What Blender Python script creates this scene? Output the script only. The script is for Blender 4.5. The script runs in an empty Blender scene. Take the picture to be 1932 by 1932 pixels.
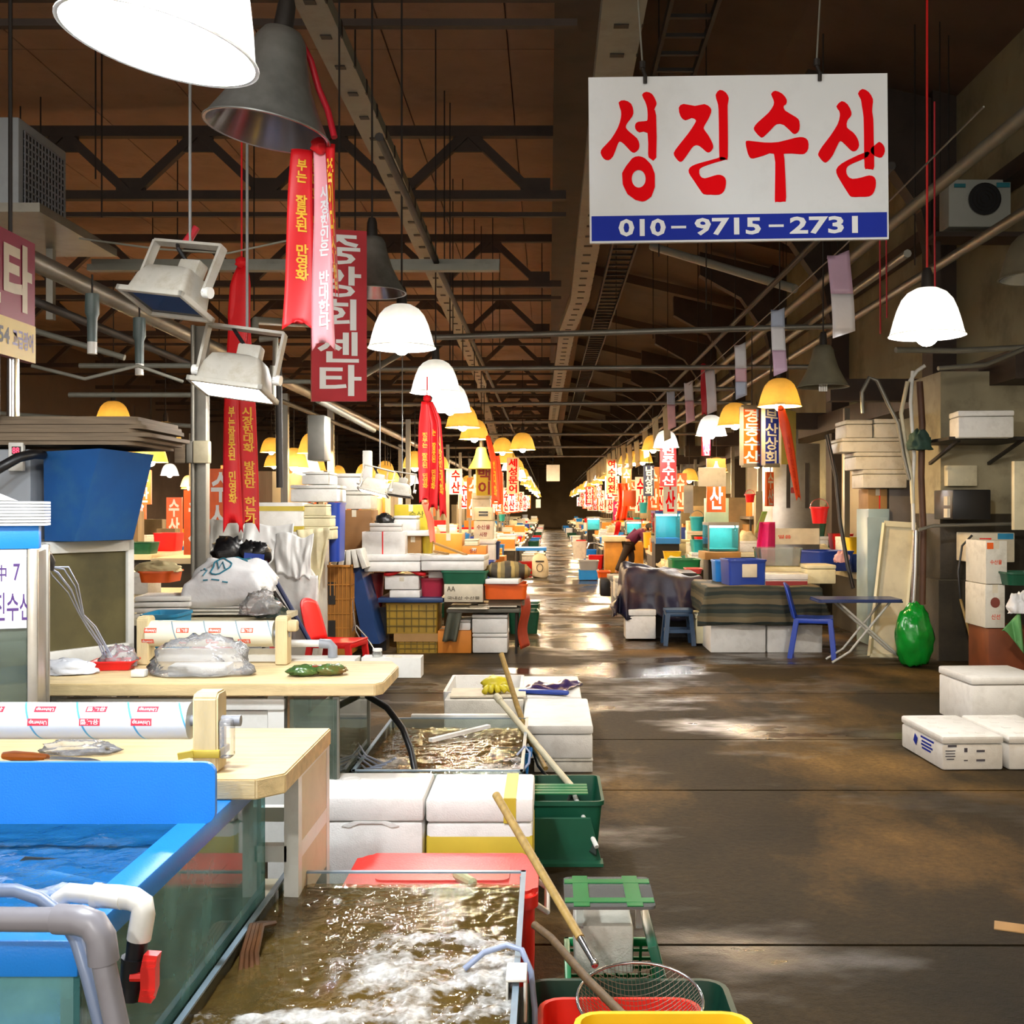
import bpy, bmesh, math, random
from mathutils import Vector, Matrix, noise, Euler

# ------------------------------------------------------------------ camera, world, exposure
SC = bpy.context.scene
COL = SC.collection
F, CX, CY, H = 2084.0, 1035.0, 960.0, 1.6          # focal length and vanishing point in pixels of the 1932 frame, eye height
cam_data = bpy.data.cameras.new('camera')
cam = bpy.data.objects.new('camera', cam_data)
COL.objects.link(cam)
cam.location = (0, 0, H)
cam.rotation_euler = (math.pi / 2, 0, 0)
cam_data.sensor_width = 36.0
cam_data.lens = 36.0 * F / 1932.0
cam_data.shift_x = -(CX - 966.0) / 1932.0
cam_data.shift_y = -(966.0 - CY) / 1932.0
cam_data.clip_end = 400
SC.camera = cam

world = bpy.data.worlds.new('world')
SC.world = world
world.use_nodes = True
world.node_tree.nodes['Background'].inputs[0].default_value = (1.0, 0.93, 0.84, 1)
world.node_tree.nodes['Background'].inputs[1].default_value = 1.7
SC.view_settings.view_transform = 'Standard'
SC.view_settings.look = 'None'
SC.view_settings.exposure = 0.35
SC.view_settings.gamma = 1.0
SC.view_settings.use_curve_mapping = False
SC.cycles.use_denoising = True
SC.cycles.max_bounces = 6
SC.cycles.diffuse_bounces = 3
SC.cycles.glossy_bounces = 3
SC.cycles.transmission_bounces = 4
SC.cycles.transparent_max_bounces = 14
SC.cycles.sample_clamp_indirect = 4.0
SC.cycles.caustics_reflective = False
SC.cycles.caustics_refractive = False

WARM = (1.0, 0.66, 0.30)
WHITE = (1.0, 0.97, 0.92)
COOL = (0.90, 0.95, 1.0)
BULB = 900.0                                        # radiance of a lit bulb

RND = random.Random(11)
R = math.radians

# ------------------------------------------------------------------ frame helpers
def W(px, py, Y): return Vector(((px - CX) * Y / F, Y, H - (py - CY) * Y / F))
def PX(px, Y): return (px - CX) * Y / F
def PZ(py, Y): return H - (py - CY) * Y / F
def FY(py, z=0.0): return (H - z) * F / (py - CY)

def lin(h):
    h = h.lstrip('#')
    v = [int(h[i:i + 2], 16) / 255 for i in (0, 2, 4)]
    return tuple((c / 12.92 if c <= .04045 else ((c + .055) / 1.055) ** 2.4) for c in v)

# ------------------------------------------------------------------ materials
MATS = {}
def nd(nt, t, **kw):
    n = nt.nodes.new(t)
    for k, v in kw.items(): setattr(n, k, v)
    return n

def mat(name, hexc, rough=.55, var=.15, scale=6.0, bump=.0, bscale=40.0, metal=0.0, dirt=None, dirt_amt=.0, dirt_scale=3.0,
        spec=.5, coat=0.0, trans=0.0, sss=0.0, stretch=(1, 1, 1)):
    if name in MATS: return MATS[name]
    m = bpy.data.materials.new(name); m.use_nodes = True
    nt = m.node_tree; b = nt.nodes['Principled BSDF']
    c = lin(hexc) if isinstance(hexc, str) else hexc
    tc = nd(nt, 'ShaderNodeTexCoord'); mp = nd(nt, 'ShaderNodeMapping')
    mp.inputs['Scale'].default_value = stretch
    nt.links.new(tc.outputs['Object'], mp.inputs[0])
    nz = nd(nt, 'ShaderNodeTexNoise'); nz.inputs['Scale'].default_value = scale; nz.inputs['Detail'].default_value = 5
    nt.links.new(mp.outputs[0], nz.inputs['Vector'])
    rp = nd(nt, 'ShaderNodeValToRGB')
    rp.color_ramp.elements[0].position = .3; rp.color_ramp.elements[1].position = .7
    rp.color_ramp.elements[0].color = (*[x * (1 - var) for x in c], 1)
    rp.color_ramp.elements[1].color = (*[min(1, x * (1 + var * .6)) for x in c], 1)
    nt.links.new(nz.outputs[0], rp.inputs[0])
    out = rp.outputs[0]
    if dirt:
        n2 = nd(nt, 'ShaderNodeTexNoise'); n2.inputs['Scale'].default_value = dirt_scale; n2.inputs['Detail'].default_value = 8
        n2.inputs['Roughness'].default_value = .65
        nt.links.new(tc.outputs['Object'], n2.inputs['Vector'])
        r2 = nd(nt, 'ShaderNodeValToRGB')
        r2.color_ramp.elements[0].position = .5; r2.color_ramp.elements[1].position = .72
        r2.color_ramp.elements[0].color = (0, 0, 0, 1); r2.color_ramp.elements[1].color = (dirt_amt,) * 3 + (1,)
        nt.links.new(n2.outputs[0], r2.inputs[0])
        mx = nd(nt, 'ShaderNodeMix', data_type='RGBA')
        nt.links.new(r2.outputs[0], mx.inputs[0]); nt.links.new(out, mx.inputs[6])
        mx.inputs[7].default_value = (*lin(dirt), 1)
        out = mx.outputs[2]
    nt.links.new(out, b.inputs['Base Color'])
    b.inputs['Roughness'].default_value = rough
    b.inputs['Metallic'].default_value = metal
    b.inputs['Specular IOR Level'].default_value = spec
    b.inputs['Coat Weight'].default_value = coat
    b.inputs['Transmission Weight'].default_value = trans
    if bump:
        n3 = nd(nt, 'ShaderNodeTexNoise'); n3.inputs['Scale'].default_value = bscale; n3.inputs['Detail'].default_value = 4
        nt.links.new(mp.outputs[0], n3.inputs['Vector'])
        bp = nd(nt, 'ShaderNodeBump'); bp.inputs['Strength'].default_value = bump; bp.inputs['Distance'].default_value = .01
        nt.links.new(n3.outputs[0], bp.inputs['Height']); nt.links.new(bp.outputs[0], b.inputs['Normal'])
    MATS[name] = m
    return m

def emit(name, rgb, strength):
    if name in MATS: return MATS[name]
    m = bpy.data.materials.new(name); m.use_nodes = True
    nt = m.node_tree; nt.nodes.clear()
    o = nd(nt, 'ShaderNodeOutputMaterial'); e = nd(nt, 'ShaderNodeEmission')
    e.inputs[0].default_value = (*rgb, 1); e.inputs[1].default_value = strength
    nt.links.new(e.outputs[0], o.inputs[0])
    MATS[name] = m
    return m

def glass(name, tint=(.9, .97, .95), body=.06, bodycol=(.5, .62, .58), rough=.03, bump=0.0, bscale=12., f0=1.45, dirt=0.0):
    """clear pane: see-through with a Fresnel reflection and a thin film of grime"""
    if name in MATS: return MATS[name]
    m = bpy.data.materials.new(name); m.use_nodes = True
    nt = m.node_tree; nt.nodes.clear()
    o = nd(nt, 'ShaderNodeOutputMaterial')
    t = nd(nt, 'ShaderNodeBsdfTransparent'); t.inputs[0].default_value = (*tint, 1)
    g = nd(nt, 'ShaderNodeBsdfGlossy'); g.inputs['Roughness'].default_value = rough
    d = nd(nt, 'ShaderNodeBsdfDiffuse'); d.inputs[0].default_value = (*bodycol, 1)
    fr = nd(nt, 'ShaderNodeFresnel'); fr.inputs[0].default_value = f0
    m1 = nd(nt, 'ShaderNodeMixShader'); m2 = nd(nt, 'ShaderNodeMixShader')
    m1.inputs[0].default_value = body
    tc = nd(nt, 'ShaderNodeTexCoord')
    if dirt:
        nz = nd(nt, 'ShaderNodeTexNoise'); nz.inputs['Scale'].default_value = 5; nz.inputs['Detail'].default_value = 6
        nt.links.new(tc.outputs['Object'], nz.inputs['Vector'])
        mr = nd(nt, 'ShaderNodeMapRange'); mr.inputs[1].default_value = .38; mr.inputs[2].default_value = .7
        mr.inputs[3].default_value = body; mr.inputs[4].default_value = min(1, body + dirt)
        nt.links.new(nz.outputs[0], mr.inputs[0]); nt.links.new(mr.outputs[0], m1.inputs[0])
    nt.links.new(t.outputs[0], m1.inputs[1]); nt.links.new(d.outputs[0], m1.inputs[2])
    nt.links.new(fr.outputs[0], m2.inputs[0]); nt.links.new(m1.outputs[0], m2.inputs[1]); nt.links.new(g.outputs[0], m2.inputs[2])
    nt.links.new(m2.outputs[0], o.inputs[0])
    if bump:
        nz2 = nd(nt, 'ShaderNodeTexNoise'); nz2.inputs['Scale'].default_value = bscale; nz2.inputs['Detail'].default_value = 4
        nt.links.new(tc.outputs['Object'], nz2.inputs['Vector'])
        bp = nd(nt, 'ShaderNodeBump'); bp.inputs['Strength'].default_value = bump; bp.inputs['Distance'].default_value = .02
        nt.links.new(nz2.outputs[0], bp.inputs['Height'])
        nt.links.new(bp.outputs[0], g.inputs['Normal']); nt.links.new(bp.outputs[0], fr.inputs['Normal'])
    MATS[name] = m
    return m

def water_mat(name, tint, body, bodycol):
    """rippled water: see-through, mirror-like, white where the vertex attribute 'foam' says the surface is bubbling"""
    if name in MATS: return MATS[name]
    m = glass(name, tint=tint, body=body, bodycol=bodycol, rough=.02, bump=.55, bscale=16., f0=1.4)
    nt = m.node_tree
    out = [n for n in nt.nodes if n.type == 'OUTPUT_MATERIAL'][0]
    base = out.inputs[0].links[0].from_socket
    at = nd(nt, 'ShaderNodeAttribute', attribute_name='foam')
    d = nd(nt, 'ShaderNodeBsdfPrincipled'); d.inputs['Base Color'].default_value = (.72, .72, .70, 1); d.inputs['Roughness'].default_value = .3
    nz = nd(nt, 'ShaderNodeTexNoise'); nz.inputs['Scale'].default_value = 60; nz.inputs['Detail'].default_value = 5
    tc = nd(nt, 'ShaderNodeTexCoord'); nt.links.new(tc.outputs['Object'], nz.inputs['Vector'])
    bp = nd(nt, 'ShaderNodeBump'); bp.inputs['Strength'].default_value = .8; bp.inputs['Distance'].default_value = .01
    nt.links.new(nz.outputs[0], bp.inputs['Height']); nt.links.new(bp.outputs[0], d.inputs['Normal'])
    ad = nd(nt, 'ShaderNodeMath', operation='MULTIPLY_ADD'); ad.inputs[1].default_value = 1.0; ad.inputs[2].default_value = -.5
    sm = nd(nt, 'ShaderNodeMath', operation='ADD'); mr = nd(nt, 'ShaderNodeMapRange')
    mr.inputs[1].default_value = .28; mr.inputs[2].default_value = 1.05; mr.inputs[4].default_value = .85
    nt.links.new(nz.outputs[0], ad.inputs[0]); nt.links.new(ad.outputs[0], sm.inputs[0]); nt.links.new(at.outputs['Fac'], sm.inputs[1])
    nt.links.new(sm.outputs[0], mr.inputs[0])
    mx = nd(nt, 'ShaderNodeMixShader')
    nt.links.new(mr.outputs[0], mx.inputs[0]); nt.links.new(base, mx.inputs[1]); nt.links.new(d.outputs[0], mx.inputs[2])
    nt.links.new(mx.outputs[0], out.inputs[0])
    return m

def shade_mat(name, outer, glow, amt):
    """lamp shade that lets a little of its bulb through"""
    if name in MATS: return MATS[name]
    m = bpy.data.materials.new(name); m.use_nodes = True
    nt = m.node_tree; b = nt.nodes['Principled BSDF']
    o = [n for n in nt.nodes if n.type == 'OUTPUT_MATERIAL'][0]
    tc = nd(nt, 'ShaderNodeTexCoord'); nz = nd(nt, 'ShaderNodeTexNoise'); nz.inputs['Scale'].default_value = 18
    nt.links.new(tc.outputs['Object'], nz.inputs['Vector'])
    rp = nd(nt, 'ShaderNodeValToRGB')
    rp.color_ramp.elements[0].color = (*[x * .75 for x in outer], 1); rp.color_ramp.elements[1].color = (*outer, 1)
    nt.links.new(nz.outputs[0], rp.inputs[0]); nt.links.new(rp.outputs[0], b.inputs['Base Color'])
    b.inputs['Roughness'].default_value = .45
    t = nd(nt, 'ShaderNodeBsdfTranslucent'); t.inputs[0].default_value = (*[g * amt for g in glow], 1)
    a = nd(nt, 'ShaderNodeAddShader')
    nt.links.new(b.outputs[0], a.inputs[0]); nt.links.new(t.outputs[0], a.inputs[1]); nt.links.new(a.outputs[0], o.inputs[0])
    MATS[name] = m
    return m

# ------------------------------------------------------------------ mesh builder
def rrect(w, d, r, n=4, cx=0, cy=0):
    """rounded rectangle loop, counter-clockwise"""
    r = min(r, w / 2 - 1e-5, d / 2 - 1e-5); pts = []
    for (sx, sy, a0) in ((1, 1, 0), (-1, 1, 90), (-1, -1, 180), (1, -1, 270)):
        for k in range(n + 1):
            a = R(a0 + 90 * k / n)
            pts.append((cx + sx * (w / 2 - r) + r * math.cos(a), cy + sy * (d / 2 - r) + r * math.sin(a)))
    return pts

class MB:
    def __init__(s): s.bm = bmesh.new()
    def box(s, c, d, rot=(0, 0, 0), bev=0.0, seg=2, M=None):
        r = bmesh.ops.create_cube(s.bm, size=1.0)
        vs = r['verts']
        if bev > 0:
            bmesh.ops.scale(s.bm, vec=d, verts=vs)
            es = list({e for v in vs for e in v.link_edges})
            rr = bmesh.ops.bevel(s.bm, geom=es, offset=min(bev, min(d) * .45), segments=seg, affect='EDGES', profile=.5)
            vs = list({v for f in rr['faces'] for v in f.verts} | {v for v in vs if v.is_valid})
            T = Matrix.Translation(c) @ Euler(rot).to_matrix().to_4x4()
        else:
            T = Matrix.Translation(c) @ Euler(rot).to_matrix().to_4x4() @ Matrix.Diagonal((*d, 1))
        if M: T = M @ T
        bmesh.ops.transform(s.bm, matrix=T, verts=vs)
        return s
    def bar(s, a, b, w, h=None, up=(0, 0, 1)):
        a, b = Vector(a), Vector(b); d = b - a; L = d.length
        if L < 1e-6: return s
        y = d / L; u = Vector(up)
        if abs(y.dot(u)) > .98: u = Vector((1, 0, 0))
        x = y.cross(u).normalized(); z = x.cross(y)
        T = Matrix((x, y, z)).transposed().to_4x4(); T.translation = (a + b) / 2
        r = bmesh.ops.create_cube(s.bm, size=1.0)
        bmesh.ops.transform(s.bm, matrix=T @ Matrix.Diagonal((w, L, h or w, 1)), verts=r['verts'])
        return s
    def loft(s, loops, cap0=True, cap1=True, closed=True):
        rows = [[s.bm.verts.new(p) for p in lp] for lp in loops]
        n = len(rows[0])
        for a, b in zip(rows, rows[1:]):
            for i in range(n if closed else n - 1):
                j = (i + 1) % n
                try: s.bm.faces.new((a[i], a[j], b[j], b[i]))
                except ValueError: pass
        if cap0: s.bm.faces.new(rows[0][::-1])
        if cap1: s.bm.faces.new(rows[-1])
        return s
    def tube(s, path, r, n=8, closed=False, r2=None):
        P = [Vector(p) for p in path]; m = len(P); loops = []; x = None
        for i, p in enumerate(P):
            if closed: t = (P[(i + 1) % m] - P[i - 1])
            else: t = (P[min(i + 1, m - 1)] - P[max(i - 1, 0)])
            t.normalize()
            if x is None:
                x = t.cross(Vector((0, 0, 1)) if abs(t.z) < .9 else Vector((1, 0, 0))).normalized()
            else:
                x = (x - t * x.dot(t)).normalized()
            y = t.cross(x)
            rr = r if r2 is None else r + (r2 - r) * i / max(1, m - 1)
            loops.append([p + (x * math.cos(2 * math.pi * k / n) + y * math.sin(2 * math.pi * k / n)) * rr for k in range(n)])
        if closed: loops.append(loops[0]); return s.loft(loops, False, False)
        return s.loft(loops)
    def lathe(s, prof, n=24, M=None, cap0=False, cap1=False, sx=1, sy=1):
        loops = []
        for (r, z) in prof:
            lp = [Vector((r * sx * math.cos(2 * math.pi * k / n), r * sy * math.sin(2 * math.pi * k / n), z)) for k in range(n)]
            if M: lp = [M @ p for p in lp]
            loops.append(lp)
        return s.loft(loops, cap0, cap1)
    def cyl(s, a, b, r, n=16, r2=None): return s.tube([a, b], r, n, r2=r2)
    def prism(s, poly, a0, a1, axis='z'):
        """extrude a 2-D outline: axis z -> (x,y), axis y -> (x,z), axis x -> (y,z)"""
        def q(p, t): return {'z': (p[0], p[1], t), 'y': (p[0], t, p[1]), 'x': (t, p[0], p[1])}[axis]
        lo = [s.bm.verts.new(q(p, a0)) for p in poly]; hi = [s.bm.verts.new(q(p, a1)) for p in poly]
        n = len(poly)
        for i in range(n): s.bm.faces.new((lo[i], lo[(i + 1) % n], hi[(i + 1) % n], hi[i]))
        s.bm.faces.new(lo[::-1]); s.bm.faces.new(hi)
        return s
    def tub(s, w, d, h, t=.006, taper=.85, rad=.04, rim=.012, n=4, c=(0, 0, 0), wall=None):
        """open container: tapered shell with a thickness and a turned rim"""
        def L(k, z, off): return [(c[0] + x, c[1] + y, c[2] + z) for x, y in rrect(w * k + off, d * k + off, max(.002, rad + off / 2), n)]
        rh = min(.02, h * .15) if rim else 0
        lp = [L(taper, 0, 0)]
        if rim: lp += [L(1 - (1 - taper) * rh / h, h - rh, 0), L(1, h - rh, 2 * rim), L(1, h, 2 * rim)]
        else: lp += [L(1, h, 0)]
        lp += [L(1, h, -2 * t), L(taper, t, -2 * t)]
        return s.loft(lp)
    def surf(s, fn, nu, nv):
        g = [[s.bm.verts.new(fn(i / nu, j / nv)) for j in range(nv + 1)] for i in range(nu + 1)]
        for i in range(nu):
            for j in range(nv): s.bm.faces.new((g[i][j], g[i + 1][j], g[i + 1][j + 1], g[i][j + 1]))
        return s
    def blob(s, c, rad, amp=.0, freq=3.0, seed=0, nu=20, nv=12, flat=None, rot=None):
        c = Vector(c); v0 = len(s.bm.verts)
        r = bmesh.ops.create_uvsphere(s.bm, u_segments=nu, v_segments=nv, radius=1.0)
        for v in r['verts']:
            p = v.co.copy(); k = 1 + amp * noise.noise(p * freq + Vector((seed * 7.3, seed * 3.1, seed)))
            q = Vector((p.x * rad[0], p.y * rad[1], p.z * rad[2])) * k
            if flat is not None: q.z = max(q.z, flat)
            if rot: q = Euler(rot).to_matrix() @ q
            v.co = c + q
        return s
    def warp(s, fn):
        for v in s.bm.verts: v.co = fn(v.co)
        return s
    def build(s, name, material, parent=None, w=False, smooth=35, solid=0.0, subsurf=0, props=None):
        me = bpy.data.meshes.new(name)
        if w and parent is not None: bmesh.ops.transform(s.bm, matrix=chain(parent).inverted(), verts=s.bm.verts[:])
        if not w or True: bmesh.ops.recalc_face_normals(s.bm, faces=s.bm.faces[:])
        s.bm.to_mesh(me); s.bm.free()
        for mm in (material if isinstance(material, (list, tuple)) else [material]): me.materials.append(mm)
        if smooth:
            me.shade_smooth(); me.set_sharp_from_angle(angle=R(smooth))
        o = bpy.data.objects.new(name, me); COL.objects.link(o)
        if parent is not None: o.parent = parent
        if solid:
            md = o.modifiers.new('thickness', 'SOLIDIFY'); md.thickness = solid; md.offset = 0
        if subsurf:
            md = o.modifiers.new('smooth', 'SUBSURF'); md.levels = subsurf; md.render_levels = subsurf
        if props:
            for k, v in props.items(): o[k] = v
        return o

def chain(o):
    m = Matrix.LocRotScale(o.location, o.rotation_euler, o.scale)
    return chain(o.parent) @ m if o.parent is not None else m

def tag(o, label, cat, group=None, kind=None):
    o['label'] = label; o['category'] = cat
    if group: o['group'] = group
    if kind: o['kind'] = kind
    return o
def thing(name, label, cat, loc=(0, 0, 0), rz=0.0, group=None):
    o = bpy.data.objects.new(name, None); COL.objects.link(o)
    o.empty_display_size = .05
    o.location = loc; o.rotation_euler = (0, 0, rz)
    return tag(o, label, cat, group)
def struct(mb, name, material, smooth=35):
    o = mb.build(name, material, smooth=smooth); o['kind'] = 'structure'
    return o
def kids(o): return KIDS.setdefault(o.name, [c for c in o.children])
KIDS = {}
def dup(root, loc, rz=None, label=None, group=None, scale=None):
    """copy a thing with its parts and sub-parts (mesh data shared)"""
    r = root.copy(); COL.objects.link(r); r.location = loc
    if rz is not None: r.rotation_euler = (root.rotation_euler[0], root.rotation_euler[1], rz)
    if scale is not None: r.scale = (scale,) * 3 if isinstance(scale, (int, float)) else scale
    if label: r['label'] = label
    if group: r['group'] = group
    for ch in kids(root):
        c = ch.copy(); COL.objects.link(c); c.parent = r
        for g in kids(ch):
            d = g.copy(); COL.objects.link(d); d.parent = c
    return r

# ------------------------------------------------------------------ lettering
TXT = {}
def glyphs(s, bold=0.0, line=1.0):
    """outline of a text as flat verts/faces normalised to the unit square"""
    k = (s, bold, line)
    if k in TXT: return TXT[k]
    cu = bpy.data.curves.new('lettering', 'FONT'); cu.body = s; cu.align_x = 'CENTER'; cu.size = 1.0
    cu.offset = bold; cu.resolution_u = 2; cu.space_line = line; cu.fill_mode = 'FRONT'
    o = bpy.data.objects.new('lettering', cu); COL.objects.link(o)
    dg = bpy.context.evaluated_depsgraph_get(); dg.update()
    me = bpy.data.meshes.new_from_object(o.evaluated_get(dg))
    V = [v.co.copy() for v in me.vertices]; P = [tuple(p.vertices) for p in me.polygons]
    bpy.data.objects.remove(o); bpy.data.curves.remove(cu); bpy.data.meshes.remove(me)
    x0 = min(v.x for v in V); x1 = max(v.x for v in V); y0 = min(v.y for v in V); y1 = max(v.y for v in V)
    V = [((v.x - x0) / (x1 - x0 + 1e-9), (v.y - y0) / (y1 - y0 + 1e-9)) for v in V]
    TXT[k] = (V, P)
    return TXT[k]
def letter_mesh(mb, s, fn, bold=0.0, line=1.0):
    """fn maps (u,v) in the unit square of the text to a 3-D point"""
    V, P = glyphs(s, bold, line)
    vs = [mb.bm.verts.new(fn(u, v)) for u, v in V]
    for p in P:
        try: mb.bm.faces.new([vs[i] for i in p])
        except ValueError: pass
    return mb
def text_on(parent, s, material, o, u, v, bold=0.02, name='lettering', line=1.0, w=True):
    """flat text filling the parallelogram o + a*u + b*v"""
    o, u, v = Vector(o), Vector(u), Vector(v)
    mb = MB(); letter_mesh(mb, s, lambda a, b: o + u * a + v * b, bold, line)
    return mb.build(name, material, parent, w=w, smooth=0)
# ------------------------------------------------------------------ shared materials
M_FOAM = mat('white_foam', '#e9e7e2', .55, .06, 8, bump=.25, bscale=160, dirt='#8d8474', dirt_amt=.25, dirt_scale=7)
M_FOAM2 = mat('old_foam', '#dcd8cc', .6, .1, 5, bump=.25, bscale=160, dirt='#7d7460', dirt_amt=.4, dirt_scale=6)
M_FOAMY = mat('cream_foam', '#e6dcb4', .6, .08, 5, bump=.2, bscale=160, dirt='#8d7d55', dirt_amt=.35)
M_TAPE = mat('yellow_tape', '#c8b13a', .3, .1, 9)
M_YCARD = mat('yellow_band', '#cdb535', .5, .1, 6)
M_WOOD = mat('pale_board_wood', '#d9c08e', .5, .22, 3.5, bump=.15, bscale=30, stretch=(1, 9, 9), dirt='#8a6a3c', dirt_amt=.3, dirt_scale=4)
M_POST = mat('pine_post', '#cdb98c', .55, .15, 6, bump=.2, bscale=30, stretch=(4, 4, .7))
M_BLUE = mat('bright_blue_plastic', '#1f83e0', .35, .07, 4, bump=.08, bscale=200)
M_NAVY = mat('navy_plastic', '#1f3f9e', .35, .12, 5)
M_DKBLUE = mat('dark_blue_vinyl', '#22305c', .5, .2, 5)
M_TEAL = mat('teal_plastic', '#2aa0a0', .4, .1, 5)
M_GREEN = mat('green_plastic', '#0f7a45', .4, .15, 6)
M_DKGREEN = mat('dark_green_plastic', '#155039', .4, .2, 6)
M_RED = mat('red_plastic', '#e01a1a', .35, .08, 5)
M_COOLER = mat('cooler_red', '#e8281f', .4, .12, 5, bump=.15, bscale=120)
M_ORANGE = mat('orange_plastic', '#e8621c', .4, .12, 5)
M_ORCARD = mat('orange_carton', '#e08a30', .6, .12, 5)
M_YELLOW = mat('yellow_plastic', '#e8bd1c', .38, .06, 5)
M_YCRATE = mat('mustard_crate', '#a8862a', .5, .2, 6)
M_PINK = mat('pink_cloth', '#d81f6e', .7, .15, 6)
M_MAROON = mat('maroon_plastic', '#8a2222', .45, .15, 5)
M_BLACK = mat('black_plastic', '#17171a', .4, .2, 6)
M_BLACKBAG = mat('black_bag', '#131316', .35, .3, 9, bump=.5, bscale=25)
M_GREY = mat('grey_plastic', '#8c8f96', .4, .08, 5)
M_PVC = mat('white_pvc', '#e6e5de', .3, .05, 5, dirt='#7d6b55', dirt_amt=.3)
M_CREAM = mat('cream_paint', '#d9cfae', .45, .15, 4, dirt='#7d6b45', dirt_amt=.4)
M_STEEL = mat('stainless_steel', '#a9a49a', .3, .18, 6, metal=.85, dirt='#5d5040', dirt_amt=.5)
M_DKSTEEL = mat('dark_steel', '#2b2622', .6, .25, 7, metal=.3, dirt='#1b130d', dirt_amt=.6)
M_GALV = mat('galvanised_steel', '#8d8a80', .45, .2, 6, metal=.6, dirt='#4a3e30', dirt_amt=.5)
M_CHROME = mat('chrome', '#d5d5d5', .18, .05, 5, metal=.95)
M_CARD = mat('cardboard', '#a57f4d', .75, .12, 7)
M_PAPER = mat('paper_print', '#d9cfb8', .7, .12, 9)
M_DARKCARD = mat('grey_cardboard', '#7a6a56', .8, .25, 5, stretch=(1, 1, 22))
M_ALU = mat('grey_aluminium', '#84837c', .4, .15, 7, metal=.55)
M_SIGNW = mat('sign_white', '#e6e9e9', .7, .04, 3, spec=.1, dirt='#9a9a95', dirt_amt=.2)
M_SIGNR = mat('sign_red', '#b01626', .45, .1, 4)
M_INKR = mat('ink_red', '#ee0c16', .8, .05, 4, spec=.05)
M_INKB = mat('ink_blue', '#2838a0', .8, .06, 4, spec=.05)
M_INKP = mat('ink_purple', '#4a2a6e', .4, .05, 4)
M_INKK = mat('ink_black', '#2a2626', .5, .05, 4)
M_INKW = mat('ink_white', '#e8eaea', .4, .04, 4)
M_INKY = mat('ink_gold', '#f0b830', .45, .06, 4)
M_RIBR = mat('ribbon_red', '#d8141c', .5, .12, 6)
M_RIBO = mat('ribbon_orange', '#ee4a12', .5, .1, 6)
M_RIBP = mat('ribbon_pink', '#f0a4ac', .5, .1, 6)
M_GLASS = glass('tank_glass')
M_GLASSD = glass('grimy_tank_glass', tint=(.62, .72, .66), body=.18, bodycol=(.25, .30, .24), dirt=.25)
M_FILM = glass('plastic_film', tint=(.97, .97, .97), body=.2, bodycol=(.95, .95, .96), rough=.12, bump=.9, bscale=14, f0=1.5)
M_CLEAR = glass('clear_acrylic', tint=(.9, .93, .92), body=.16, bodycol=(.75, .75, .7), rough=.08)
M_BAGW = mat('white_bag', '#dcdde0', .4, .06, 6, bump=.9, bscale=9)
M_SHEET = mat('white_vinyl_sheet', '#d6d4cc', .45, .1, 4, bump=.7, bscale=6, dirt='#8d8470', dirt_amt=.3)

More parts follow.
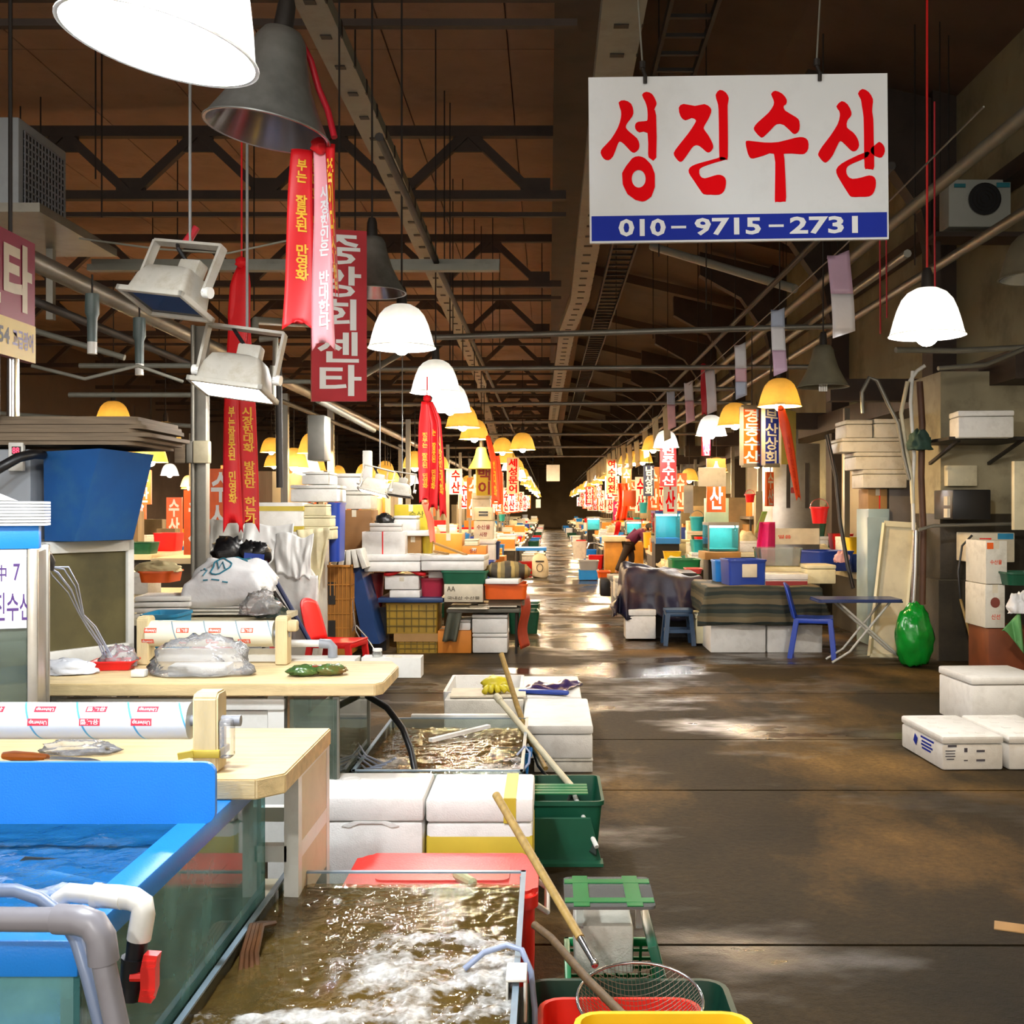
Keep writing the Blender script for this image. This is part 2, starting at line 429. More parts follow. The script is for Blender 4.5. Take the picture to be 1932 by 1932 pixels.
# ------------------------------------------------------------------ floor: poured slabs with open joints
def floor_material():
    m = bpy.data.materials.new('wet_concrete'); m.use_nodes = True
    nt = m.node_tree; b = nt.nodes['Principled BSDF']
    tc = nd(nt, 'ShaderNodeTexCoord')
    def noi(sc, det, stretch, ro=.55):
        mp = nd(nt, 'ShaderNodeMapping'); mp.inputs['Scale'].default_value = stretch
        nt.links.new(tc.outputs['Object'], mp.inputs[0])
        n = nd(nt, 'ShaderNodeTexNoise'); n.inputs['Scale'].default_value = sc; n.inputs['Detail'].default_value = det; n.inputs['Roughness'].default_value = ro
        nt.links.new(mp.outputs[0], n.inputs['Vector']); return n.outputs[0]
    big = noi(.75, 6, (1, .6, 1)); fine = noi(28, 6, (1, 1, 1), .7); wet0 = noi(.55, 5, (.8, 1.3, 1), .6); grain = noi(120, 3, (1, 1, 1))
    rp = nd(nt, 'ShaderNodeValToRGB')
    e = rp.color_ramp.elements
    e[0].position = .34; e[0].color = (*lin('#1e180c'), 1); e[1].position = .68; e[1].color = (*lin('#806336'), 1)  # broad floor tones; the tan also paints in a warm lamplit patch
    k = rp.color_ramp.elements.new(.5); k.color = (*lin('#352a15'), 1)
    nt.links.new(big, rp.inputs[0])
    r2 = nd(nt, 'ShaderNodeValToRGB'); r2.color_ramp.elements[0].position = .35; r2.color_ramp.elements[1].position = .7
    r2.color_ramp.elements[0].color = (.6, .57, .54, 1); r2.color_ramp.elements[1].color = (1.15, 1.12, 1.08, 1)
    nt.links.new(fine, r2.inputs[0])
    mx = nd(nt, 'ShaderNodeMix', data_type='RGBA', blend_type='MULTIPLY'); mx.inputs[0].default_value = 1
    nt.links.new(rp.outputs[0], mx.inputs[6]); nt.links.new(r2.outputs[0], mx.inputs[7])
    # the slabs by the stalls are hosed down, those near the front have mostly dried
    sp = nd(nt, 'ShaderNodeSeparateXYZ'); nt.links.new(tc.outputs['Object'], sp.inputs[0])
    dr = nd(nt, 'ShaderNodeMapRange'); dr.inputs[1].default_value = 8.0; dr.inputs[2].default_value = 14.0; dr.inputs[3].default_value = -.085; dr.inputs[4].default_value = .03
    nt.links.new(sp.outputs[1], dr.inputs[0])
    wa = nd(nt, 'ShaderNodeMath', operation='ADD'); nt.links.new(wet0, wa.inputs[0]); nt.links.new(dr.outputs[0], wa.inputs[1]); wet = wa.outputs[0]
    # wet patches: darker and mirror-smooth
    wr = nd(nt, 'ShaderNodeMapRange'); wr.inputs[1].default_value = .44; wr.inputs[2].default_value = .56
    nt.links.new(wet, wr.inputs[0])
    m2 = nd(nt, 'ShaderNodeMix', data_type='RGBA', blend_type='MULTIPLY'); nt.links.new(wr.outputs[0], m2.inputs[0])
    nt.links.new(mx.outputs[2], m2.inputs[6]); m2.inputs[7].default_value = (.62, .6, .58, 1)
    nt.links.new(m2.outputs[2], b.inputs['Base Color'])
    b.inputs['Specular IOR Level'].default_value = .22
    rr = nd(nt, 'ShaderNodeMapRange'); rr.inputs[3].default_value = .7; rr.inputs[4].default_value = .2
    sl = nd(nt, 'ShaderNodeMapRange'); sl.inputs[3].default_value = .15; sl.inputs[4].default_value = .5
    nt.links.new(wr.outputs[0], sl.inputs[0]); nt.links.new(sl.outputs[0], b.inputs['Specular IOR Level'])
    nt.links.new(wr.outputs[0], rr.inputs[0]); nt.links.new(rr.outputs[0], b.inputs['Roughness'])
    bm1 = nd(nt, 'ShaderNodeMath', operation='MULTIPLY_ADD'); bm1.inputs[1].default_value = .35
    nt.links.new(grain, bm1.inputs[0]); nt.links.new(fine, bm1.inputs[2])
    bp = nd(nt, 'ShaderNodeBump'); bp.inputs['Distance'].default_value = .012
    br = nd(nt, 'ShaderNodeMapRange'); br.inputs[3].default_value = .55; br.inputs[4].default_value = .14
    nt.links.new(wr.outputs[0], br.inputs[0]); nt.links.new(br.outputs[0], bp.inputs['Strength'])
    nt.links.new(bm1.outputs[0], bp.inputs['Height']); nt.links.new(bp.outputs[0], b.inputs['Normal'])
    return m
M_FLOOR = floor_material()
mb = MB()
joints = [-4.0, 1.9, 4.07, 6.30, 7.68, 9.6] + [11.4 + 1.9 * k for k in range(56)]
for a, b_ in zip(joints, joints[1:]):
    g = .016 if a > 3 else .013
    mb.box((-4.0, (a + b_) / 2, -.05), (24.0, b_ - a - 2 * g * .7, .1), rot=(0, 0, -.004))
mb.box((-4.0, 55, -.1), (24.0, 125, .02))
struct(mb, 'floor', M_FLOOR, 0)

# ------------------------------------------------------------------ roof
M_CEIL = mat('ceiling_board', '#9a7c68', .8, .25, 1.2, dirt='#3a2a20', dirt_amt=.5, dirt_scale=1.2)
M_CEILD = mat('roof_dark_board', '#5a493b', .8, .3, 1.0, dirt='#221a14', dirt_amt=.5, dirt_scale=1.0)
M_PALEWALL = mat('pale_wall_paint', '#8f8c72', .8, .22, .9, dirt='#4c4636', dirt_amt=.6, dirt_scale=1.5)
M_BEAM = mat('brown_beam_paint', '#3c2f26', .7, .25, 2, dirt='#1e1712', dirt_amt=.5)
mb = MB()                                            # boards with open seams
x = -13.6
while x < .2:
    y = -4.0
    while y < 110:
        mb.box((x + .6, y + 2.5, 6.2), (1.185, 4.985, .05))
        y += 5.0
    x += 1.2
mb.box((-6.5, 53, 6.26), (14.6, 116, .03))
struct(mb, 'ceiling', M_CEIL, 0)
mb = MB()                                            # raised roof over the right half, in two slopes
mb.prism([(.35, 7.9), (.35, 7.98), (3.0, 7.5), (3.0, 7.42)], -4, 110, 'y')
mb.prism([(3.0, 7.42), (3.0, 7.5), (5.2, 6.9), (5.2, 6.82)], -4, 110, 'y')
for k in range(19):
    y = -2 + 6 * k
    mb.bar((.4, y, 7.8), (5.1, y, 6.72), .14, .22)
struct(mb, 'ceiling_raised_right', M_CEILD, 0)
mb = MB(); mb.box((.36, 53, 7.0), (.1, 116, 1.85)); mb.box((.26, 53, 5.98), (.34, 116, .42)); mb.box((.26, 53, 5.76), (.42, 116, .05))
struct(mb, 'trim_1', M_BEAM, 0)                      # the longitudinal girder under the roof step
mb = MB(); mb.box((5.25, 53, 3.6), (.16, 116, 7.2))
struct(mb, 'wall_right', M_PALEWALL, 0)
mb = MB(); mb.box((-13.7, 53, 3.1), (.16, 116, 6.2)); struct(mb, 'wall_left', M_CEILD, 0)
mb = MB(); mb.box((-4.2, 96, 3.9), (19.2, .2, 8.0)); struct(mb, 'wall_back', mat('end_wall', '#7d6a50', .8, .3, .6), 0)

# frames of the right wall: posts, haunches and a purlin
mb = MB()
for k in range(12):
    y = 14.2 + 5.0 * k
    mb.box((5.05, y, 3.6), (.36, .4, 7.2))
    mb.prism([(5.0, 4.2), (5.0, 6.8), (3.3, 7.2), (3.3, 6.7), (4.2, 6.2), (4.75, 5.4)], y - .14, y + .14, 'y')
    mb.box((4.3, y, 3.12), (1.4, .2, .28))
struct(mb, 'trim_2', M_BEAM, 0)
mb = MB()
mb.box((4.9, 57, 3.05), (.5, 92, .3)); mb.box((5.02, 57, 5.2), (.25, 92, .16))
struct(mb, 'trim_3', M_BEAM, 0)

# roof trusses across the hall
def truss(y):
    mb = MB(); x0, x1, zb, zt = -13.4, .2, 5.2, 5.93
    mb.box(((x0 + x1) / 2, y, zt), (x1 - x0, .1, .12)); mb.box(((x0 + x1) / 2, y, zb), (x1 - x0, .1, .1))
    mb.box(((x0 + x1) / 2, y, zb - .22), (x1 - x0, .06, .05))
    k = 0; xx = x1 - .35
    while xx - 1.55 > x0:
        mb.bar((xx, y, zb), (xx - .775, y, zt), .09, .1); mb.bar((xx - .775, y, zt), (xx - 1.55, y, zb), .09, .1)
        mb.box((xx, y, zb + .1), (.34, .03, .2)); mb.box((xx - .775, y, zt - .12), (.34, .03, .22))
        xx -= 1.55
    return mb
tr = truss(0)
t0 = tr.build('ceiling_truss', M_BEAM, smooth=0); t0['kind'] = 'structure'; t0.location = (0, 12.7, 0)
for k in range(1, 18):
    c = t0.copy(); COL.objects.link(c); c.location = (0, 12.7 + 5 * k, 0)
c = t0.copy(); COL.objects.link(c); c.location = (0, 7.7, 0)

# the stub wall at the end of the right stalls: pale above, tarred below
mb = MB(); mb.box((4.66, 12.1, 1.95), (1.05, .9, 2.2)); struct(mb, 'wall_stub_upper', mat('stub_wall_paint', '#a39a7e', .75, .25, 2, dirt='#4a4232', dirt_amt=.6, dirt_scale=2.5))
mb = MB(); mb.box((4.66, 12.1, .425), (1.11, .96, .85)); mb.box((4.66, 12.1, 1.2), (1.08, .93, .7), bev=.02)
struct(mb, 'wall_stub_lower', mat('tarred_wall', '#3c3426', .6, .35, 2.5, dirt='#17130e', dirt_amt=.7, dirt_scale=2, bump=.3))
# ================================================================== NEAR LEFT: fish tanks, cutting boards, wrap rolls
M_ALGAE = mat('algae_panel', '#5a5230', .6, .45, 2.5, dirt='#2c2a18', dirt_amt=.7, dirt_scale=2)
M_TEALPANEL = mat('teal_tank_wall', '#2a8a90', .5, .3, 3, dirt='#123c44', dirt_amt=.5)
M_FISH = mat('fish_skin', '#3a3f3c', .35, .45, 14)
M_WATERB = water_mat('blue_tank_water', (.55, .8, .98), .42, (.03, .27, .72))
M_WATERT = water_mat('brown_tank_water', (.86, .80, .62), .40, (.20, .13, .035))

def water_surface(name, x0, x1, y0, y1, z, amp, nx, ny, foam, seed, material, parent):
    mb = MB()
    def fn(u, v):
        x = x0 + (x1 - x0) * u; y = y0 + (y1 - y0) * v
        p = Vector((x * 9 + seed, y * 9, seed))
        f = foam(x, y)
        return Vector((x, y, z + amp * (noise.noise(p) + .5 * noise.noise(p * 2.3) + .35 * noise.noise(p * 5)) + .012 * min(1, f) * (1 + noise.noise(p * 4))))
    mb.surf(fn, nx, ny)
    vals = [foam(v.co.x, v.co.y) for v in mb.bm.verts]
    o = mb.build(name, material, parent, w=True, smooth=180)
    at = o.data.attributes.new('foam', 'FLOAT', 'POINT')
    at.data.foreach_set('value', vals)
    return o

# --- the long blue tank in the corner
XR, YF, YB, XL = -.87, 2.05, 3.39, -2.5
t = thing('fish_tank', 'large glass fish tank with a bright blue plastic rim, nearest on the left', 'fish tank', (-1.68, 2.7, 0))
mb = MB(); mb.box((-1.68, (YF + YB) / 2, .06), (XR - XL - .02, YB - YF - .02, .12)); mb.build('plinth', M_DKSTEEL, t, w=True, smooth=0)
mb = MB(); mb.box((XR - .006, (YF + YB) / 2, .44), (.012, YB - YF, .63)); mb.box(((XR + XL) / 2, YF + .006, .44), (XR - XL, .012, .63)); mb.box(((XR + XL) / 2, YB - .006, .44), (XR - XL, .012, .63))
mb.build('glass_wall', glass('tank_glass_teal', tint=(.66, .9, .92), body=.28, bodycol=(.22, .52, .54), dirt=.35), t, w=True, smooth=0)
mb = MB(); mb.box((-1.68, (YF + YB) / 2, .14), (1.58, YB - YF - .04, .03)); mb.box((XL + .02, 2.72, .44), (.02, 1.3, .6)); mb.build('blue_liner', M_BLUE, t, w=True, smooth=0)
mb = MB(); mb.box((-1.68, YB - .03, .44), (1.58, .015, .6)); mb.build('back_panel', M_TEALPANEL, t, w=True, smooth=0)
for nm, c, d in (('rim', (XR - .035, (YF + .105 + YB) / 2, .775), (.075, YB - YF - .105, .055)), ('rim', ((XL + XR) / 2, YF + .045, .768), (XR - XL, .11, .068)),
                 ('rim', ((XL + XR) / 2, YB - .04, .775), (XR - XL, .08, .055))):
    mb = MB(); mb.box(c, d, bev=.004); mb.build(nm, M_BLUE, t, w=True)
mb = MB(); mb.box((XR - .02, YF + .02, .37), (.035, .035, .74)); mb.build('corner_post', M_GALV, t, w=True)
def foam_b(x, y):
    f = 0
    for cx, cy, rx, ry in ((-1.42, 2.58, .16, .05), (-1.22, 2.47, .16, .03), (-1.5, 2.42, .14, .05), (-1.1, 2.50, .05, .02)):
        f = max(f, 1.25 - math.hypot((x - cx) / rx, (y - cy) / ry))
    return max(0, min(.75, f + .45 * noise.noise(Vector((x * 14, y * 14, 3)))))
water_surface('water', XL + .02, XR - .02, YF + .02, YB - .03, .735, .007, 150, 110, foam_b, 2.0, M_WATERB, t)

def fish(name, label, loc, L, rz, group, roll=0):
    f = thing(name, label, 'fish', loc, rz, group)
    f.rotation_euler = (roll, 0, rz)
    prof = [(.0, .012), (.06, .35), (.18, .72), (.34, 1.0), (.5, .92), (.68, .6), (.82, .3), (.9, .16)]
    mb = MB(); loops = []
    for tx, k in prof:
        loops.append([(L * (tx - .45), .075 * L * k * math.cos(a), .17 * L * k * math.sin(a)) for a in [2 * math.pi * i / 12 for i in range(12)]])
    mb.loft(loops); mb.build('body', M_FISH, f)
    mb = MB(); mb.prism([(.4 * L, .03 * L), (.58 * L, .15 * L), (.54 * L, 0), (.58 * L, -.15 * L), (.4 * L, -.03 * L)], -.004, .004, 'y'); mb.build('tail_fin', M_FISH, f)
    mb = MB(); mb.prism([(-.2 * L, .14 * L), (-.08 * L, .23 * L), (.15 * L, .2 * L), (.3 * L, .09 * L)], -.003, .003, 'y'); mb.build('dorsal_fin', M_FISH, f)
    return f
fish('fish', 'dark fish swimming low behind the side glass of the blue rimmed tank', (-1.02, 2.55, .42), .42, R(80), 'fish in the blue tank')
fish('fish', 'dark fish near the back corner glass of the blue rimmed tank', (-.98, 3.08, .46), .36, R(95), 'fish in the blue tank')
fish('fish', 'dark fish just under the water below the blue splash board', (-1.25, 2.72, .64), .46, R(12), 'fish in the blue tank')
fish('fish', 'pale striped shadowy fish beside the left foam of the blue rimmed tank', (-1.45, 2.4, .55), .4, R(160), 'fish in the blue tank')

mb = MB(); mb.prism(rrect(1.55, .156, .03, 5, -1.62, .879), 2.80, 2.816, 'y')
tag(mb.build('splash_board', M_BLUE), 'upright bright blue board standing across the blue rimmed tank', 'board')

# --- white PVC elbow with black valve, grey pipe and hose over the near rim
t = thing('drain_pipe', 'white plastic elbow pipe with black valve hooked over the blue rim', 'pipe', (-.9, 2.12, .74))
def arc(c, a0, a1, r, u, v, n=6): 
    c, u, v = Vector(c), Vector(u), Vector(v)
    return [c + u * r * math.cos(R(a0 + (a1 - a0) * k / n)) + v * r * math.sin(R(a0 + (a1 - a0) * k / n)) for k in range(n + 1)]
P0 = W(108, 1760, 2.14); P1 = W(112, 1683, 2.14); P2 = W(170, 1688, 2.13); P3 = W(262, 1698, 2.11); P4 = W(281, 1722, 2.10); P5 = W(262, 1772, 2.10)
mb = MB(); mb.tube([P0, W(105, 1720, 2.14), W(112, 1698, 2.14), W(132, 1684, 2.14), P2, P3 - Vector((.03, 0, 0))], .0185, 14); mb.build('pipe', M_PVC, t, w=True, smooth=60)
mb = MB(); mb.tube([W(185, 1690, 2.13), W(225, 1692, 2.12), W(252, 1696, 2.11), W(268, 1706, 2.105), W(270, 1725, 2.1), P5], .0225, 14)
mb.tube([W(176, 1689, 2.13), W(190, 1690, 2.13)], .024, 14); mb.build('elbow', M_PVC, t, w=True, smooth=60)
mb = MB(); a = W(260, 1770, 2.1); b = W(248, 1885, 2.1)
mb.tube([a, a + (b - a) * .12, a + (b - a) * .13, a + (b - a) * .55, a + (b - a) * .6, b], .0195, 12); mb.tube([a + (b - a) * .3, a + (b - a) * .75], .027, 12, r2=.024); mb.build('valve_body', M_BLACK, t, w=True)
mb = MB(); c = W(277, 1843, 2.08)
mb.prism([(c.x - .012, c.z - .042), (c.x + .012, c.z - .045), (c.x + .02, c.z - .02), (c.x + .02, c.z + .02), (c.x + .024, c.z + .044), (c.x - .002, c.z + .046), (c.x - .008, c.z + .018), (c.x - .008, c.z - .018)], c.y - .012, c.y + .012, 'y')
for k in (-3, -2, 2, 3): mb.box(c + Vector((.008, -.013, .011 * k)), (.024, .003, .004))
mb.cyl(c + Vector((-.03, 0, 0)), c, .009, 8)
mb.build('valve_handle', mat('valve_red', '#f0342c', .35, .05), t, w=True)
t = thing('water_pipe', 'grey plastic pipe bending down over the front of the blue rimmed tank', 'pipe', (-.9, 1.95, .75))
mb = MB(); mb.tube([W(-120, 1733, 1.98), W(60, 1735, 1.97), W(120, 1735, 1.965)], .0215, 14); mb.tube([W(192, 1800, 1.95), W(232, 1990, 1.93), W(250, 2080, 1.93)], .021, 14); mb.build('pipe', mat('grey_pvc', '#85838a', .35, .1, 4, dirt='#5a4a40', dirt_amt=.4), t, w=True, smooth=60)
mb = MB(); mb.tube([W(108, 1734, 1.97), W(150, 1736, 1.96), W(176, 1745, 1.955), W(190, 1768, 1.95), W(196, 1815, 1.95)], .0265, 14); mb.build('elbow', MATS['grey_pvc'], t, w=True, smooth=60)
mb = MB()
mb.tube([W(-40, 1680, 2.03), W(30, 1680, 2.03), W(75, 1695, 2.03), W(115, 1725, 2.02), W(145, 1775, 1.99), W(165, 1840, 1.97), W(190, 1935, 1.95), W(215, 2060, 1.94)], .0125, 10)
tag(mb.build('hose', mat('hose_greyblue', '#6f7f9c', .35, .1), smooth=60), 'grey blue rubber hose looping down beside the grey pipe', 'hose')

# --- cutting boards
def plank(name, label, poly, z0, z1):
    mb = MB(); mb.prism(poly, z0, z1, 'z')
    bmesh.ops.bevel(mb.bm, geom=mb.bm.edges[:], offset=.004, segments=2, affect='EDGES')
    return tag(mb.build(name, M_WOOD), label, 'cutting board')
plank('cutting_board', 'thick pale wooden cutting board lying on the blue rimmed tank', [(-1.92, 3.02), (-.80, 3.02), (-.735, 3.09), (-.735, 3.73), (-1.92, 3.73)], .804, .86)
plank('cutting_board', 'long pale wooden cutting board carrying the red tray and the green packet', [(-2.42, 4.67), (-.735, 4.67), (-.705, 4.72), (-.705, 5.2), (-.76, 5.37), (-2.42, 5.37)], .808, .86)

# --- white cabinet frame that carries the boards
t = thing('board_stand', 'white framed stand with dark openings under the nearer cutting board', 'stand', (-1.4, 3.62, 0))
mb = MB()
for x in (-1.88, -1.35, -.805):
    for y in (3.48, 3.92)[:1 if x < -1.5 else 2]:
        mb = MB(); mb.box((x, y, .40), (.045, .05, .80)); mb.build('post', M_PVC, t, w=True)
for z in (.04, .52, .775):
    mb = MB(); mb.box((-1.345, 3.475, z), (1.05, .04, .05)); mb.build('rail', M_PVC, t, w=True)
    mb = MB(); mb.box((-1.2, 3.92, z), (.76, .04, .05)); mb.build('rail', M_PVC, t, w=True)
    mb = MB(); mb.box((-.803, 3.70, z), (.04, .40, .05)); mb.build('rail', M_PVC, t, w=True)
mb = MB(); mb.box((-.79, 3.7, .55), (.012, .40, .42)); mb.box((-1.2, 3.72, .28), (.75, .4, .015)); mb.build('side_panel', mat('cream_panel', '#d6cdae', .5, .15, 3, dirt='#8a7a55', dirt_amt=.4), t, w=True)
t = thing('board_stand', 'white cabinet with a lid bar and dark slot under the farther cutting board', 'stand', (-1.6, 4.95, 0))
mb = MB(); mb.box((-1.62, 4.75, .762), (.98, .05, .05), bev=.008); mb.box((-1.62, 4.77, .60), (.82, .03, .26)); mb.box((-1.62, 4.95, .3), (.98, .4, .35)); mb.build('front_panel', M_PVC, t, w=True)
for x in (-2.1, -1.17):
    for y in (4.77, 5.25):
        mb = MB(); mb.box((x, y, .4), (.07, .06, .80)); mb.build('post', M_PVC, t, w=True)

# green glass tank under the far board end
t = thing('fish_tank', 'tall narrow glass tank with greenish water under the farther cutting board', 'fish tank', (-1.0, 5.1, 0))
mb = MB(); mb.box((-.905, 5.12, .45), (.01, .86, .68)); mb.box((-1.0, 4.70, .45), (.2, .01, .68)); mb.box((-1.0, 5.54, .45), (.2, .01, .68)); mb.build('glass_wall', M_GLASSD, t, w=True, smooth=0)
mb = MB(); mb.box((-1.0, 5.12, .40), (.16, .82, .56)); mb.build('water', mat('algae_water', '#6a6238', .2, .4, 3), t, w=True, smooth=0)
mb = MB()
for y in (4.71, 5.53): mb.box((-.905, y, .4), (.025, .025, .8))
mb.box((-1.0, 5.12, .06), (.21, .86, .12)); mb.build('frame', M_GALV, t, w=True)

# --- wrap rolls on posts
M_FILMROLL = mat('wrap_film', '#e6eaea', .18, .05, 5, coat=.5)
M_FILMROLL2 = mat('wrap_film_cream', '#e6e2cc', .22, .06, 5, coat=.4)
M_STRIPE = mat('print_blue', '#5aa6cc', .35, .05)
M_STRIPE2 = mat('print_greyblue', '#7f95a0', .35, .05)
M_REDP = mat('print_red', '#d8354a', .4, .06)
M_REDP2 = mat('print_orange_red', '#e0583a', .4, .06)
def wrap_roll(label, x0, x1, y, z, r, film, stripe, red, pitch, words, tagw, posts, dz, phase=0.0, rows=(62, 20)):
    t = thing('wrap_roll', label, 'roll', ((x0 + x1) / 2, y, z))
    mb = MB(); mb.tube([(x0, y, z), (x1, y, z)], r, 40); mb.build('film', film, t, w=True, smooth=50)
    mb = MB(); mb.tube([(x0 - .05, y, z), (x1 + posts, y, z)], r * .3, 14); mb.build('core_pipe', M_GREY, t, w=True, smooth=50)
    def onroll(a, x, k=1.004): return Vector((x, y - r * k * math.cos(a), z + r * k * math.sin(a)))
    mb = MB(); x = x1 - pitch * .25 - phase
    while x > x0 + .03:
        def fn(u, v, x=x): 
            a = R(-80 + 175 * u); xx = x + pitch * .42 - pitch * .45 * u + .006 * v
            return onroll(a, min(x1, max(x0, xx)))
        mb.surf(fn, 20, 1); x -= pitch
    mb.build('stripe_print', stripe, t, w=True, smooth=180)
    i = 0
    for a0, off in zip(rows, (.0, .09)):
        x = x1 - pitch * .25 - phase - off * pitch
        while x > x0 + tagw:
            mb = MB(); x2 = x - pitch * .72; th = R(22)
            mb.surf(lambda u, v: onroll(R(a0) + th * (v - .5), x2 + tagw * u, 1.008), 3, 4); o = mb.build('label_print', red, t, w=True, smooth=180)
            mb = MB(); w_ = words[i % len(words)]; i += 1      # printed upside down on the film
            letter_mesh(mb, w_, lambda u, v: onroll(R(a0) + th * (.5 - v) * .74, x2 + tagw * (.93 - .86 * u), 1.012), .02)
            mb.build('lettering', M_INKW, o, w=True, smooth=0); x -= pitch
    return t
t = wrap_roll('large roll of printed cling film held by the wooden post on the nearer cutting board', -1.85, -1.012, 3.13, 1.0, .052, M_FILMROLL, M_STRIPE, M_REDP, .144, ['Uniwrap', '유니랩'], .058, .14, 0, rows=(48, 6))
mb = MB(); mb.prism([(3.085, .862), (3.085, 1.07), (3.10, 1.085), (3.165, 1.085), (3.175, 1.07), (3.175, .862)], -.995, -.925, 'x'); bmesh.ops.bevel(mb.bm, geom=mb.bm.edges[:], offset=.005, segments=2, affect='EDGES')
mb.build('end_post', M_POST, t, w=True)
mb = MB(); mb.box((-.96, 3.13, .915), (.085, .105, .022), bev=.004); mb.bar((-.99, 3.078, .918), (-1.03, 3.07, .912), .012, .018); mb.build('rubber_band', mat('yellow_rubber', '#b8a038', .45, .1), t, w=True)
mb = MB(); mb.box((-.905, 3.11, .955), (.035, .05, .11), bev=.008); mb.build('plastic_clip', M_FILM, t, w=True)
t = wrap_roll('smaller roll of printed film between two wooden posts on the farther cutting board', -1.905, -1.305, 5.27, 1.005, .062, M_FILMROLL2, M_STRIPE2, M_REDP2, .152, ['유니랩', 'Uniwrap'], .058, .07, 0, rows=(20, -30))
for x in (-1.92, -1.265):
    mb = MB(); mb.prism([(5.22, .862), (5.22, 1.075), (5.235, 1.09), (5.30, 1.09), (5.315, 1.075), (5.315, .862)], x - .028, x + .028, 'x'); bmesh.ops.bevel(mb.bm, geom=mb.bm.edges[:], offset=.004, segments=2, affect='EDGES')
    mb.build('end_post', M_POST, t, w=True)
mb = MB(); mb.box((-1.215, 5.25, 1.045), (.05, .05, .055), bev=.012); mb.build('end_knob', M_POST, t, w=True)
mb = MB(); mb.box((-1.60, 5.33, .895), (.62, .025, .06)); mb.build('rail', M_PVC, t, w=True)

# --- knife, film scraps, bags and packets on the boards
t = thing('knife', 'kitchen knife with an orange wooden handle on the nearer board', 'knife', (-1.45, 3.2, .865))
t.rotation_euler = (0, 0, R(-8))
mb = MB(); mb.loft([[(-.14 + dx, .017 * k * math.cos(a), .016 + .015 * k * math.sin(a)) for a in [2 * math.pi * i / 10 for i in range(10)]] for dx, k in ((0, .7), (.03, 1), (.09, .85), (.13, .6), (.14, .5))]); mb.build('handle', mat('knife_wood', '#b8641c', .4, .2, 12, stretch=(1, 6, 6)), t)
mb = MB(); mb.prism([(.0, -.02), (.0, .018), (.12, .014), (.17, -.012), (.13, -.02)], .012, .0145, 'z'); mb.build('blade', M_CHROME, t)

def crumple(name, label, cat, c, rad, material, seed, amp=.5, freq=2.2, flat=-.2, solid=0, **kw):
    mb = MB(); mb.blob((0, 0, 0), (1, 1, 1), 0, nu=36, nv=20)
    for v in mb.bm.verts:
        p = v.co.copy(); q = p * freq + Vector((seed, seed * 1.7, -seed))
        k = 1 + amp * (noise.noise(q) * .6 + .45 * abs(noise.noise(q * 2.1)) - .2 + .25 * noise.noise(q * 4.5))
        v.co = Vector((p.x * rad[0] * k, p.y * rad[1] * k, max(flat, p.z) * rad[2] * k if p.z < 0 else p.z * rad[2] * k))
    zmin = min(v.co.z for v in mb.bm.verts)
    for v in mb.bm.verts: v.co.z -= zmin
    o = mb.build(name, material, smooth=180); o.location = c
    return tag(o, label, cat, **kw)
crumple('cling_film_scrap', 'crumpled scrap of clear film under the large roll', 'plastic film', (-1.42, 3.34, .862), (.12, .05, .035), M_FILM, 3)
crumple('wiping_cloth', 'crumpled white cloth at the left end of the farther board', 'cloth', (-2.17, 4.95, .862), (.15, .07, .055), M_BAGW, 5)
crumple('plastic_bag', 'puffed clear plastic bag with white paper inside in front of the smaller roll', 'plastic bag', (-1.55, 4.93, .862), (.235, .12, .15), M_FILM, 9, amp=.35)
t = thing('paper_pad', 'flat white paper pad inside the clear plastic bag', 'paper', (-1.55, 4.93, .868)); mb = MB(); mb.box((0, 0, .02), (.26, .13, .04), rot=(0, 0, .08), bev=.006); mb.build('sheets', M_FOAM, t)
mb = MB(); mb.box((-1.80, 4.86, .878), (.06, .05, .03), bev=.004); tag(mb.build('small_carton', M_PVC), 'tiny white carton left of the puffed plastic bag', 'carton')
t = thing('food_packet', 'shiny green and brown food packet lying on the farther board', 'packet', (-1.03, 4.9, .862), R(12))
for sx, nm in ((-.055, 'packet_half'), (.06, 'packet_half')):
    mb = MB(); mb.blob((sx, 0, .022), (.075, .05, .026), .35, 3, seed=sx * 50, flat=-.02, nu=24); mb.build(nm, mat('foil_green', '#4a6a34', .22, .5, 9, metal=.2, dirt='#7a3a20', dirt_amt=.8, dirt_scale=12, bump=.6, bscale=20), t, smooth=180)
mb = MB(); mb.box((0, 0, .034), (.05, .03, .022), rot=(0, 0, .4), bev=.006); mb.build('fold', mat('foil_brown', '#7a3a20', .3, .3, 9), t)
# red tray with crumpled film
t = thing('tray', 'small red plastic tray on the farther cutting board', 'tray', (-2.0, 5.1, .862), R(6))
mb = MB(); mb.tub(.19, .14, .042, t=.004, taper=.78, rad=.012, rim=.004); mb.build('body', M_RED, t)
crumple('plastic_film_ball', 'crumpled clear film heaped in the small red tray', 'plastic film', (-1.985, 5.1, .875), (.085, .06, .075), M_FILM, 13, amp=.6)
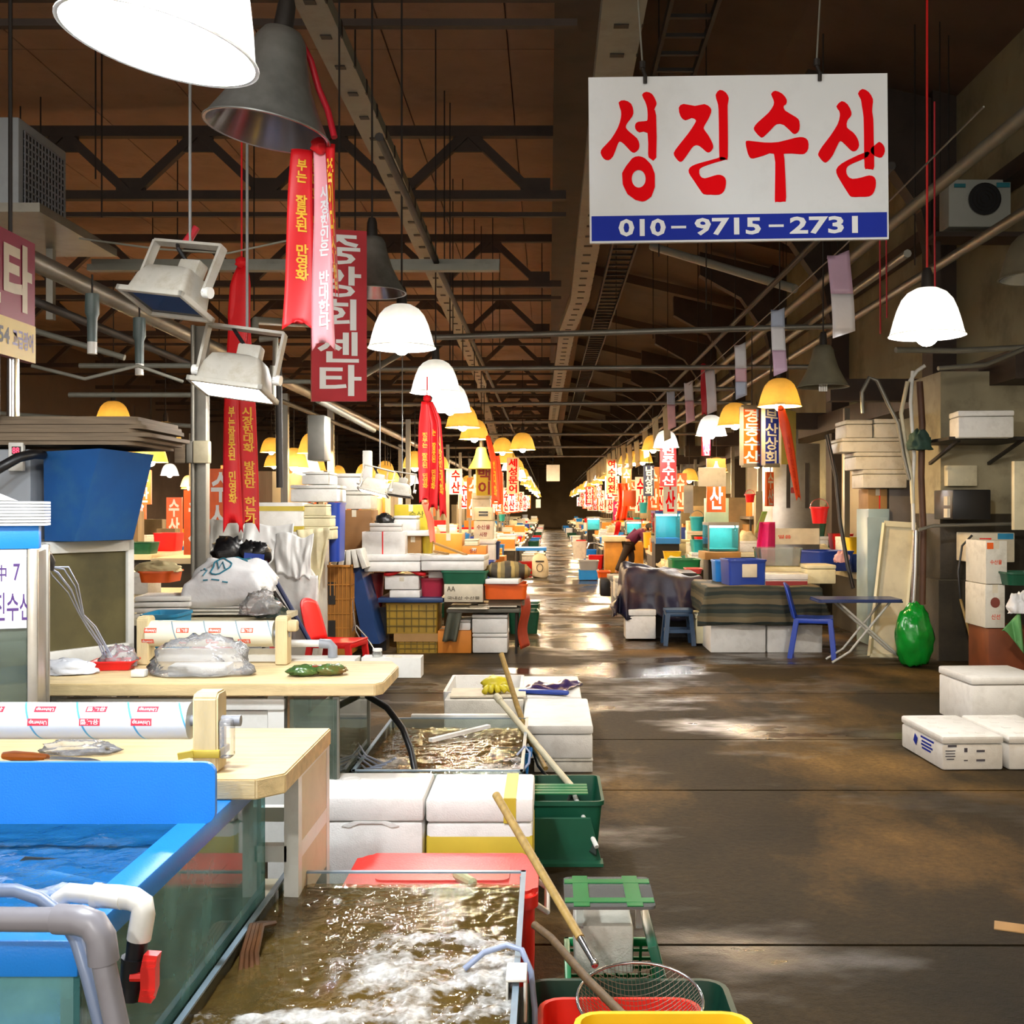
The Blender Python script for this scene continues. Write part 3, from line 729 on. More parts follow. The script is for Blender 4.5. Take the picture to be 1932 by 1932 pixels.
# PVC pipe run behind the smaller roll
t = thing('pipe_rack', 'white pipe with grey elbow ends behind the farther board', 'pipe', (-1.2, 5.5, .86))
mb = MB(); mb.tube([(-1.45, 5.5, .93), (-1.12, 5.5, .93)], .018, 12); mb.build('pipe', M_PVC, t, w=True, smooth=60)
for pts in ([(-1.5, 5.5, .862), (-1.5, 5.5, .91), (-1.49, 5.5, .925), (-1.43, 5.5, .93)], [(-1.14, 5.5, .93), (-1.09, 5.5, .927), (-1.075, 5.5, .91), (-1.075, 5.5, .862)]):
    mb = MB(); mb.tube(pts, .024, 12); mb.build('elbow', M_GREY, t, w=True, smooth=60)
mb = MB(); mb.tube([(-1.385, 5.5, .93), (-1.365, 5.5, .93)], .026, 12); mb.build('red_collar', M_RED, t, w=True)
mb = MB(); mb.box((-1.3, 5.5, .835), (.7, .16, .05)); tag(mb.build('pipe_shelf', M_PVC), 'narrow white shelf strip behind the farther cutting board', 'shelf')
t = thing('glass_jar', 'small glass jar with white lid at the right end of the white shelf strip', 'jar', W(712, 1248, 5.62))
mb = MB(); mb.lathe([(.0, 0), (.024, 0), (.026, .01), (.026, .045), (.02, .055)], 14); mb.build('body', M_CLEAR, t)
mb = MB(); mb.lathe([(.022, .052), (.024, .054), (.024, .066), (0, .067)], 14); mb.build('lid', M_PVC, t)
o = crumple('tissue', 'scrap of white paper at the right end of the farther board', 'paper', W(745, 1250, 5.6), (.07, .035, .03), M_PAPER, 21)
mb = MB(); mb.box((PX(740, 5.6), 5.62, .80), (.3, .12, .10)); tag(mb.build('ledge_board', M_PVC), 'white ledge behind the right corner of the farther board', 'ledge')

# --- tall tank at the left edge with white sign and steel post (turned a little towards the aisle)
t = thing('fish_tank', 'tall steel posted fish tank with a white sign at the left edge', 'fish tank', (-1.82, 3.9, 0), R(20))
mb = MB(); mb.box((-.60, .005, .95), (1.2, .01, .96)); mb.box((-.006, .24, .95), (.01, .42, .96)); mb.build('glass_wall', M_GLASSD, t, smooth=0)
mb = MB(); mb.box((-.60, .25, .93), (1.15, .46, .94)); mb.build('water', mat('tank_dark_water', '#4b5a50', .25, .35, 2), t, smooth=0)
for x, y in ((0, .0), (0, .48), (-1.2, .0)):
    mb = MB(); mb.box((x, y, .73), (.035, .035, 1.46), bev=.004); mb.build('corner_post', M_STEEL, t)
mb = MB(); mb.box((-.004, .24, .73), (.02, .46, 1.42)); mb.build('side_panel', M_STEEL, t)
mb = MB(); mb.box((-.60, .03, 1.50), (1.24, .09, .082), bev=.004); mb.build('rim', M_BLUE, t)
mb = MB(); mb.box((-.60, .25, .24), (1.18, .46, .46)); mb.build('cabinet', M_GREY, t)
mb = MB(); mb.box((-.60, .26, 1.45), (1.2, .46, .02)); mb.build('lid', M_PVC, t)
zb = PZ(1185, 3.88); hh = PZ(1037, 3.88) - zb
mb = MB(); mb.box((-.285, -.006, zb + hh / 2), (.53, .01, hh)); sg = mb.build('sign_plate', mat('plate_white', '#f2f2f4', .3, .03), t)
xr = lambda px: (PX(px, 3.86) + 1.82) / .94
for s_, a, b, z, h_ in (('中', -6, 10, 1097, .058), ('7', 21, 32, 1096, .06), ('성진수산', -32, 51, 1172, .10)):
    text_on(sg, s_, M_INKP, (xr(a), -.0125, PZ(z, 3.86)), (xr(b) - xr(a), 0, 0), (0, 0, h_), .012, w=False)
t = thing('lid_stack', 'stack of thin white foam trays on the blue rim at the left edge', 'tray stack', (-2.14, 3.86, 1.541), R(20))
for k in range(8):
    mb = MB(); mb.prism(rrect(.72, .22, .03, 4), .011 * k, .011 * k + .008, 'z'); mb.build('foam_tray', M_FOAM, t)
mb = MB(); mb.prism([(-.36, .088), (.25, .088), (.19, .115), (-.36, .118)], -.1, .1, 'y'); mb.build('top_tray', M_FOAM, t)
# --- smaller white framed tank turned towards the aisle behind the farther board
t = thing('fish_tank', 'white framed fish tank with a dark murky window under the blue hopper', 'fish tank', (-2.50, 5.44, 0), R(58))
L, z0, z1 = .54, .80, 1.436
mb = MB(); mb.box((L / 2, .01, z1 - .03), (L, .03, .06), bev=.006); mb.box((L / 2, .01, z0 + .045), (L, .03, .09), bev=.006); mb.box((L - .02, .01, (z0 + z1) / 2), (.04, .03, z1 - z0), bev=.006); mb.box((.015, .01, (z0 + z1) / 2), (.03, .03, z1 - z0), bev=.006); mb.build('frame', M_PVC, t)
mb = MB(); mb.box((L / 2, .022, (z0 + z1) / 2), (L - .05, .012, z1 - z0 - .08)); mb.build('window', M_ALGAE, t, smooth=0)
mb = MB(); mb.box((L / 2, .28, (z0 + z1) / 2), (L, .50, z1 - z0)); mb.build('body', M_PVC, t)
mb = MB(); mb.box((L / 2, .27, z0 / 2), (L * .96, .46, z0)); mb.build('stand', M_DKSTEEL, t)
# blue hopper
t = thing('hopper_tub', 'large faceted blue plastic tub on the white framed fish tank', 'tub', (-2.45, 5.75, 1.44))
top = [W(82, 852, 5.45), W(190, 846, 5.35), W(290, 858, 5.7), W(288, 858, 6.15), W(172, 852, 6.1)]
bot = [W(84, 1022, 5.5), W(140, 1020, 5.42), W(251, 1013, 5.75), W(250, 1013, 6.1), W(172, 1022, 6.05)]
for p in bot: p.z = 1.44
mb = MB(); cen = sum(top, Vector()) / 5; cb = sum(bot, Vector()) / 5
mb.loft([bot, top, [p + (cen - p) * .06 for p in top], [p + (cb - p) * .1 + Vector((0, 0, .02)) for p in bot]]); mb.build('body', mat('hopper_blue', '#15508f', .5, .2, 3, dirt='#3f7390', dirt_amt=.4, dirt_scale=4), t, w=True, smooth=20)
t = thing('cardboard_pile', 'wide pile of flattened grey brown cartons lying above the blue hopper', 'cardboard pile', (-2.7, 5.75, 1.90))
for k in range(7):
    mb = MB(); z = 1.915 + .020 * k
    mb.prism(rrect(1.35 + .04 * (k % 3), .66 + .02 * (k % 2), .05, 3, PX(282, 5.6) - .70 + .012 * ((k * 7) % 5), 5.75), z, z + .019, 'z'); mb.build('flat_carton', M_DARKCARD, t, w=True)
t = thing('chiller', 'grey water chiller cabinet with a red digital readout at the left edge', 'chiller', (-2.95, 5.6, 0))
mb = MB(); mb.box((-2.83, 5.66, 1.67), (.54, .40, .45), bev=.01); mb.build('casing', mat('chiller_grey', '#8d9298', .45, .12, 3), t, w=True)
Yc = 5.425
mb = MB(); mb.box((PX(32, Yc), Yc, PZ(862, Yc)), (.072, .03, .14), bev=.004); c = mb.build('controller', M_PVC, t, w=True)
mb = MB(); mb.box((PX(34, Yc), Yc - .017, PZ(850, Yc)), (.044, .004, .038)); mb.build('screen', M_BLACK, c, w=True)
text_on(c, '88', emit('led_red', (1, .03, .06), 5), (PX(27, Yc), Yc - .021, PZ(856, Yc)), (.034, 0, 0), (0, 0, .030), .01)
mb = MB(); mb.tube([W(-30, 900, 5.2), W(5, 880, 5.2), W(35, 863, 5.25), W(62, 857, 5.3), W(80, 858, 5.42)], .024, 10); mb.build('hose', M_BLACK, t, w=True, smooth=60)
t = thing('air_hose_bundle', 'bundle of thin clear air hoses hanging down to the red tray', 'hose', W(95, 1060, 4.5))
mb = MB(); mb.tube([W(72, 1048, 4.36), W(88, 1046, 4.45), W(95, 1060, 4.5), W(92, 1075, 4.5)], .02, 10); mb.build('hose_fitting', M_BLACK, t, w=True, smooth=60)
for k in range(5):
    o = 3.5 * k + 2.5 * math.sin(k * 2.2)
    mb = MB(); mb.tube([W(90, 1070, 4.5), W(98 + 2 * o, 1085 - o, 4.55), W(128 + 1.2 * o, 1118 - o, 4.7), W(150 + .5 * o, 1160, 4.85), W(168 + .8 * o, 1190 - o * .5, 4.95), W(186 + o * .8, 1215, 5.05), W(196 + o, 1240, 5.08)], .0032, 6)
    mb.build('hose', mat('clear_hose', '#aeb6cc', .25, .1), t, w=True, smooth=60)
# ================================================================== NEAR MIDDLE: brown water tanks, foam boxes, crates, landing nets
M_SAND = mat('flounder_skin', '#8a6c2c', .4, .5, 16, dirt='#3a2a10', dirt_amt=.6, dirt_scale=9)
M_DARKBED = mat('tank_bed', '#5f4a22', .6, .3, 4)

def flounder(label, loc, L, rz, group, tilt=(0, 0)):
    f = thing('flounder', label, 'fish', loc, rz, group); f.rotation_euler = (tilt[0], tilt[1], rz)
    mb = MB(); loops = []
    for tx, k in ((0, .05), (.05, .3), (.15, .62), (.3, .92), (.45, 1), (.6, .86), (.75, .5), (.85, .24), (.9, .15)):
        loops.append([(L * (tx - .45), .27 * L * k * math.cos(a), .035 * L * (k ** .5) * math.sin(a)) for a in [2 * math.pi * i / 14 for i in range(14)]])
    mb.loft(loops); mb.build('body', M_SAND, f, smooth=60)
    mb = MB()
    for s in (-1, 1): mb.prism([(-.32 * L, s * .15 * L), (-.1 * L, s * .33 * L), (.1 * L, s * .32 * L), (.33 * L, s * .1 * L), (.1 * L, s * .22 * L), (-.1 * L, s * .24 * L)], -.003, .003, 'z')
    mb.build('fin', M_SAND, f)
    mb = MB(); mb.prism([(.43 * L, -.03 * L), (.55 * L, -.11 * L), (.57 * L, 0), (.55 * L, .11 * L), (.43 * L, .03 * L)], -.003, .003, 'z'); mb.build('tail_fin', M_SAND, f)
    mb = MB()
    for s in (-.03, .05): mb.blob((-.33 * L, s * L, .03 * L), (.015 * L,) * 3, nu=8, nv=6)
    mb.build('eye', M_BLACK, f)
    return f

def glass_tank(label, x0, x1, y0, y1, ht, zw, foam, seed, clips, res):
    t = thing('shellfish_tank', label, 'fish tank', ((x0 + x1) / 2, (y0 + y1) / 2, 0))
    mb = MB(); g = .012
    mb.box((x0 + g / 2, (y0 + y1) / 2, .06 + (ht - .06) / 2), (g, y1 - y0, ht - .06)); mb.box((x1 - g / 2, (y0 + y1) / 2, .06 + (ht - .06) / 2), (g, y1 - y0, ht - .06))
    mb.box(((x0 + x1) / 2, y0 + g / 2, .06 + (ht - .06) / 2), (x1 - x0 - 2 * g, g, ht - .06)); mb.box(((x0 + x1) / 2, y1 - g / 2, .06 + (ht - .06) / 2), (x1 - x0 - 2 * g, g, ht - .06))
    mb.build('glass_wall', M_GLASS, t, w=True, smooth=0)
    mb = MB(); mb.box(((x0 + x1) / 2, (y0 + y1) / 2, .045), (x1 - x0 - .01, y1 - y0 - .01, .07)); mb.build('bed', M_DARKBED, t, w=True, smooth=0)
    mb = MB(); mb.box(((x0 + x1) / 2, y1 - .02, .08 + (zw - .09) / 2), (x1 - x0 - .03, .008, zw - .09)); mb.build('murk_sheet', mat('murk_brown', '#35291a', .6, .4, 5), t, w=True, smooth=0)  # added dark sheet, standing in for the light lost in murky water
    mb = MB()
    for x in (x0, x1): mb.box((x, (y0 + y1) / 2, .02), (.03, y1 - y0 + .03, .04))
    for y in (y0, y1): mb.box(((x0 + x1) / 2, y, .02), (x1 - x0, .03, .04))
    mb.build('base_frame', M_DKSTEEL, t, w=True)
    mb = MB()                                        # greyish sealed edge of the panes
    for x in (x0 + g / 2, x1 - g / 2): mb.box((x, (y0 + y1) / 2, ht + .002), (g + .004, y1 - y0 + .004, .006))
    for y in (y0 + g / 2, y1 - g / 2): mb.box(((x0 + x1) / 2, y, ht + .002), (x1 - x0, g + .004, .006))
    for x in (x0 + g, x1 - g): mb.box((x, y1 - g, ht / 2), (.012, .012, ht - .02)); mb.box((x, y0 + g, ht / 2), (.012, .012, ht - .02))
    mb.build('edge_seal', mat('pane_edge', '#7f92a0', .3, .2, 8), t, w=True)
    water_surface('water', x0 + g, x1 - g, y0 + g, y1 - g, zw, .006, res[0], res[1], foam, seed, M_WATERT, t)
    return t

def foam1(x, y):
    f = 0
    for cx, cy, rx, ry, hole in ((-.29, 3.03, .24, .15, .45), (-.24, 2.72, .24, .14, .4), (-.42, 2.88, .11, .16, 0), (-.55, 2.62, .3, .06, 0), (-.12, 2.87, .14, .16, 0), (-.3, 2.5, .3, .08, 0), (-.7, 2.62, .1, .02, 0)):
        d = math.hypot((x - cx) / rx, (y - cy) / ry)
        g = 1.35 - d
        if hole and d < .62: g = .35 + .5 * (d / .62) ** 2 + .25 * noise.noise(Vector((x * 40, y * 40, 1)))
        f = max(f, g) if not (hole and d < .62) else g
        if hole and d < .62: break
    return max(0, min(.95, f + .5 * noise.noise(Vector((x * 11, y * 11, 5))) + .25 * noise.noise(Vector((x * 30, y * 30, 8))) - .12))
glass_tank('low glass tank of brown water with white bubbling foam, nearest in the middle', -.855, -.075, 2.25, 3.59, .42, .385, foam1, 4.0, 0, (170, 240))
G = 'flatfish in the nearest brown tank'
for lab, x, y, z, L, rz in (
    ('brown flatfish lying at the far left of the nearest brown tank', -.62, 3.35, .13, .42, 20), ('brown flatfish by the back glass of the nearest brown tank', -.32, 3.42, .16, .4, -15),
    ('brown flatfish at the middle left of the nearest brown tank', -.6, 3.05, .19, .44, 60), ('brown flatfish under the upper foam of the nearest brown tank', -.35, 3.12, .22, .4, 110),
    ('brown flatfish at the right side of the nearest brown tank', -.2, 3.28, .24, .36, 75), ('brown flatfish at the lower left of the nearest brown tank', -.62, 2.72, .2, .44, -40),
    ('brown flatfish under the lower foam of the nearest brown tank', -.3, 2.7, .2, .4, 30)):
    flounder(lab, (x, y, z), L, R(rz), G, (RND.uniform(-.15, .15), RND.uniform(-.15, .15)))
t = thing('basket', 'small bright blue basket sunk in the nearest brown tank', 'basket', (-.66, 2.98, .09)); mb = MB(); mb.tub(.16, .2, .1, rad=.02); mb.build('body', M_BLUE, t)
t = thing('strap_bundle', 'dark wet rope and brown strap over the left pane of the nearest tank', 'rope', (-.84, 3.05, .4))
for k in range(4):
    mb = MB(); mb.tube([(-.80 + .012 * k, 2.85 + .02 * k, .36), (-.825 + .012 * k, 2.98, .40), (-.835 + .01 * k, 3.1, .43), (-.83 + .012 * k, 3.2, .40)], .008, 6); mb.build('strand', mat('wet_rope', '#5a3a22', .3, .4, 20), t, w=True)
# white clip and hose on the right pane
t = thing('hose_clip', 'white plastic clip hooked over the right pane of the nearest brown tank', 'clip', (-.072, 2.77, .42))
mb = MB(); mb.box((-.058, 2.77, .385), (.008, .105, .10), bev=.003); mb.box((-.08, 2.77, .438), (.052, .105, .008), bev=.003); mb.box((-.102, 2.77, .41), (.006, .105, .05), bev=.002); mb.build('body', M_PVC, t, w=True)
mb = MB(); mb.tube([(-.22, 2.88, .40), (-.17, 2.9, .435), (-.11, 2.9, .455), (-.07, 2.88, .45), (-.045, 2.84, .41), (-.035, 2.8, .33), (-.035, 2.74, .2), (-.035, 2.7, .04)], .008, 8)
tag(mb.build('air_hose', mat('hose_pale', '#8f9cba', .3, .1), smooth=60), 'pale blue air hose running over the right pane of the nearest brown tank', 'hose')

def foam2(x, y):
    f = 0
    for cx, cy, rx, ry in ((-.2, 5.17, .3, .18), (-.5, 5.05, .3, .06), (-.16, 5.4, .08, .05), (-.76, 5.3, .12, .25)):
        f = max(f, 1.2 - math.hypot((x - cx) / rx, (y - cy) / ry))
    return max(0, min(.7, f + .5 * noise.noise(Vector((x * 12, y * 12, 15))) - .1))
glass_tank('low glass tank of golden brown water beyond the white foam boxes', -.885, -.115, 4.97, 6.22, .42, .37, foam2, 9.0, 0, (120, 150))
G = 'flatfish in the farther brown tank'
for lab, x, y, rz in (('brown flatfish at the back of the farther brown tank', -.5, 5.95, 10), ('brown flatfish in the middle of the farther brown tank', -.45, 5.6, 70), ('brown flatfish at the left of the farther brown tank', -.65, 5.3, 120)):
    flounder(lab, (x, y, .16), .45, R(rz), G)
for lab, x, y in (('blue basket sunk at the right end of the farther brown tank', -.2, 5.95), ('blue basket sunk at the near left of the farther brown tank', -.55, 5.12)):
    t = thing('basket', lab, 'basket', (x, y, .1), 0, 'baskets sunk in the farther tank'); mb = MB(); mb.tub(.2, .16, .2, rad=.02); mb.build('body', M_BLUE, t)
mb = MB(); mb.bar((-.62, 5.8, .385), (-.33, 6.1, .40), .03, .018); tag(mb.build('foam_strip', M_FOAM), 'white foam strip floating at the back of the farther brown tank', 'foam strip')
mb = MB(); mb.tube([W(692, 1312, 5.35), W(730, 1335, 5.3), W(760, 1375, 5.25), W(775, 1415, 5.2), W(783, 1455, 5.15)], .016, 10)
tag(mb.build('hose', M_BLACK, smooth=60), 'black hose curving from the farther board into the golden brown tank', 'hose')
t = thing('air_hose', 'thin clear air hoses trailing over the left pane of the farther brown tank', 'hose', (-.8, 5.2, .4))
for k in range(4):
    mb = MB(); mb.tube([W(640 + 8 * k, 1385, 5.3), W(660 + 10 * k, 1425, 5.25), W(690 + 12 * k, 1450 - 3 * k, 5.15), W(720 + 9 * k, 1448 - 6 * k, 5.1)], .005, 6); mb.build('hose', MATS['clear_hose'], t, w=True)
mb = MB(); mb.tube([W(985, 1455, 5.05), W(998, 1440, 5.08), W(1000, 1420, 5.1), W(990, 1408, 5.12), W(975, 1425, 5.1)], .006, 8)
tag(mb.build('air_hose', MATS['hose_pale'], smooth=60), 'pale hose loop at the right corner of the farther brown tank', 'hose')
mb = MB(); mb.box((-.5, 6.24, .43), (.55, .04, .02), bev=.004); tag(mb.build('pane_cap', M_PVC), 'white plastic cap on the back pane of the farther brown tank', 'cap')

# --- foam boxes
def foam_box(label, loc, dims, rz=0, group=None, material=None, lid=.22, open_=False, band=None, tape=None, wavy=False, name='foam_box', bands=None):
    w, d, h = dims; material = material or M_FOAM
    t = thing(name, label, 'foam box', loc, rz, group)
    bv = min(.014, h * .08)
    if open_:
        mb = MB(); mb.tub(w, d, h, t=.022, taper=.95, rad=.02, rim=0); mb.build('body', material, t)
        return t
    hb = h * (1 - lid)
    mb = MB(); mb.box((0, 0, hb / 2), (w * .985, d * .985, hb - .003), bev=bv); mb.build('body', material, t)
    mb = MB()
    mb.box((0, 0, hb + h * lid / 2 + .001), (w, d, h * lid - .002), bev=bv)
    if wavy:
        for k in (-.25, .25): mb.lathe([(0, h + .0005), (.03, h + .0005), (.034, h + .004), (.04, h + .004), (.042, h - .002)], 16, Matrix.Translation((k * w, d * .2, 0)))
    mb.build('lid', material, t)
    if wavy:
        mb = MB(); mb.prism([(-.1, hb - .014), (-.05, hb + .004), (.08, hb + .004), (.13, hb - .014), (.10, hb - .02), (.06, hb - .004), (-.03, hb - .004), (-.07, hb - .02)], -d / 2 - .003, -d / 2 + .01, 'y'); mb.build('grip_notch', material, t)
    if band:
        mb = MB(); mb.box((0, 0, hb * .44), (w * .995, d * .995, hb * .86), bev=bv); mb.build('band', M_YCARD, t)
    if tape:
        mb = MB(); mb.box((tape * w, 0, h + .0005), (.05, d, .002)); mb.box((tape * w, -d / 2 - .001, h - h * lid / 2), (.05, .002, h * lid)); mb.build('tape', M_TAPE, t)
    for (z, th) in bands or ():
        mb = MB(); mb.box((0, 0, z * h), (w * 1.004, d * 1.004, th * h)); mb.build('tape', M_TAPE, t)
    return t
foam_box('white foam box with grip notch and lid, left of the yellow banded one', (-.725, 4.61, 0), (.455, .42, .45), group='foam boxes before the farther tank', lid=.22, wavy=True)
foam_box('foam box with a yellow lower band and a taped lid before the farther tank', (-.275, 4.61, 0), (.43, .42, .445), group='foam boxes before the farther tank', lid=.22, band=True, tape=.28, wavy=False)
# red cooler
t = thing('cool_box', 'red plastic cool box with a ridged lid behind the nearest brown tank', 'cool box', (-.365, 3.86, 0))
mb = MB(); mb.prism(rrect(.63, .40, .05, 5), .0, .27, 'z'); mb.build('body', M_COOLER, t)
mb = MB(); mb.prism(rrect(.66, .43, .06, 6), .272, .33, 'z'); bmesh.ops.bevel(mb.bm, geom=[e for e in mb.bm.edges if all(v.co.z > .32 for v in e.verts)], offset=.018, segments=3, affect='EDGES')
mb.prism(rrect(.46, .2, .03, 4), .33, .336, 'z'); mb.build('lid', M_COOLER, t)
mb = MB(); mb.tube([(.325, -.12, .26), (.36, -.12, .235), (.36, .12, .235), (.325, .12, .26)], .01, 8); mb.build('handle', M_PVC, t)
mb = MB()
letter_mesh(mb, 'COOL', lambda u, v: Vector((-.1 + .2 * u, -.03 + .06 * v, .3365)), .02) if False else mb.prism(rrect(.22, .03, .012, 3), .336, .339, 'z')
mb.build('lid_ridge', M_COOLER, t)
mb = MB(); mb.loft([[(.02 * k * math.cos(a), dy, .02 * k * math.sin(a)) for a in [2 * math.pi * i / 10 for i in range(10)]] for dy, k in ((-.05, .4), (-.04, .9), (.04, 1), (.07, .7))])
o = mb.build('wooden_peg', M_POST); o.location = (-.275, 3.70, .357); o.rotation_euler = (0, 0, R(35)); tag(o, 'pale rounded peg lying on the red cool box lid', 'peg')

foam_box('closed white foam box with smooth lid, nearer of two beside the purple pouch', (.055, 7.16, .085), (.43, .96, .205), group='foam boxes at the aisle edge', lid=.28)
foam_box('low dirty foam box right under the closed aisle box', (.09, 7.16, 0), (.36, .94, .085), group='foam boxes at the aisle edge', material=M_FOAM2)
foam_box('closed white foam box carrying the purple pouch, farther along the aisle', (.01, 8.15, 0), (.44, .95, .295), group='foam boxes at the aisle edge', lid=.25)
foam_box('open empty white foam box with bare inside left of the purple pouch', (-.47, 8.25, 0), (.56, .8, .30), open_=True, group='foam boxes at the aisle edge')
mb = MB(); mb.box((-.42, 7.72, .315), (.52, .34, .012), rot=(.0, 0, .03)); tag(mb.build('cardboard_sheet', M_PAPER), 'flat sheet of pale cardboard at the front of the open foam box', 'cardboard')
mb = MB(); mb.box((-.44, 7.66, .15), (.54, .3, .3), bev=.01); t = tag(mb.build('foam_box', M_FOAM2), 'old foam box under the flat cardboard sheet by the yellow glove', 'foam box', 'foam boxes at the aisle edge')
# yellow glove
t = thing('rubber_glove', 'crumpled yellow rubber glove on the flat cardboard sheet', 'glove', (-.37, 7.72, .325))
M_GLOVE = mat('glove_yellow', '#c8b81e', .45, .15, 9)
mb = MB(); mb.blob((0, .04, .05), (.10, .09, .05), .3, 3, 2); mb.build('cuff', M_GLOVE, t, smooth=180)
for k in range(5):
    a = -.9 + .42 * k; mb = MB(); mb.tube([(.05 * math.sin(a), -.02, .04), (.10 * math.sin(a) + .02, -.09, .035), (.13 * math.sin(a) + .03, -.13 + .01 * k, .015)], .02, 8); mb.build('finger', M_GLOVE, t, smooth=180)
# purple pouch
t = thing('pouch', 'shiny dark purple plastic pouch on the farther closed aisle box', 'pouch', (.0, 8.0, .298), R(-14))
mb = MB(); mb.surf(lambda u, v: Vector((-.17 + .34 * u + .03 * v, -.24 + .5 * v, .012 + .018 * math.sin(u * 7) * math.sin(v * 5) + .014 * noise.noise(Vector((u * 5, v * 5, 1))))), 20, 24); mb.build('sheet', mat('pouch_purple', '#3a2c5a', .2, .4, 6, bump=.4, bscale=12), t, solid=.008, smooth=180)
mb = MB(); mb.box((.03, -.26, .02), (.36, .05, .03), bev=.01); mb.build('rolled_edge', M_NAVY, t)

# --- green crates
def lattice_crate(label, loc, w, d, h, rz, material, group=None, cat='crate', name='crate'):
    t = thing(name, label, cat, loc, rz, group)
    mb = MB(); mb.tub(w, d, h * .12, taper=.98, rad=.02, rim=0)
    b = .009
    for z in (.14, .3, .46, .62, .78):
        z *= h; s = .9 + .1 * z / h
        for sy in (-1, 1): mb.box((0, sy * d * s / 2, z), (w * s, b, b))
        for sx in (-1, 1): mb.box((sx * w * s / 2, 0, z), (b, d * s, b))
    n = 7
    for i in range(n + 1):
        x = -w / 2 + w * i / n
        for sy in (-1, 1): mb.bar((x * .9, sy * d * .45, 0), (x, sy * d / 2, h), b, b)
        y = -d / 2 + d * i / n
        for sx in (-1, 1): mb.bar((sx * w * .45, y * .9, 0), (sx * w / 2, y, h), b, b)
    mb.build('body', material, t, smooth=0)
    mb = MB()
    for sy in (-1, 1): mb.box((0, sy * d / 2, h - .012), (w + .02, .02, .026), bev=.004)
    for sx in (-1, 1): mb.box((sx * w / 2, 0, h - .012), (.02, d + .02, .026), bev=.004)
    mb.build('rim', material, t)
    return t
t = thing('crate', 'dark green plastic crate with tinted slats beside the farther foam box stack', 'crate', (.085, 5.35, 0))
mb = MB(); mb.tub(.33, .50, .25, t=.006, taper=.86, rad=.03, rim=.008); mb.build('body', M_DKGREEN, t)
mb = MB()
for k in range(4): mb.box((-.03, -.15 + .05 * k, .262), (.26, .035, .005))
mb.build('slat', M_GREEN, t)
t = thing('dustpan', 'green dustpan shaped scoop leaning below the dark green crate', 'scoop', (.05, 5.0, 0)); mb = MB()
mb.prism([(-.16, .0), (.19, .0), (.14, .2), (-.13, .2)], -.012, .012, 'y'); mb.box((.015, -.03, .008), (.36, .08, .014)); mb.build('body', M_DKGREEN, t)

t = lattice_crate('green lattice crate under the taped clear plate beside the nearest tank', (.205, 3.5, 0), .29, .36, .17, 0, M_GREEN)
mb = MB(); mb.box((.17, 3.5, .25), (.18, .24, .15), bev=.01); tag(mb.build('foam_block', M_FOAM2), 'grubby foam block standing in the green lattice crate', 'foam block')
t = thing('plate_cover', 'clear plastic plate crossed with green tape over the green lattice crate', 'plate', (.185, 3.44, .40))
mb = MB(); mb.prism(rrect(.275, .27, .02, 4), 0, .009, 'z'); mb.build('plate', M_CLEAR, t)
mb = MB()
for x in (-.085, .075): mb.box((x, 0, .011), (.048, .27, .003))
for y in (-.085, .085): mb.box((0, y, .0115), (.27, .036, .003))
mb.build('tape', mat('green_tape', '#0a7038', .3, .08), t)
mb = MB()
for x in (-.09, .09): mb.box((x, .08, -.035), (.02, .02, .075)); mb.box((x, -.08, -.035), (.02, .02, .075))
mb.build('leg', M_CLEAR, t)
mb = MB(); mb.box((.345, 3.42, .16), (.03, .3, .3), rot=(0, -.25, 0), bev=.005); tag(mb.build('green_board', M_DKGREEN), 'dark green board leaning on the right side of the lattice crate', 'board')

t = thing('basin', 'large dark green basin behind the red basket at the bottom of the picture', 'basin', (.22, 2.86, 0))
mb = MB(); mb.tub(.56, .66, .24, t=.006, taper=.85, rad=.06, rim=.01); mb.build('body', mat('basin_green', '#12382a', .35, .15, 5), t)
t = thing('basket', 'red plastic basket sitting inside the dark green basin', 'basket', (.19, 2.78, .016))
mb = MB(); mb.tub(.42, .46, .25, t=.006, taper=.8, rad=.06, rim=.008); mb.build('body', mat('basket_red', '#d8200f', .4, .1, 5), t)
mb = MB(); mb.prism(rrect(.31, .34, .05, 4), .018, .022, 'z'); mb.build('liner', M_MAROON, t)
t = thing('tub', 'bright yellow plastic tub cut by the bottom of the picture', 'tub', (.248, 2.22, .0))
mb = MB(); mb.tub(.37, .44, .487, t=.006, taper=.85, rad=.05, rim=.008); mb.build('body', M_YELLOW, t)

# --- landing nets leaning on the tanks
M_STICK = mat('wooden_stick', '#a98a4c', .5, .25, 10, stretch=(6, 6, 1), dirt='#5a4020', dirt_amt=.5)
t = thing('landing_net', 'round wire landing net with a long bamboo handle leaning over the red basket', 'landing net', W(1120, 1815, 3.0))
a = W(936, 1500, 3.62); b = W(1095, 1770, 3.05); c = W(1122, 1818, 2.98)
mb = MB(); mb.tube([a, b], .0135, 12, r2=.0125); mb.build('handle', M_STICK, t, w=True, smooth=60)
mb = MB(); mb.tube([b + (a - b) * .02, c], .011, 10, r2=.008); mb.blob(c, (.011, .009, .013)); mb.build('ferrule', M_CHROME, t, w=True, smooth=60)
hc = W(1208, 1885, 2.80); ring = []
ux = (W(1326, 1880, 2.82) - W(1090, 1890, 2.78)) / 2; uy = Vector((-.01, .14, .035))
ring = [hc + ux * math.cos(2 * math.pi * k / 40) + uy * math.sin(2 * math.pi * k / 40) for k in range(40)]
mb = MB(); mb.tube(ring, .0038, 8, closed=True); mb.build('hoop', M_CHROME, t, w=True, smooth=60)
mb = MB(); dn = Vector((0, 0, -.09))
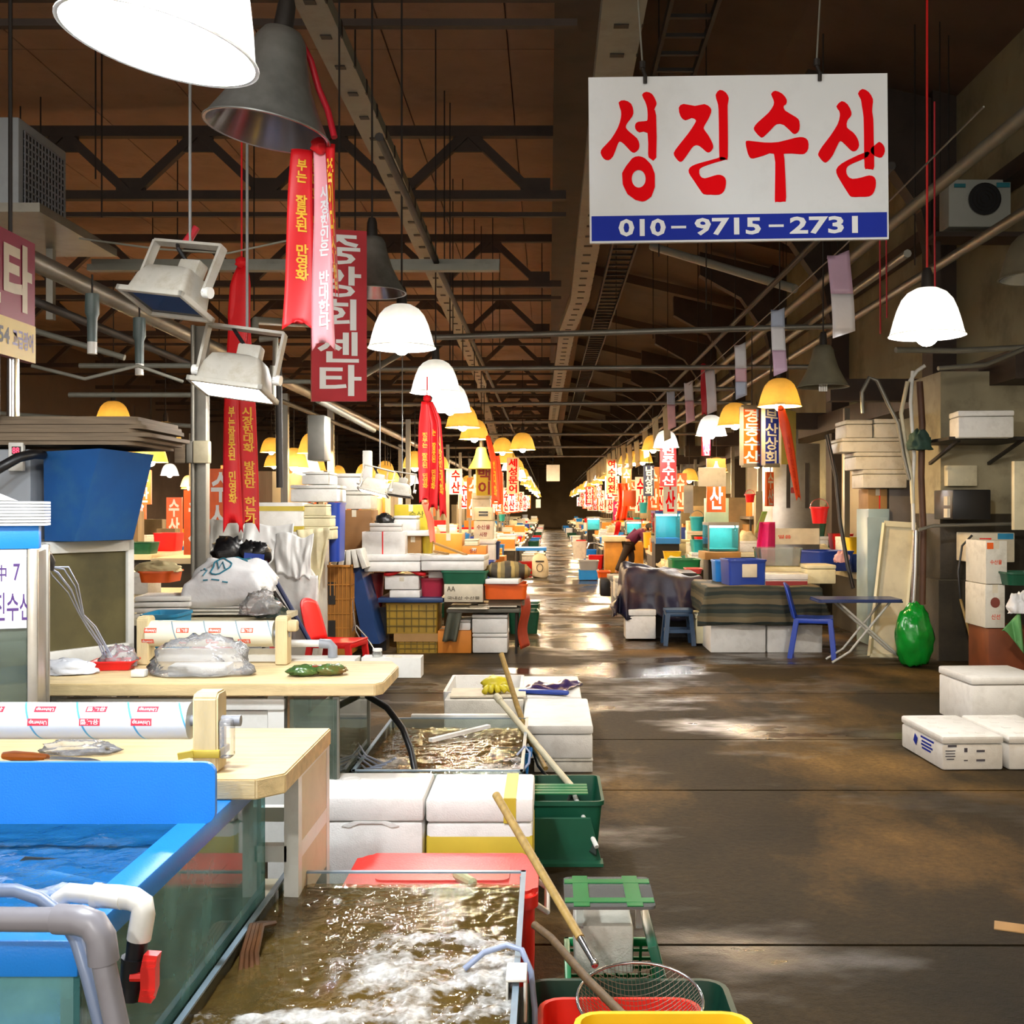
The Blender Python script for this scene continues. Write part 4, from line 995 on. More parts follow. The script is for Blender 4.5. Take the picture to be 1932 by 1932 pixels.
for k in range(30):
    s = -1 + 2 * (k + .5) / 30; q = math.sqrt(1 - s * s)
    mb.tube([hc + ux * s + uy * q * tt + dn * (1 - s * s) * (1 - tt * tt) for tt in [-1 + .2 * i for i in range(11)]], .0009, 3)
    mb.tube([hc + uy * s + ux * q * tt + dn * (1 - s * s) * (1 - tt * tt) for tt in [-1 + .2 * i for i in range(11)]], .0009, 3)
mb.build('net', mat('net_wire', '#6a5a4a', .5, .1, metal=.4), t, w=True)
mb = MB(); mb.tube([W(1008, 1745, 3.05), W(1040, 1770, 2.98), W(1110, 1850, 2.75), W(1185, 1925, 2.5)], .011, 10)
tag(mb.build('stick', mat('dark_stick', '#5a4428', .6, .3, 9, stretch=(6, 6, 1)), smooth=60), 'weathered wooden stick slanting down beside the nearest tank to the yellow tub', 'stick')
t = thing('landing_net', 'landing net with a tan bamboo handle standing upright against the aisle foam boxes', 'landing net', W(1060, 1460, 5.7))
mb = MB(); mb.tube([W(946, 1234, 6.6), W(975, 1330, 6.3), W(1000, 1400, 6.1)], .016, 10); mb.tube([W(1000, 1400, 6.1), W(1030, 1450, 5.85)], .013, 10); mb.build('handle', M_STICK, t, w=True, smooth=60)
mb = MB(); mb.tube([W(1000, 1400, 6.1), W(1015, 1445, 5.95), W(1045, 1480, 5.75)], .008, 8); mb.build('shaft', M_DKSTEEL, t, w=True, smooth=60)
t = thing('landing_net', 'landing net with a pale plastic handle slanting into the dark green crate', 'landing net', W(1060, 1460, 5.5))
mb = MB(); mb.tube([W(938, 1316, 6.1), W(990, 1378, 5.85), W(1045, 1445, 5.55), W(1082, 1488, 5.35)], .0165, 10); mb.tube([W(936, 1313, 6.11), W(944, 1323, 6.07)], .02, 10); mb.build('handle', M_CREAM, t, w=True, smooth=60)
mb = MB(); mb.tube([W(1075, 1480, 5.38), W(1090, 1515, 5.2), W(1108, 1560, 5.05), W(1126, 1598, 4.95)], .011, 10); mb.build('hoop', M_PVC, t, w=True, smooth=60)
mb = MB(); mb.surf(lambda u, v: W(1075 + 50 * u - 45 * v * math.sin(math.pi * u), 1485 + 110 * u + 20 * v, 5.38 - .42 * u), 12, 6); mb.build('net', mat('net_dark', '#1c2a22', .7, .3), t, w=True, solid=.004)
# ================================================================== helpers for things seen from the front
def fbox(label, x0, y0, x1, y1, Y, depth, rz=0, **kw):
    """foam box whose front face spans the pixel box at depth Y"""
    zb, zt = PZ(y1, Y), PZ(y0, Y)
    return foam_box(label, ((PX(x0, Y) + PX(x1, Y)) / 2, Y + depth / 2, zb), (PX(x1, Y) - PX(x0, Y), depth, zt - zb), rz, **kw)
def ftub(name, label, cat, material, x0, y0, x1, y1, Y, depth, rz=0, group=None, taper=.85, rad=.05, rim=.008, bucket=False):
    zb, zt = PZ(y1, Y), PZ(y0, Y); w = PX(x1, Y) - PX(x0, Y)
    t = thing(name, label, cat, ((PX(x0, Y) + PX(x1, Y)) / 2, Y + depth / 2, zb), rz, group)
    mb = MB(); mb.tub(w, depth, zt - zb, t=.006, taper=taper, rad=rad, rim=rim); mb.build('body', material, t)
    if bucket:
        mb = MB(); h = zt - zb; mb.tube([(w * .5 * math.cos(a), 0, h + w * .45 * math.sin(a)) for a in [math.pi * k / 12 for k in range(13)]], .006, 6); mb.build('handle', M_CHROME, t)
    return t
def fslab(name, label, cat, material, x0, y0, x1, y1, Y, depth, rz=0, group=None, bev=.006):
    zb, zt = PZ(y1, Y), PZ(y0, Y); w = PX(x1, Y) - PX(x0, Y)
    mb = MB(); mb.box((0, 0, (zt - zb) / 2), (w, depth, zt - zb), bev=min(bev, (zt - zb) * .3))
    o = mb.build(name, material); o.location = ((PX(x0, Y) + PX(x1, Y)) / 2, Y + depth / 2, zb); o.rotation_euler = (0, 0, rz)
    return tag(o, label, cat, group)
def carton(label, material, x0, y0, x1, y1, Y, depth, rz=0, group=None, words=(), ink=None, strap=None, name='carton', cat='carton', flaps=True):
    zb, zt = PZ(y1, Y), PZ(y0, Y); w = PX(x1, Y) - PX(x0, Y); h = zt - zb
    t = thing(name, label, cat, ((PX(x0, Y) + PX(x1, Y)) / 2, Y + depth / 2, zb), rz, group)
    mb = MB(); mb.box((0, 0, h / 2), (w, depth, h - .002), bev=.004); mb.build('body', material, t)
    if flaps:
        mb = MB(); mb.box((0, 0, h + .001), (w * .98, .05, .003)); mb.box((0, -depth / 2 - .001, h - .04 if h > .1 else h * .8), (.05, .003, min(.08, h * .3))); mb.build('tape', M_PAPER, t)
    for (s, u0, v0, u1, v1) in words:
        text_on(t, s, ink or M_INKK, (-w / 2 + u0 * w, -depth / 2 - .004, v0 * h), ((u1 - u0) * w, 0, 0), (0, 0, (v1 - v0) * h), .02, w=False)
    if strap:
        mb = MB(); mb.box((strap * w, 0, h / 2), (.014, depth * 1.01, h * 1.006)); mb.build('string', M_RED, t)
    return t

# ================================================================== RIGHT FOREGROUND: foam boxes on the floor
def printed_box(label, loc, dims, rz, faces, group):
    t = foam_box(label, loc, dims, rz, group, lid=.24)
    w, d, h = dims
    if 'left' in faces:
        mb = MB()
        for k, (v, ln) in enumerate(((.68, .30), (.56, .22), (.46, .26), (.36, .2))):
            mb.box((-w / 2 - .001, -.16 * d + (.3 - ln) / 2 * d * .4, v * h), (.002, ln * d, .012))
        mb.box((-w / 2 - .001, .12 * d, .50 * h), (.002, .05, .055), rot=(.5, 0, 0)); mb.build('print_mark', M_INKB, t)
    if 'front' in faces:
        mb = MB()
        for u, v, a, b in ((-.34, .72, .14, .06), (-.37, .58, .16, .025), (-.37, .5, .15, .025), (-.37, .42, .16, .025), (-.37, .34, .12, .025), (-.12, .6, .05, .12), (-.12, .3, .06, .03), (.12, .57, .13, .06), (.12, .3, .14, .06)):
            mb.box((u * w, -d / 2 - .001, v * h), (a * w, .002, b * h))
        mb.build('print_mark', mat('print_dark', '#55525c', .6, .3), t)
    mb = MB()
    for i in range(2):
        for j in range(4): mb.box(((-.22 + .44 * i) * w, (-.36 + .24 * j) * d, h + .001), (.05, .035, .003), bev=.001)
    mb.build('lid_stud', M_FOAM, t)
    return t
G = 'foam boxes standing alone on the right floor'
rz = R(2.5)
printed_box('printed white foam box nearest on the right floor, left of its pair', (2.58, 7.10, 0), (.385, .70, .21), rz, ('left', 'front'), G)
printed_box('printed white foam box on the right floor, close against the right of the leftmost box', (2.99, 7.11, 0), (.385, .70, .21), rz, (), G)
foam_box('taller white foam box standing behind the printed pair at the right edge', (3.34, 8.35, 0), (.56, .6, .375), R(3), group=G, lid=.16)
mb = MB(); mb.tube([(3.08, 6.7, .005), (3.02, 6.68, .10), (3.03, 6.70, .19)], .02, 8); tag(mb.build('plastic_strip', M_BAGW), 'white plastic strip in front of the right printed box at the frame edge', 'plastic strip')
mb = MB(); mb.box((W(1905, 1752, 4.22).x, 4.22, .002), (.11, .09, .006), rot=(0, 0, -.4), bev=.002); tag(mb.build('litter_scrap', M_CARD), 'small brown scrap lying on the floor at the lower right edge', 'scrap')

# ================================================================== RIGHT MIDDLE
M_STRIPES = None
def stripe_mat(name, cols, scale, axis):
    m = bpy.data.materials.new(name); m.use_nodes = True; nt = m.node_tree; b = nt.nodes['Principled BSDF']
    tc = nd(nt, 'ShaderNodeTexCoord'); sx = nd(nt, 'ShaderNodeSeparateXYZ'); nt.links.new(tc.outputs['Object'], sx.inputs[0])
    nz = nd(nt, 'ShaderNodeTexNoise'); nz.inputs['Scale'].default_value = 3; nt.links.new(tc.outputs['Object'], nz.inputs['Vector'])
    ma = nd(nt, 'ShaderNodeMath', operation='MULTIPLY_ADD'); ma.inputs[1].default_value = .06
    nt.links.new(nz.outputs[0], ma.inputs[0]); nt.links.new(sx.outputs[axis], ma.inputs[2])
    m1 = nd(nt, 'ShaderNodeMath', operation='MULTIPLY'); m1.inputs[1].default_value = scale; nt.links.new(ma.outputs[0], m1.inputs[0])
    fr = nd(nt, 'ShaderNodeMath', operation='FRACT'); nt.links.new(m1.outputs[0], fr.inputs[0])
    rp = nd(nt, 'ShaderNodeValToRGB'); rp.color_ramp.interpolation = 'CONSTANT'
    for i, (p, c) in enumerate(cols):
        e = rp.color_ramp.elements[i] if i < 2 else rp.color_ramp.elements.new(p)
        e.position = p; e.color = (*lin(c), 1)
    nt.links.new(fr.outputs[0], rp.inputs[0]); nt.links.new(rp.outputs[0], b.inputs['Base Color']); b.inputs['Roughness'].default_value = .8
    return m
M_STRIPES = stripe_mat('striped_blanket', [(0, '#655b44'), (.3, '#4a4838'), (.5, '#1f2a26'), (.72, '#3a3a30'), (.86, '#1f2a26')], 5.2, 2)
M_STRIPES2 = stripe_mat('striped_quilt', [(0, '#3a3428'), (.45, '#a58c50'), (.7, '#77673e')], 6.5, 0)

YB_ = 12.26
G = 'foam boxes under the striped blanket'
fbox('white foam box under the left half of the striped blanket', 1340, 1158, 1446, 1232, 12.3, .7, group=G, lid=.15)
fbox('white foam box under the right half of the striped blanket', 1447, 1158, 1553, 1232, 12.3, .7, group=G, lid=.15)
fbox('yellowed foam box set back at the left end of the striped blanket stall', 1312, 1160, 1339, 1215, 12.9, .6, group=G, material=M_FOAMY, lid=.15)
t = thing('blanket_table', 'low stall table hidden under the green striped blanket', 'table', (2.35, 13.0, 0))
mb = MB(); mb.box((2.38, 12.85, .712), (1.18, .96, .024)); mb.build('table_top', M_CREAM, t, w=True)
for x, y in ((1.85, 13.1), (2.9, 13.1), (1.85, 13.28), (2.9, 13.28)):
    mb = MB(); mb.box((x, y, .35), (.04, .04, .70)); mb.build('leg', M_DKSTEEL, t, w=True)
def drape(x0, x1, y0, y1, z, drop, amp, seed, sides=True, side_drop=None):
    """cloth over a table edge: top sheet and a hanging front (and sides) with folds"""
    sd = side_drop or drop
    def fn(u, v):
        X = x0 - sd + (x1 - x0 + 2 * sd) * u; Y = y1 - (y1 - y0 + drop) * v
        ox = max(0, x0 - X, X - x1); oy = max(0, y0 - Y); ext = max(ox, oy)
        x = min(max(X, x0), x1); y = max(Y, y0); zz = z
        f = noise.noise(Vector((X * 3.5 + seed, Y * .8, seed))) + .5 * noise.noise(Vector((X * 8, Y * 2, seed)))
        if ext > 0:
            zz = z - ext
            if oy >= ox: y = y0 - .02 - amp * (.5 + f) * ext / drop; x = x + (ox * .4 if X > x1 else -ox * .4 if X < x0 else 0)
            else: x = (x1 + .02 + amp * (.5 + f) * ext / sd) if X > x1 else (x0 - .02 - amp * (.5 + f) * ext / sd)
        return Vector((x, y, zz + .012 * f + .03 * noise.noise(Vector((X * 1.4, seed, seed))) * (ext / drop)))
    return fn
mb = MB(); mb.surf(drape(1.76, 3.0, 12.22, 13.4, .738, .42, .06, 3.3, side_drop=.30), 60, 44)
tag(mb.build('striped_blanket', M_STRIPES, solid=.012, smooth=180), 'dark green and beige striped blanket draped over the low stall table', 'blanket')
# tarp heap
t = thing('stall_table', 'stall bench hidden under the dark blue purple tarpaulin', 'table', (1.4, 14.2, 0))
mb = MB(); mb.box((1.42, 14.15, .40), (.85, .8, .8)); mb.build('bench', M_DKSTEEL, t, w=True)
mb = MB()
f0 = drape(.98, 1.86, 13.6, 14.6, .82, .55, .22, 8.1)
mb.surf(lambda u, v: (lambda p: Vector((p.x, p.y, p.z + .09 * math.sin(3.3 * u + 1) - .05 + .08 * noise.noise(Vector((u * 6, v * 6, 2))) + .03 * noise.noise(Vector((u * 15, v * 15, 4))))))(f0(u, v)), 60, 44)
tag(mb.build('tarpaulin', mat('tarp_navy', '#1c1a34', .48, .5, 2.5, bump=.9, bscale=8, dirt='#5a3a40', dirt_amt=.6, dirt_scale=2.2), solid=.006, smooth=180), 'wrinkled dark blue and purple tarpaulin over the stall beside the stool', 'tarpaulin')
fbox('white foam box peeking out under the left of the dark tarpaulin', 1180, 1150, 1238, 1206, 13.4, .35, group='foam boxes by the tarpaulin')
fbox('small foam box behind the left corner of the dark tarpaulin', 1160, 1090, 1212, 1130, 15.2, .5, group='foam boxes by the tarpaulin', material=M_FOAM2)

def stool(label, loc, w, h, material, rz=0):
    t = thing('stool', label, 'stool', loc, rz)
    mb = MB(); mb.prism(rrect(w, w, .05, 4), h - .03, h, 'z'); mb.box((0, 0, h - .055), (w * .92, w * .92, .05), bev=.01); mb.build('seat', material, t)
    for sx in (-1, 1):
        for sy in (-1, 1):
            mb = MB(); mb.bar((sx * w * .5, sy * w * .5, 0), (sx * w * .40, sy * w * .40, h - .05), .055, .05); mb.build('leg', material, t)
    mb = MB()
    for s in (-1, 1): mb.box((0, s * w * .45, h * .4), (w * .85, .02, .04)); mb.box((s * w * .45, 0, h * .4), (.02, w * .85, .04))
    mb.build('stretcher', material, t)
    return t
stool('dark blue plastic stool standing in front of the dark tarpaulin', (PX(1282, 12.9), 13.05, 0), .33, .42, mat('stool_blue', '#23405f', .4, .15, 5))

def mono_chair(label, loc, rz, material):
    """stackable plastic chair, seat facing -y in its own frame"""
    t = thing('plastic_chair', label, 'chair', loc, rz)
    mb = MB()
    mb.surf(lambda u, v: Vector(((-.21 + .42 * u) * (1 - .08 * v), -.20 + .40 * v, .43 - .025 * math.sin(math.pi * u) * math.sin(math.pi * v) - .015 * v)), 10, 10); mb.build('seat', material, t, solid=.014)
    mb = MB()
    mb.surf(lambda u, v: Vector(((-.20 + .40 * u) * (1 - .14 * v ** 3), .19 + .09 * v + .04 * (1 - (2 * u - 1) ** 2), .42 + .38 * v - .05 * (2 * u - 1) ** 2 * v)), 12, 10); mb.build('backrest', material, t, solid=.014)
    for sx in (-1, 1):
        mb = MB(); mb.bar((sx * .22, -.21, 0), (sx * .19, -.17, .42), .05, .04); mb.build('leg', material, t)
        mb = MB(); mb.bar((sx * .21, .25, 0), (sx * .19, .18, .42), .05, .04); mb.build('leg', material, t)
    mb = MB(); mb.box((0, -.19, .405), (.40, .02, .05), bev=.005); mb.box((-.2, 0, .405), (.02, .38, .05), bev=.005); mb.box((.2, 0, .405), (.02, .38, .05), bev=.005); mb.build('seat_skirt', material, t)
    return t
mono_chair('blue plastic chair beside the folding table on the right', (PX(1538, 11.9), 11.95, 0), R(75), mat('chair_blue', '#2344b0', .35, .1, 5))
mono_chair('glossy red plastic chair tipped behind the farther cutting board', (PX(632, 9.7), 9.85, .0), R(78), M_RED)

# folding table
t = thing('folding_table', 'folding table with a blue top and crossed white steel legs on the right', 'table', (PX(1610, 11.8), 12.0, 0))
z = PZ(1126, 11.7)
mb = MB(); mb.prism(rrect(.86, .44, .04, 4, PX(1612, 11.6), 11.56), z - .028, z, 'z'); mb.build('table_top', mat('table_blue', '#283a70', .3, .15, 4), t, w=True)
mb = MB(); mb.prism(rrect(.875, .455, .045, 4, PX(1612, 11.6), 11.56), z - .034, z - .020, 'z'); mb.build('table_edge', M_DKBLUE, t, w=True)
for y in (11.43, 11.69):
    x0, x1 = PX(1572, 11.7), PX(1690, 11.7)
    for a, b in (((x0 - .02, y, z - .03), (x1 - .10, y, .12)), ((x1 - .14, y, z - .03), (x0 + .10, y, .12))):
        s = .18 if b[0] > a[0] else -.18
        mb = MB(); mb.tube([a, b, (b[0] + s, y, .01)], .013, 8); mb.build('leg', mat('leg_white', '#c9c5bb', .4, .1), t, w=True, smooth=60)
# leaning foam lid boards
t = thing('leaning_board', 'tall cream foam board with raised rim leaning behind the folding table', 'board', (PX(1680, 12.3), 12.4, 0))
a = [W(1640, 1240, 11.95), W(1704, 1244, 11.9), W(1727, 992, 12.2), W(1668, 988, 12.25)]
a[0].z = a[1].z = .003
n = (a[1] - a[0]).cross(a[3] - a[0]).normalized(); n = n if n.y > 0 else -n
mb = MB(); mb.loft([a, [p + n * .045 for p in a]]); mb.build('panel', M_CREAM, t, w=True)
mb = MB()
for p, q in zip(a, a[1:] + a[:1]): mb.bar(p - n * .02, q - n * .02, .03, .06)
mb.build('rim', mat('cream_rim', '#e0d8b4', .45, .1, 5), t, w=True)
# green bag
crumple('refuse_bag', 'shiny green plastic refuse bag in the corner by the dark stub wall', 'bag', (PX(1725, 11.2), 11.2, .0), (.19, .18, .36), mat('bag_green', '#0f8a2a', .18, .35, 6, bump=.7, bscale=10), 31, amp=.2, freq=3.0, flat=-.75)
mb = MB(); mb.tube([W(1812, 1130, 11.2), W(1828, 1190, 11.15), W(1843, 1262, 11.0)], .014, 8); tag(mb.build('stick', M_STICK), 'thin stick leaning on the dark lower part of the stub wall', 'stick')

# things on the striped table
t = ftub('crate', 'blue plastic basket with a square hole in its side on the striped blanket', 'crate', M_NAVY, 1372, 1056, 1444, 1107, 12.4, .45, rz=R(4), taper=.95, rad=.03, rim=.01)
mb = MB(); mb.box((.02, -.235, .18), (.17, .012, .15), rot=(0, 0, 0), bev=.01); mb.build('hand_hole', M_PAPER, t)
ftub('basin', 'blue basin half hidden behind the blue basket', 'basin', M_BLUE, 1350, 1058, 1378, 1106, 13.0, .4)
fbox('flat red and white foam tray on the striped blanket', 1444, 1083, 1525, 1106, 12.4, .5, lid=.5, group='foam trays on the striped blanket')
mb = MB(); mb.box((PX(1484, 12.38), 12.385, PZ(1101, 12.38)), (.47, .01, .055)); tag(mb.build('red_strip', M_MAROON), 'dark red strip along the foam tray front on the striped blanket', 'strip')
fbox('white foam box with a torn top at the right end of the striped blanket', 1522, 1066, 1578, 1102, 12.6, .45, group='foam trays on the striped blanket', material=M_FOAMY)
fslab('foam_board', 'thin pale foam board lying behind the blue basket', 'board', M_FOAMY, 1440, 1070, 1530, 1079, 12.9, .4)
ftub('tray', 'clear plastic tray stacked on the pale foam board', 'tray', M_CLEAR, 1434, 1034, 1514, 1068, 12.9, .45, taper=.92, rad=.03)
ftub('basin', 'dark blue basin beside the pink ball shaped bag on the right', 'basin', M_NAVY, 1530, 1040, 1605, 1078, 14.0, .6, rz=R(20))
crumple('plastic_bag', 'round pinkish plastic bag hanging beside the dark blue basin', 'bag', W(1588, 1062, 13.3), (.09, .08, .12), mat('bag_pink', '#d8a0a0', .4, .15), 41)
mb = MB(); mb.tube([W(1560, 820, 13.2), W(1577, 900, 13.2), W(1585, 985, 13.1), W(1600, 1070, 13.0), W(1610, 1110, 12.9)], .025, 8); tag(mb.build('hose', M_BLACK, smooth=60), 'thick dark hose hanging beside the red bucket', 'hose')

# foam box tower and cabinets behind the leaning board
G = 'tower of foam boxes above the cabinet'
t = thing('fridge_cabinet', 'narrow pale blue cabinet behind the leaning cream board', 'cabinet', (PX(1660, 13), 13.2, 0))
mb = MB(); mb.box((PX(1656, 13), 13.2, .80), (.25, .5, 1.6), bev=.01); mb.build('body', mat('cab_blue', '#9fb8c0', .4, .1, 4), t, w=True)
mb = MB(); mb.box((PX(1656, 12.94), 12.945, .85), (.24, .012, 1.3)); mb.build('door', mat('cab_blue2', '#a9c0c6', .35, .1, 4), t, w=True)
t = carton('brown carton wrapped with string on the pale blue cabinet', M_CARD, 1638, 922, 1674, 976, 13.0, .4, strap=.1)
mb = MB(); mb.box((PX(1698, 13), 13.25, 1.0), (.25, .5, 1.88)); tag(mb.build('grey_cabinet', mat('cab_grey', '#77706a', .6, .15)), 'plain grey cabinet right of the pale blue cabinet', 'cabinet')
for lab, x0, y0, x1, y1 in (('lowest foam box of the tower above the grey cabinet', 1628, 886, 1712, 921), ('second foam box from the bottom of the tower above the cabinet', 1614, 853, 1706, 886),
                            ('wide foam box second from the top of the tower above the cabinet', 1588, 826, 1700, 853), ('left foam box of the top pair on the tower', 1596, 792, 1647, 826), ('right foam box of the top pair on the tower', 1650, 790, 1699, 826)):
    fbox(lab, x0, y0, x1, y1, 12.85, .5, group=G, material=M_FOAM2, lid=.25)
# stub wall things
fbox('white foam box sitting on the black shelf high on the stub wall', 1813, 774, 1916, 826, 10.55, .35, rz=R(-6))
t = thing('wall_shelf', 'black metal shelf bracket carrying a foam box on the stub wall', 'shelf', W(1860, 830, 10.9))
mb = MB(); mb.box((PX(1858, 10.9), 11.2, PZ(829, 10.9)), (.85, 1.0, .03)); mb.build('plate', M_DKSTEEL, t, w=True)
for px in (1795, 1912): 
    mb = MB(); mb.bar((PX(px, 11), 11.62, PZ(870, 11)), (PX(px, 11), 10.8, PZ(833, 11)), .03, .03); mb.build('bracket', M_DKSTEEL, t, w=True)
fslab('switch_box', 'beige rectangular switch box fixed on the stub wall', 'switch box', M_CREAM, 1788, 878, 1844, 917, 11.55, .12)
t = thing('speaker_box', 'black box with pale side strips mounted on the stub wall', 'box', W(1830, 980, 11.1))
mb = MB(); mb.box((PX(1832, 11.1), 11.35, PZ(952, 11.1)), (.38, .55, .30), bev=.01); mb.build('body', M_BLACK, t, w=True)
mb = MB(); mb.box((PX(1790, 11.05), 11.1, PZ(945, 11.05)), (.03, .1, .09)); mb.box((PX(1790, 11.05), 11.1, PZ(968, 11.05)), (.03, .1, .09)); mb.build('label', M_PAPER, t, w=True)
t = thing('poster', 'small white notice with red and blue print on the stub wall', 'poster', W(1873, 1060, 11.2))
mb = MB(); mb.box((PX(1873, 11.2), 11.4, PZ(1033, 11.2)), (.44, .42, .30), bev=.01); mb.build('board', M_PAPER, t, w=True)
mb = MB(); mb.box((PX(1860, 11.18), 11.19, PZ(1021, 11.18)), (.12, .004, .06)); mb.build('red_print', M_INKR, t, w=True)
mb = MB(); mb.box((PX(1898, 11.18), 11.19, PZ(1012, 11.18)), (.16, .004, .06)); mb.build('blue_print', mat('print_sky', '#2a90c0', .4), t, w=True)
mb = MB(); mb.tube([W(1733, 1000, 11.0), W(1760, 992, 11.0), W(1830, 990, 11.1), W(1925, 988, 11.1)], .018, 8); tag(mb.build('conduit', M_GALV, smooth=60), 'pale horizontal conduit across the middle of the stub wall', 'conduit')
mb = MB(); mb.tube([W(1834, 1010, 11.15), W(1815, 1030, 11.15), W(1808, 1080, 11.1), W(1812, 1130, 11.1)], .012, 8); tag(mb.build('cable', M_BLACK, smooth=60), 'black cable sagging from the notice down the stub wall', 'cable')
# cartons at the right edge
t = carton('upper printed white carton of the stack at the right edge', M_FOAM2, 1860, 1020, 1900, 1102, 10.4, .5, words=(('수산물', .2, .45, .75, .56),), ink=M_REDP2, group='cartons at the right edge')
mb = MB(); mb.box((-.06, -.253, .36), (.06, .003, .06)); mb.build('orange_label', M_ORANGE, t)
t = carton('lower printed white carton of the stack at the right edge', M_FOAM2, 1859, 1103, 1896, 1185, 10.4, .5, words=(('신선', .3, .2, .75, .32),), ink=M_REDP2, group='cartons at the right edge')
mb = MB(); mb.prism([(.0 + .045 * math.cos(a), .24 + .05 * math.sin(a)) for a in [2 * math.pi * k / 14 for k in range(14)]], -.254, -.252, 'y'); mb.build('round_print', mat('print_brown', '#7a3a30', .5), t)
t = thing('trolley', 'stand with orange front under the cartons at the right edge', 'stand', (PX(1900, 10.4), 10.6, 0))
mb = MB(); mb.box((PX(1915, 10.4), 10.65, .235), (.5, .5, .47), bev=.01); mb.build('body', mat('dark_orange', '#7a3c18', .6, .3, 4), t, w=True)
mb = MB(); mb.box((PX(1912, 10.35), 10.55, .03), (.6, .6, .05), bev=.01); mb.build('base', M_NAVY, t, w=True)
ftub('basin', 'dark green basin with bags at the right edge above the green cloth', 'basin', M_DKGREEN, 1902, 1080, 1970, 1105, 10.2, .35)
crumple('plastic_bag', 'white plastic bag slumped at the right edge above the green cloth', 'bag', W(1925, 1158, 10.1), (.12, .1, .16), M_BAGW, 51)
mb = MB(); mb.surf(lambda u, v: W(1890 + 35 * u + 8 * v, 1190 + 45 * v * u - 38 * u * (1 - v), 10.08 - .03 * math.sin(u * 9)), 12, 8); tag(mb.build('green_cloth', mat('cloth_green', '#6aa868', .6, .15, 6), solid=.004), 'pale green cloth hanging from the trolley at the right edge', 'cloth')
fslab('beige_board', 'tall beige panel with round holes at the right edge of the picture', 'panel', M_CREAM, 1912, 870, 1990, 1000, 10.6, .06, rz=R(4))

# cabinets and hangings behind the striped stall
t = thing('steel_cabinet', 'grey steel double door cabinet with two vertical slot handles', 'cabinet', (PX(1500, 15.2), 15.6, 0))
Yc = 15.2
mb = MB(); mb.box((PX(1502, Yc), Yc + .35, 1.25), (PX(1548, Yc) - PX(1458, Yc), .7, 2.5), bev=.01); mb.build('body', M_STEEL, t, w=True)
for px in (1487, 1522):
    mb = MB(); mb.box((PX(px, Yc), Yc - .01, PZ(916, Yc)), (.05, .03, .62)); mb.build('slot_handle', M_DKSTEEL, t, w=True)
mb = MB(); mb.box((PX(1503, Yc), Yc - .008, PZ(1012, Yc)), (.62, .012, .22)); c = mb.build('notice', M_PAPER, t, w=True)
text_on(c, '얼음', M_REDP2, (PX(1468, Yc - .02), Yc - .02, PZ(1016, Yc)), (.18, 0, 0), (0, 0, .05))
mb = MB(); mb.prism(rrect(.12, .08, .01, 2, PX(1500, Yc), PZ(925, Yc)), Yc - .012, Yc - .004, 'y'); mb.build('lock_plate', M_MAROON, t, w=True)
t = ftub('bucket', 'red plastic bucket hanging at the right of the steel cabinet', 'bucket', M_RED, 1533, 956, 1567, 988, 13.4, .22, taper=.75, rad=.1, bucket=True)
mb = MB(); mb.surf(lambda u, v: W(1440 + 22 * u - (6 + 10 * v) * (1 - u), 985 + 78 * v, 13.5 + .05 * math.sin(u * 8)), 10, 14); tag(mb.build('apron', M_PINK, solid=.012), 'bright pink rubber apron hanging left of the steel cabinet', 'apron')
mb = MB(); mb.surf(lambda u, v: W(1424 + 10 * u + 14 * (1 - v), 965 + 40 * v, 13.6), 6, 8); tag(mb.build('cloth', mat('cloth_lime', '#9ab84a', .6), solid=.01), 'lime green cloth hanging left of the pink apron', 'cloth')
# ================================================================== LEFT MIDDLE: stacked boxes and the stalls behind
# ---- the stall stack at the aisle (depth about 12 m)
Ys = 12.2
def crate_slat(label, x0, y0, x1, y1, Y, depth, material, group=None, rz=0):
    zb, zt = PZ(y1, Y), PZ(y0, Y); w = PX(x1, Y) - PX(x0, Y)
    return lattice_crate(label, ((PX(x0, Y) + PX(x1, Y)) / 2, Y + depth / 2, zb), w, depth, zt - zb, rz, material, group)
t = thing('crate', 'mustard yellow slatted crate under the dark blue table top', 'crate', (PX(776, Ys), Ys + .3, PZ(1196, Ys)), 0, 'mustard crates in the aisle stack')
w, h = PX(825, Ys) - PX(727, Ys), PZ(1138, Ys) - PZ(1196, Ys)
mb = MB(); mb.tub(w, .55, h, t=.01, taper=.97, rad=.02, rim=.008); mb.build('body', M_YCRATE, t)
mb = MB()
for k in range(7): mb.box((-w / 2 + w * (k + .5) / 7, -.275, h / 2), (.012, .014, h * .9))
for k in range(3): mb.box((0, -.275, h * (.25 + .25 * k)), (w * .96, .014, .012))
mb.build('slat', mat('mustard_dark', '#6f5a1a', .6, .2), t)
t = dup(t, (PX(786, Ys), Ys + .3, .0), label='mustard yellow crate on the floor at the bottom of the aisle stack', scale=(.82, .95, .62))
mb = MB(); mb.box((PX(785, Ys), Ys + .25, PZ(1196, Ys) / 2 + .065), (.5, .45, PZ(1196, Ys) - .13)); tag(mb.build('carton', M_CARD), 'brown carton wedged between the two mustard crates', 'carton')
fslab('table_top', 'dark blue board laid across the mustard crates', 'board', mat('board_blue', '#27406a', .35, .15, 4), 713, 1128, 836, 1137, Ys - .05, .9)
carton('white carton on the dark blue board with printed front', M_FOAM, 726, 1086, 790, 1112, Ys, .4, group='cartons in the aisle stack')
fslab('foam_sheet', 'loose white foam sheet lying on the dark blue board', 'foam sheet', M_FOAM, 735, 1114, 792, 1127.5, Ys - .03, .4)
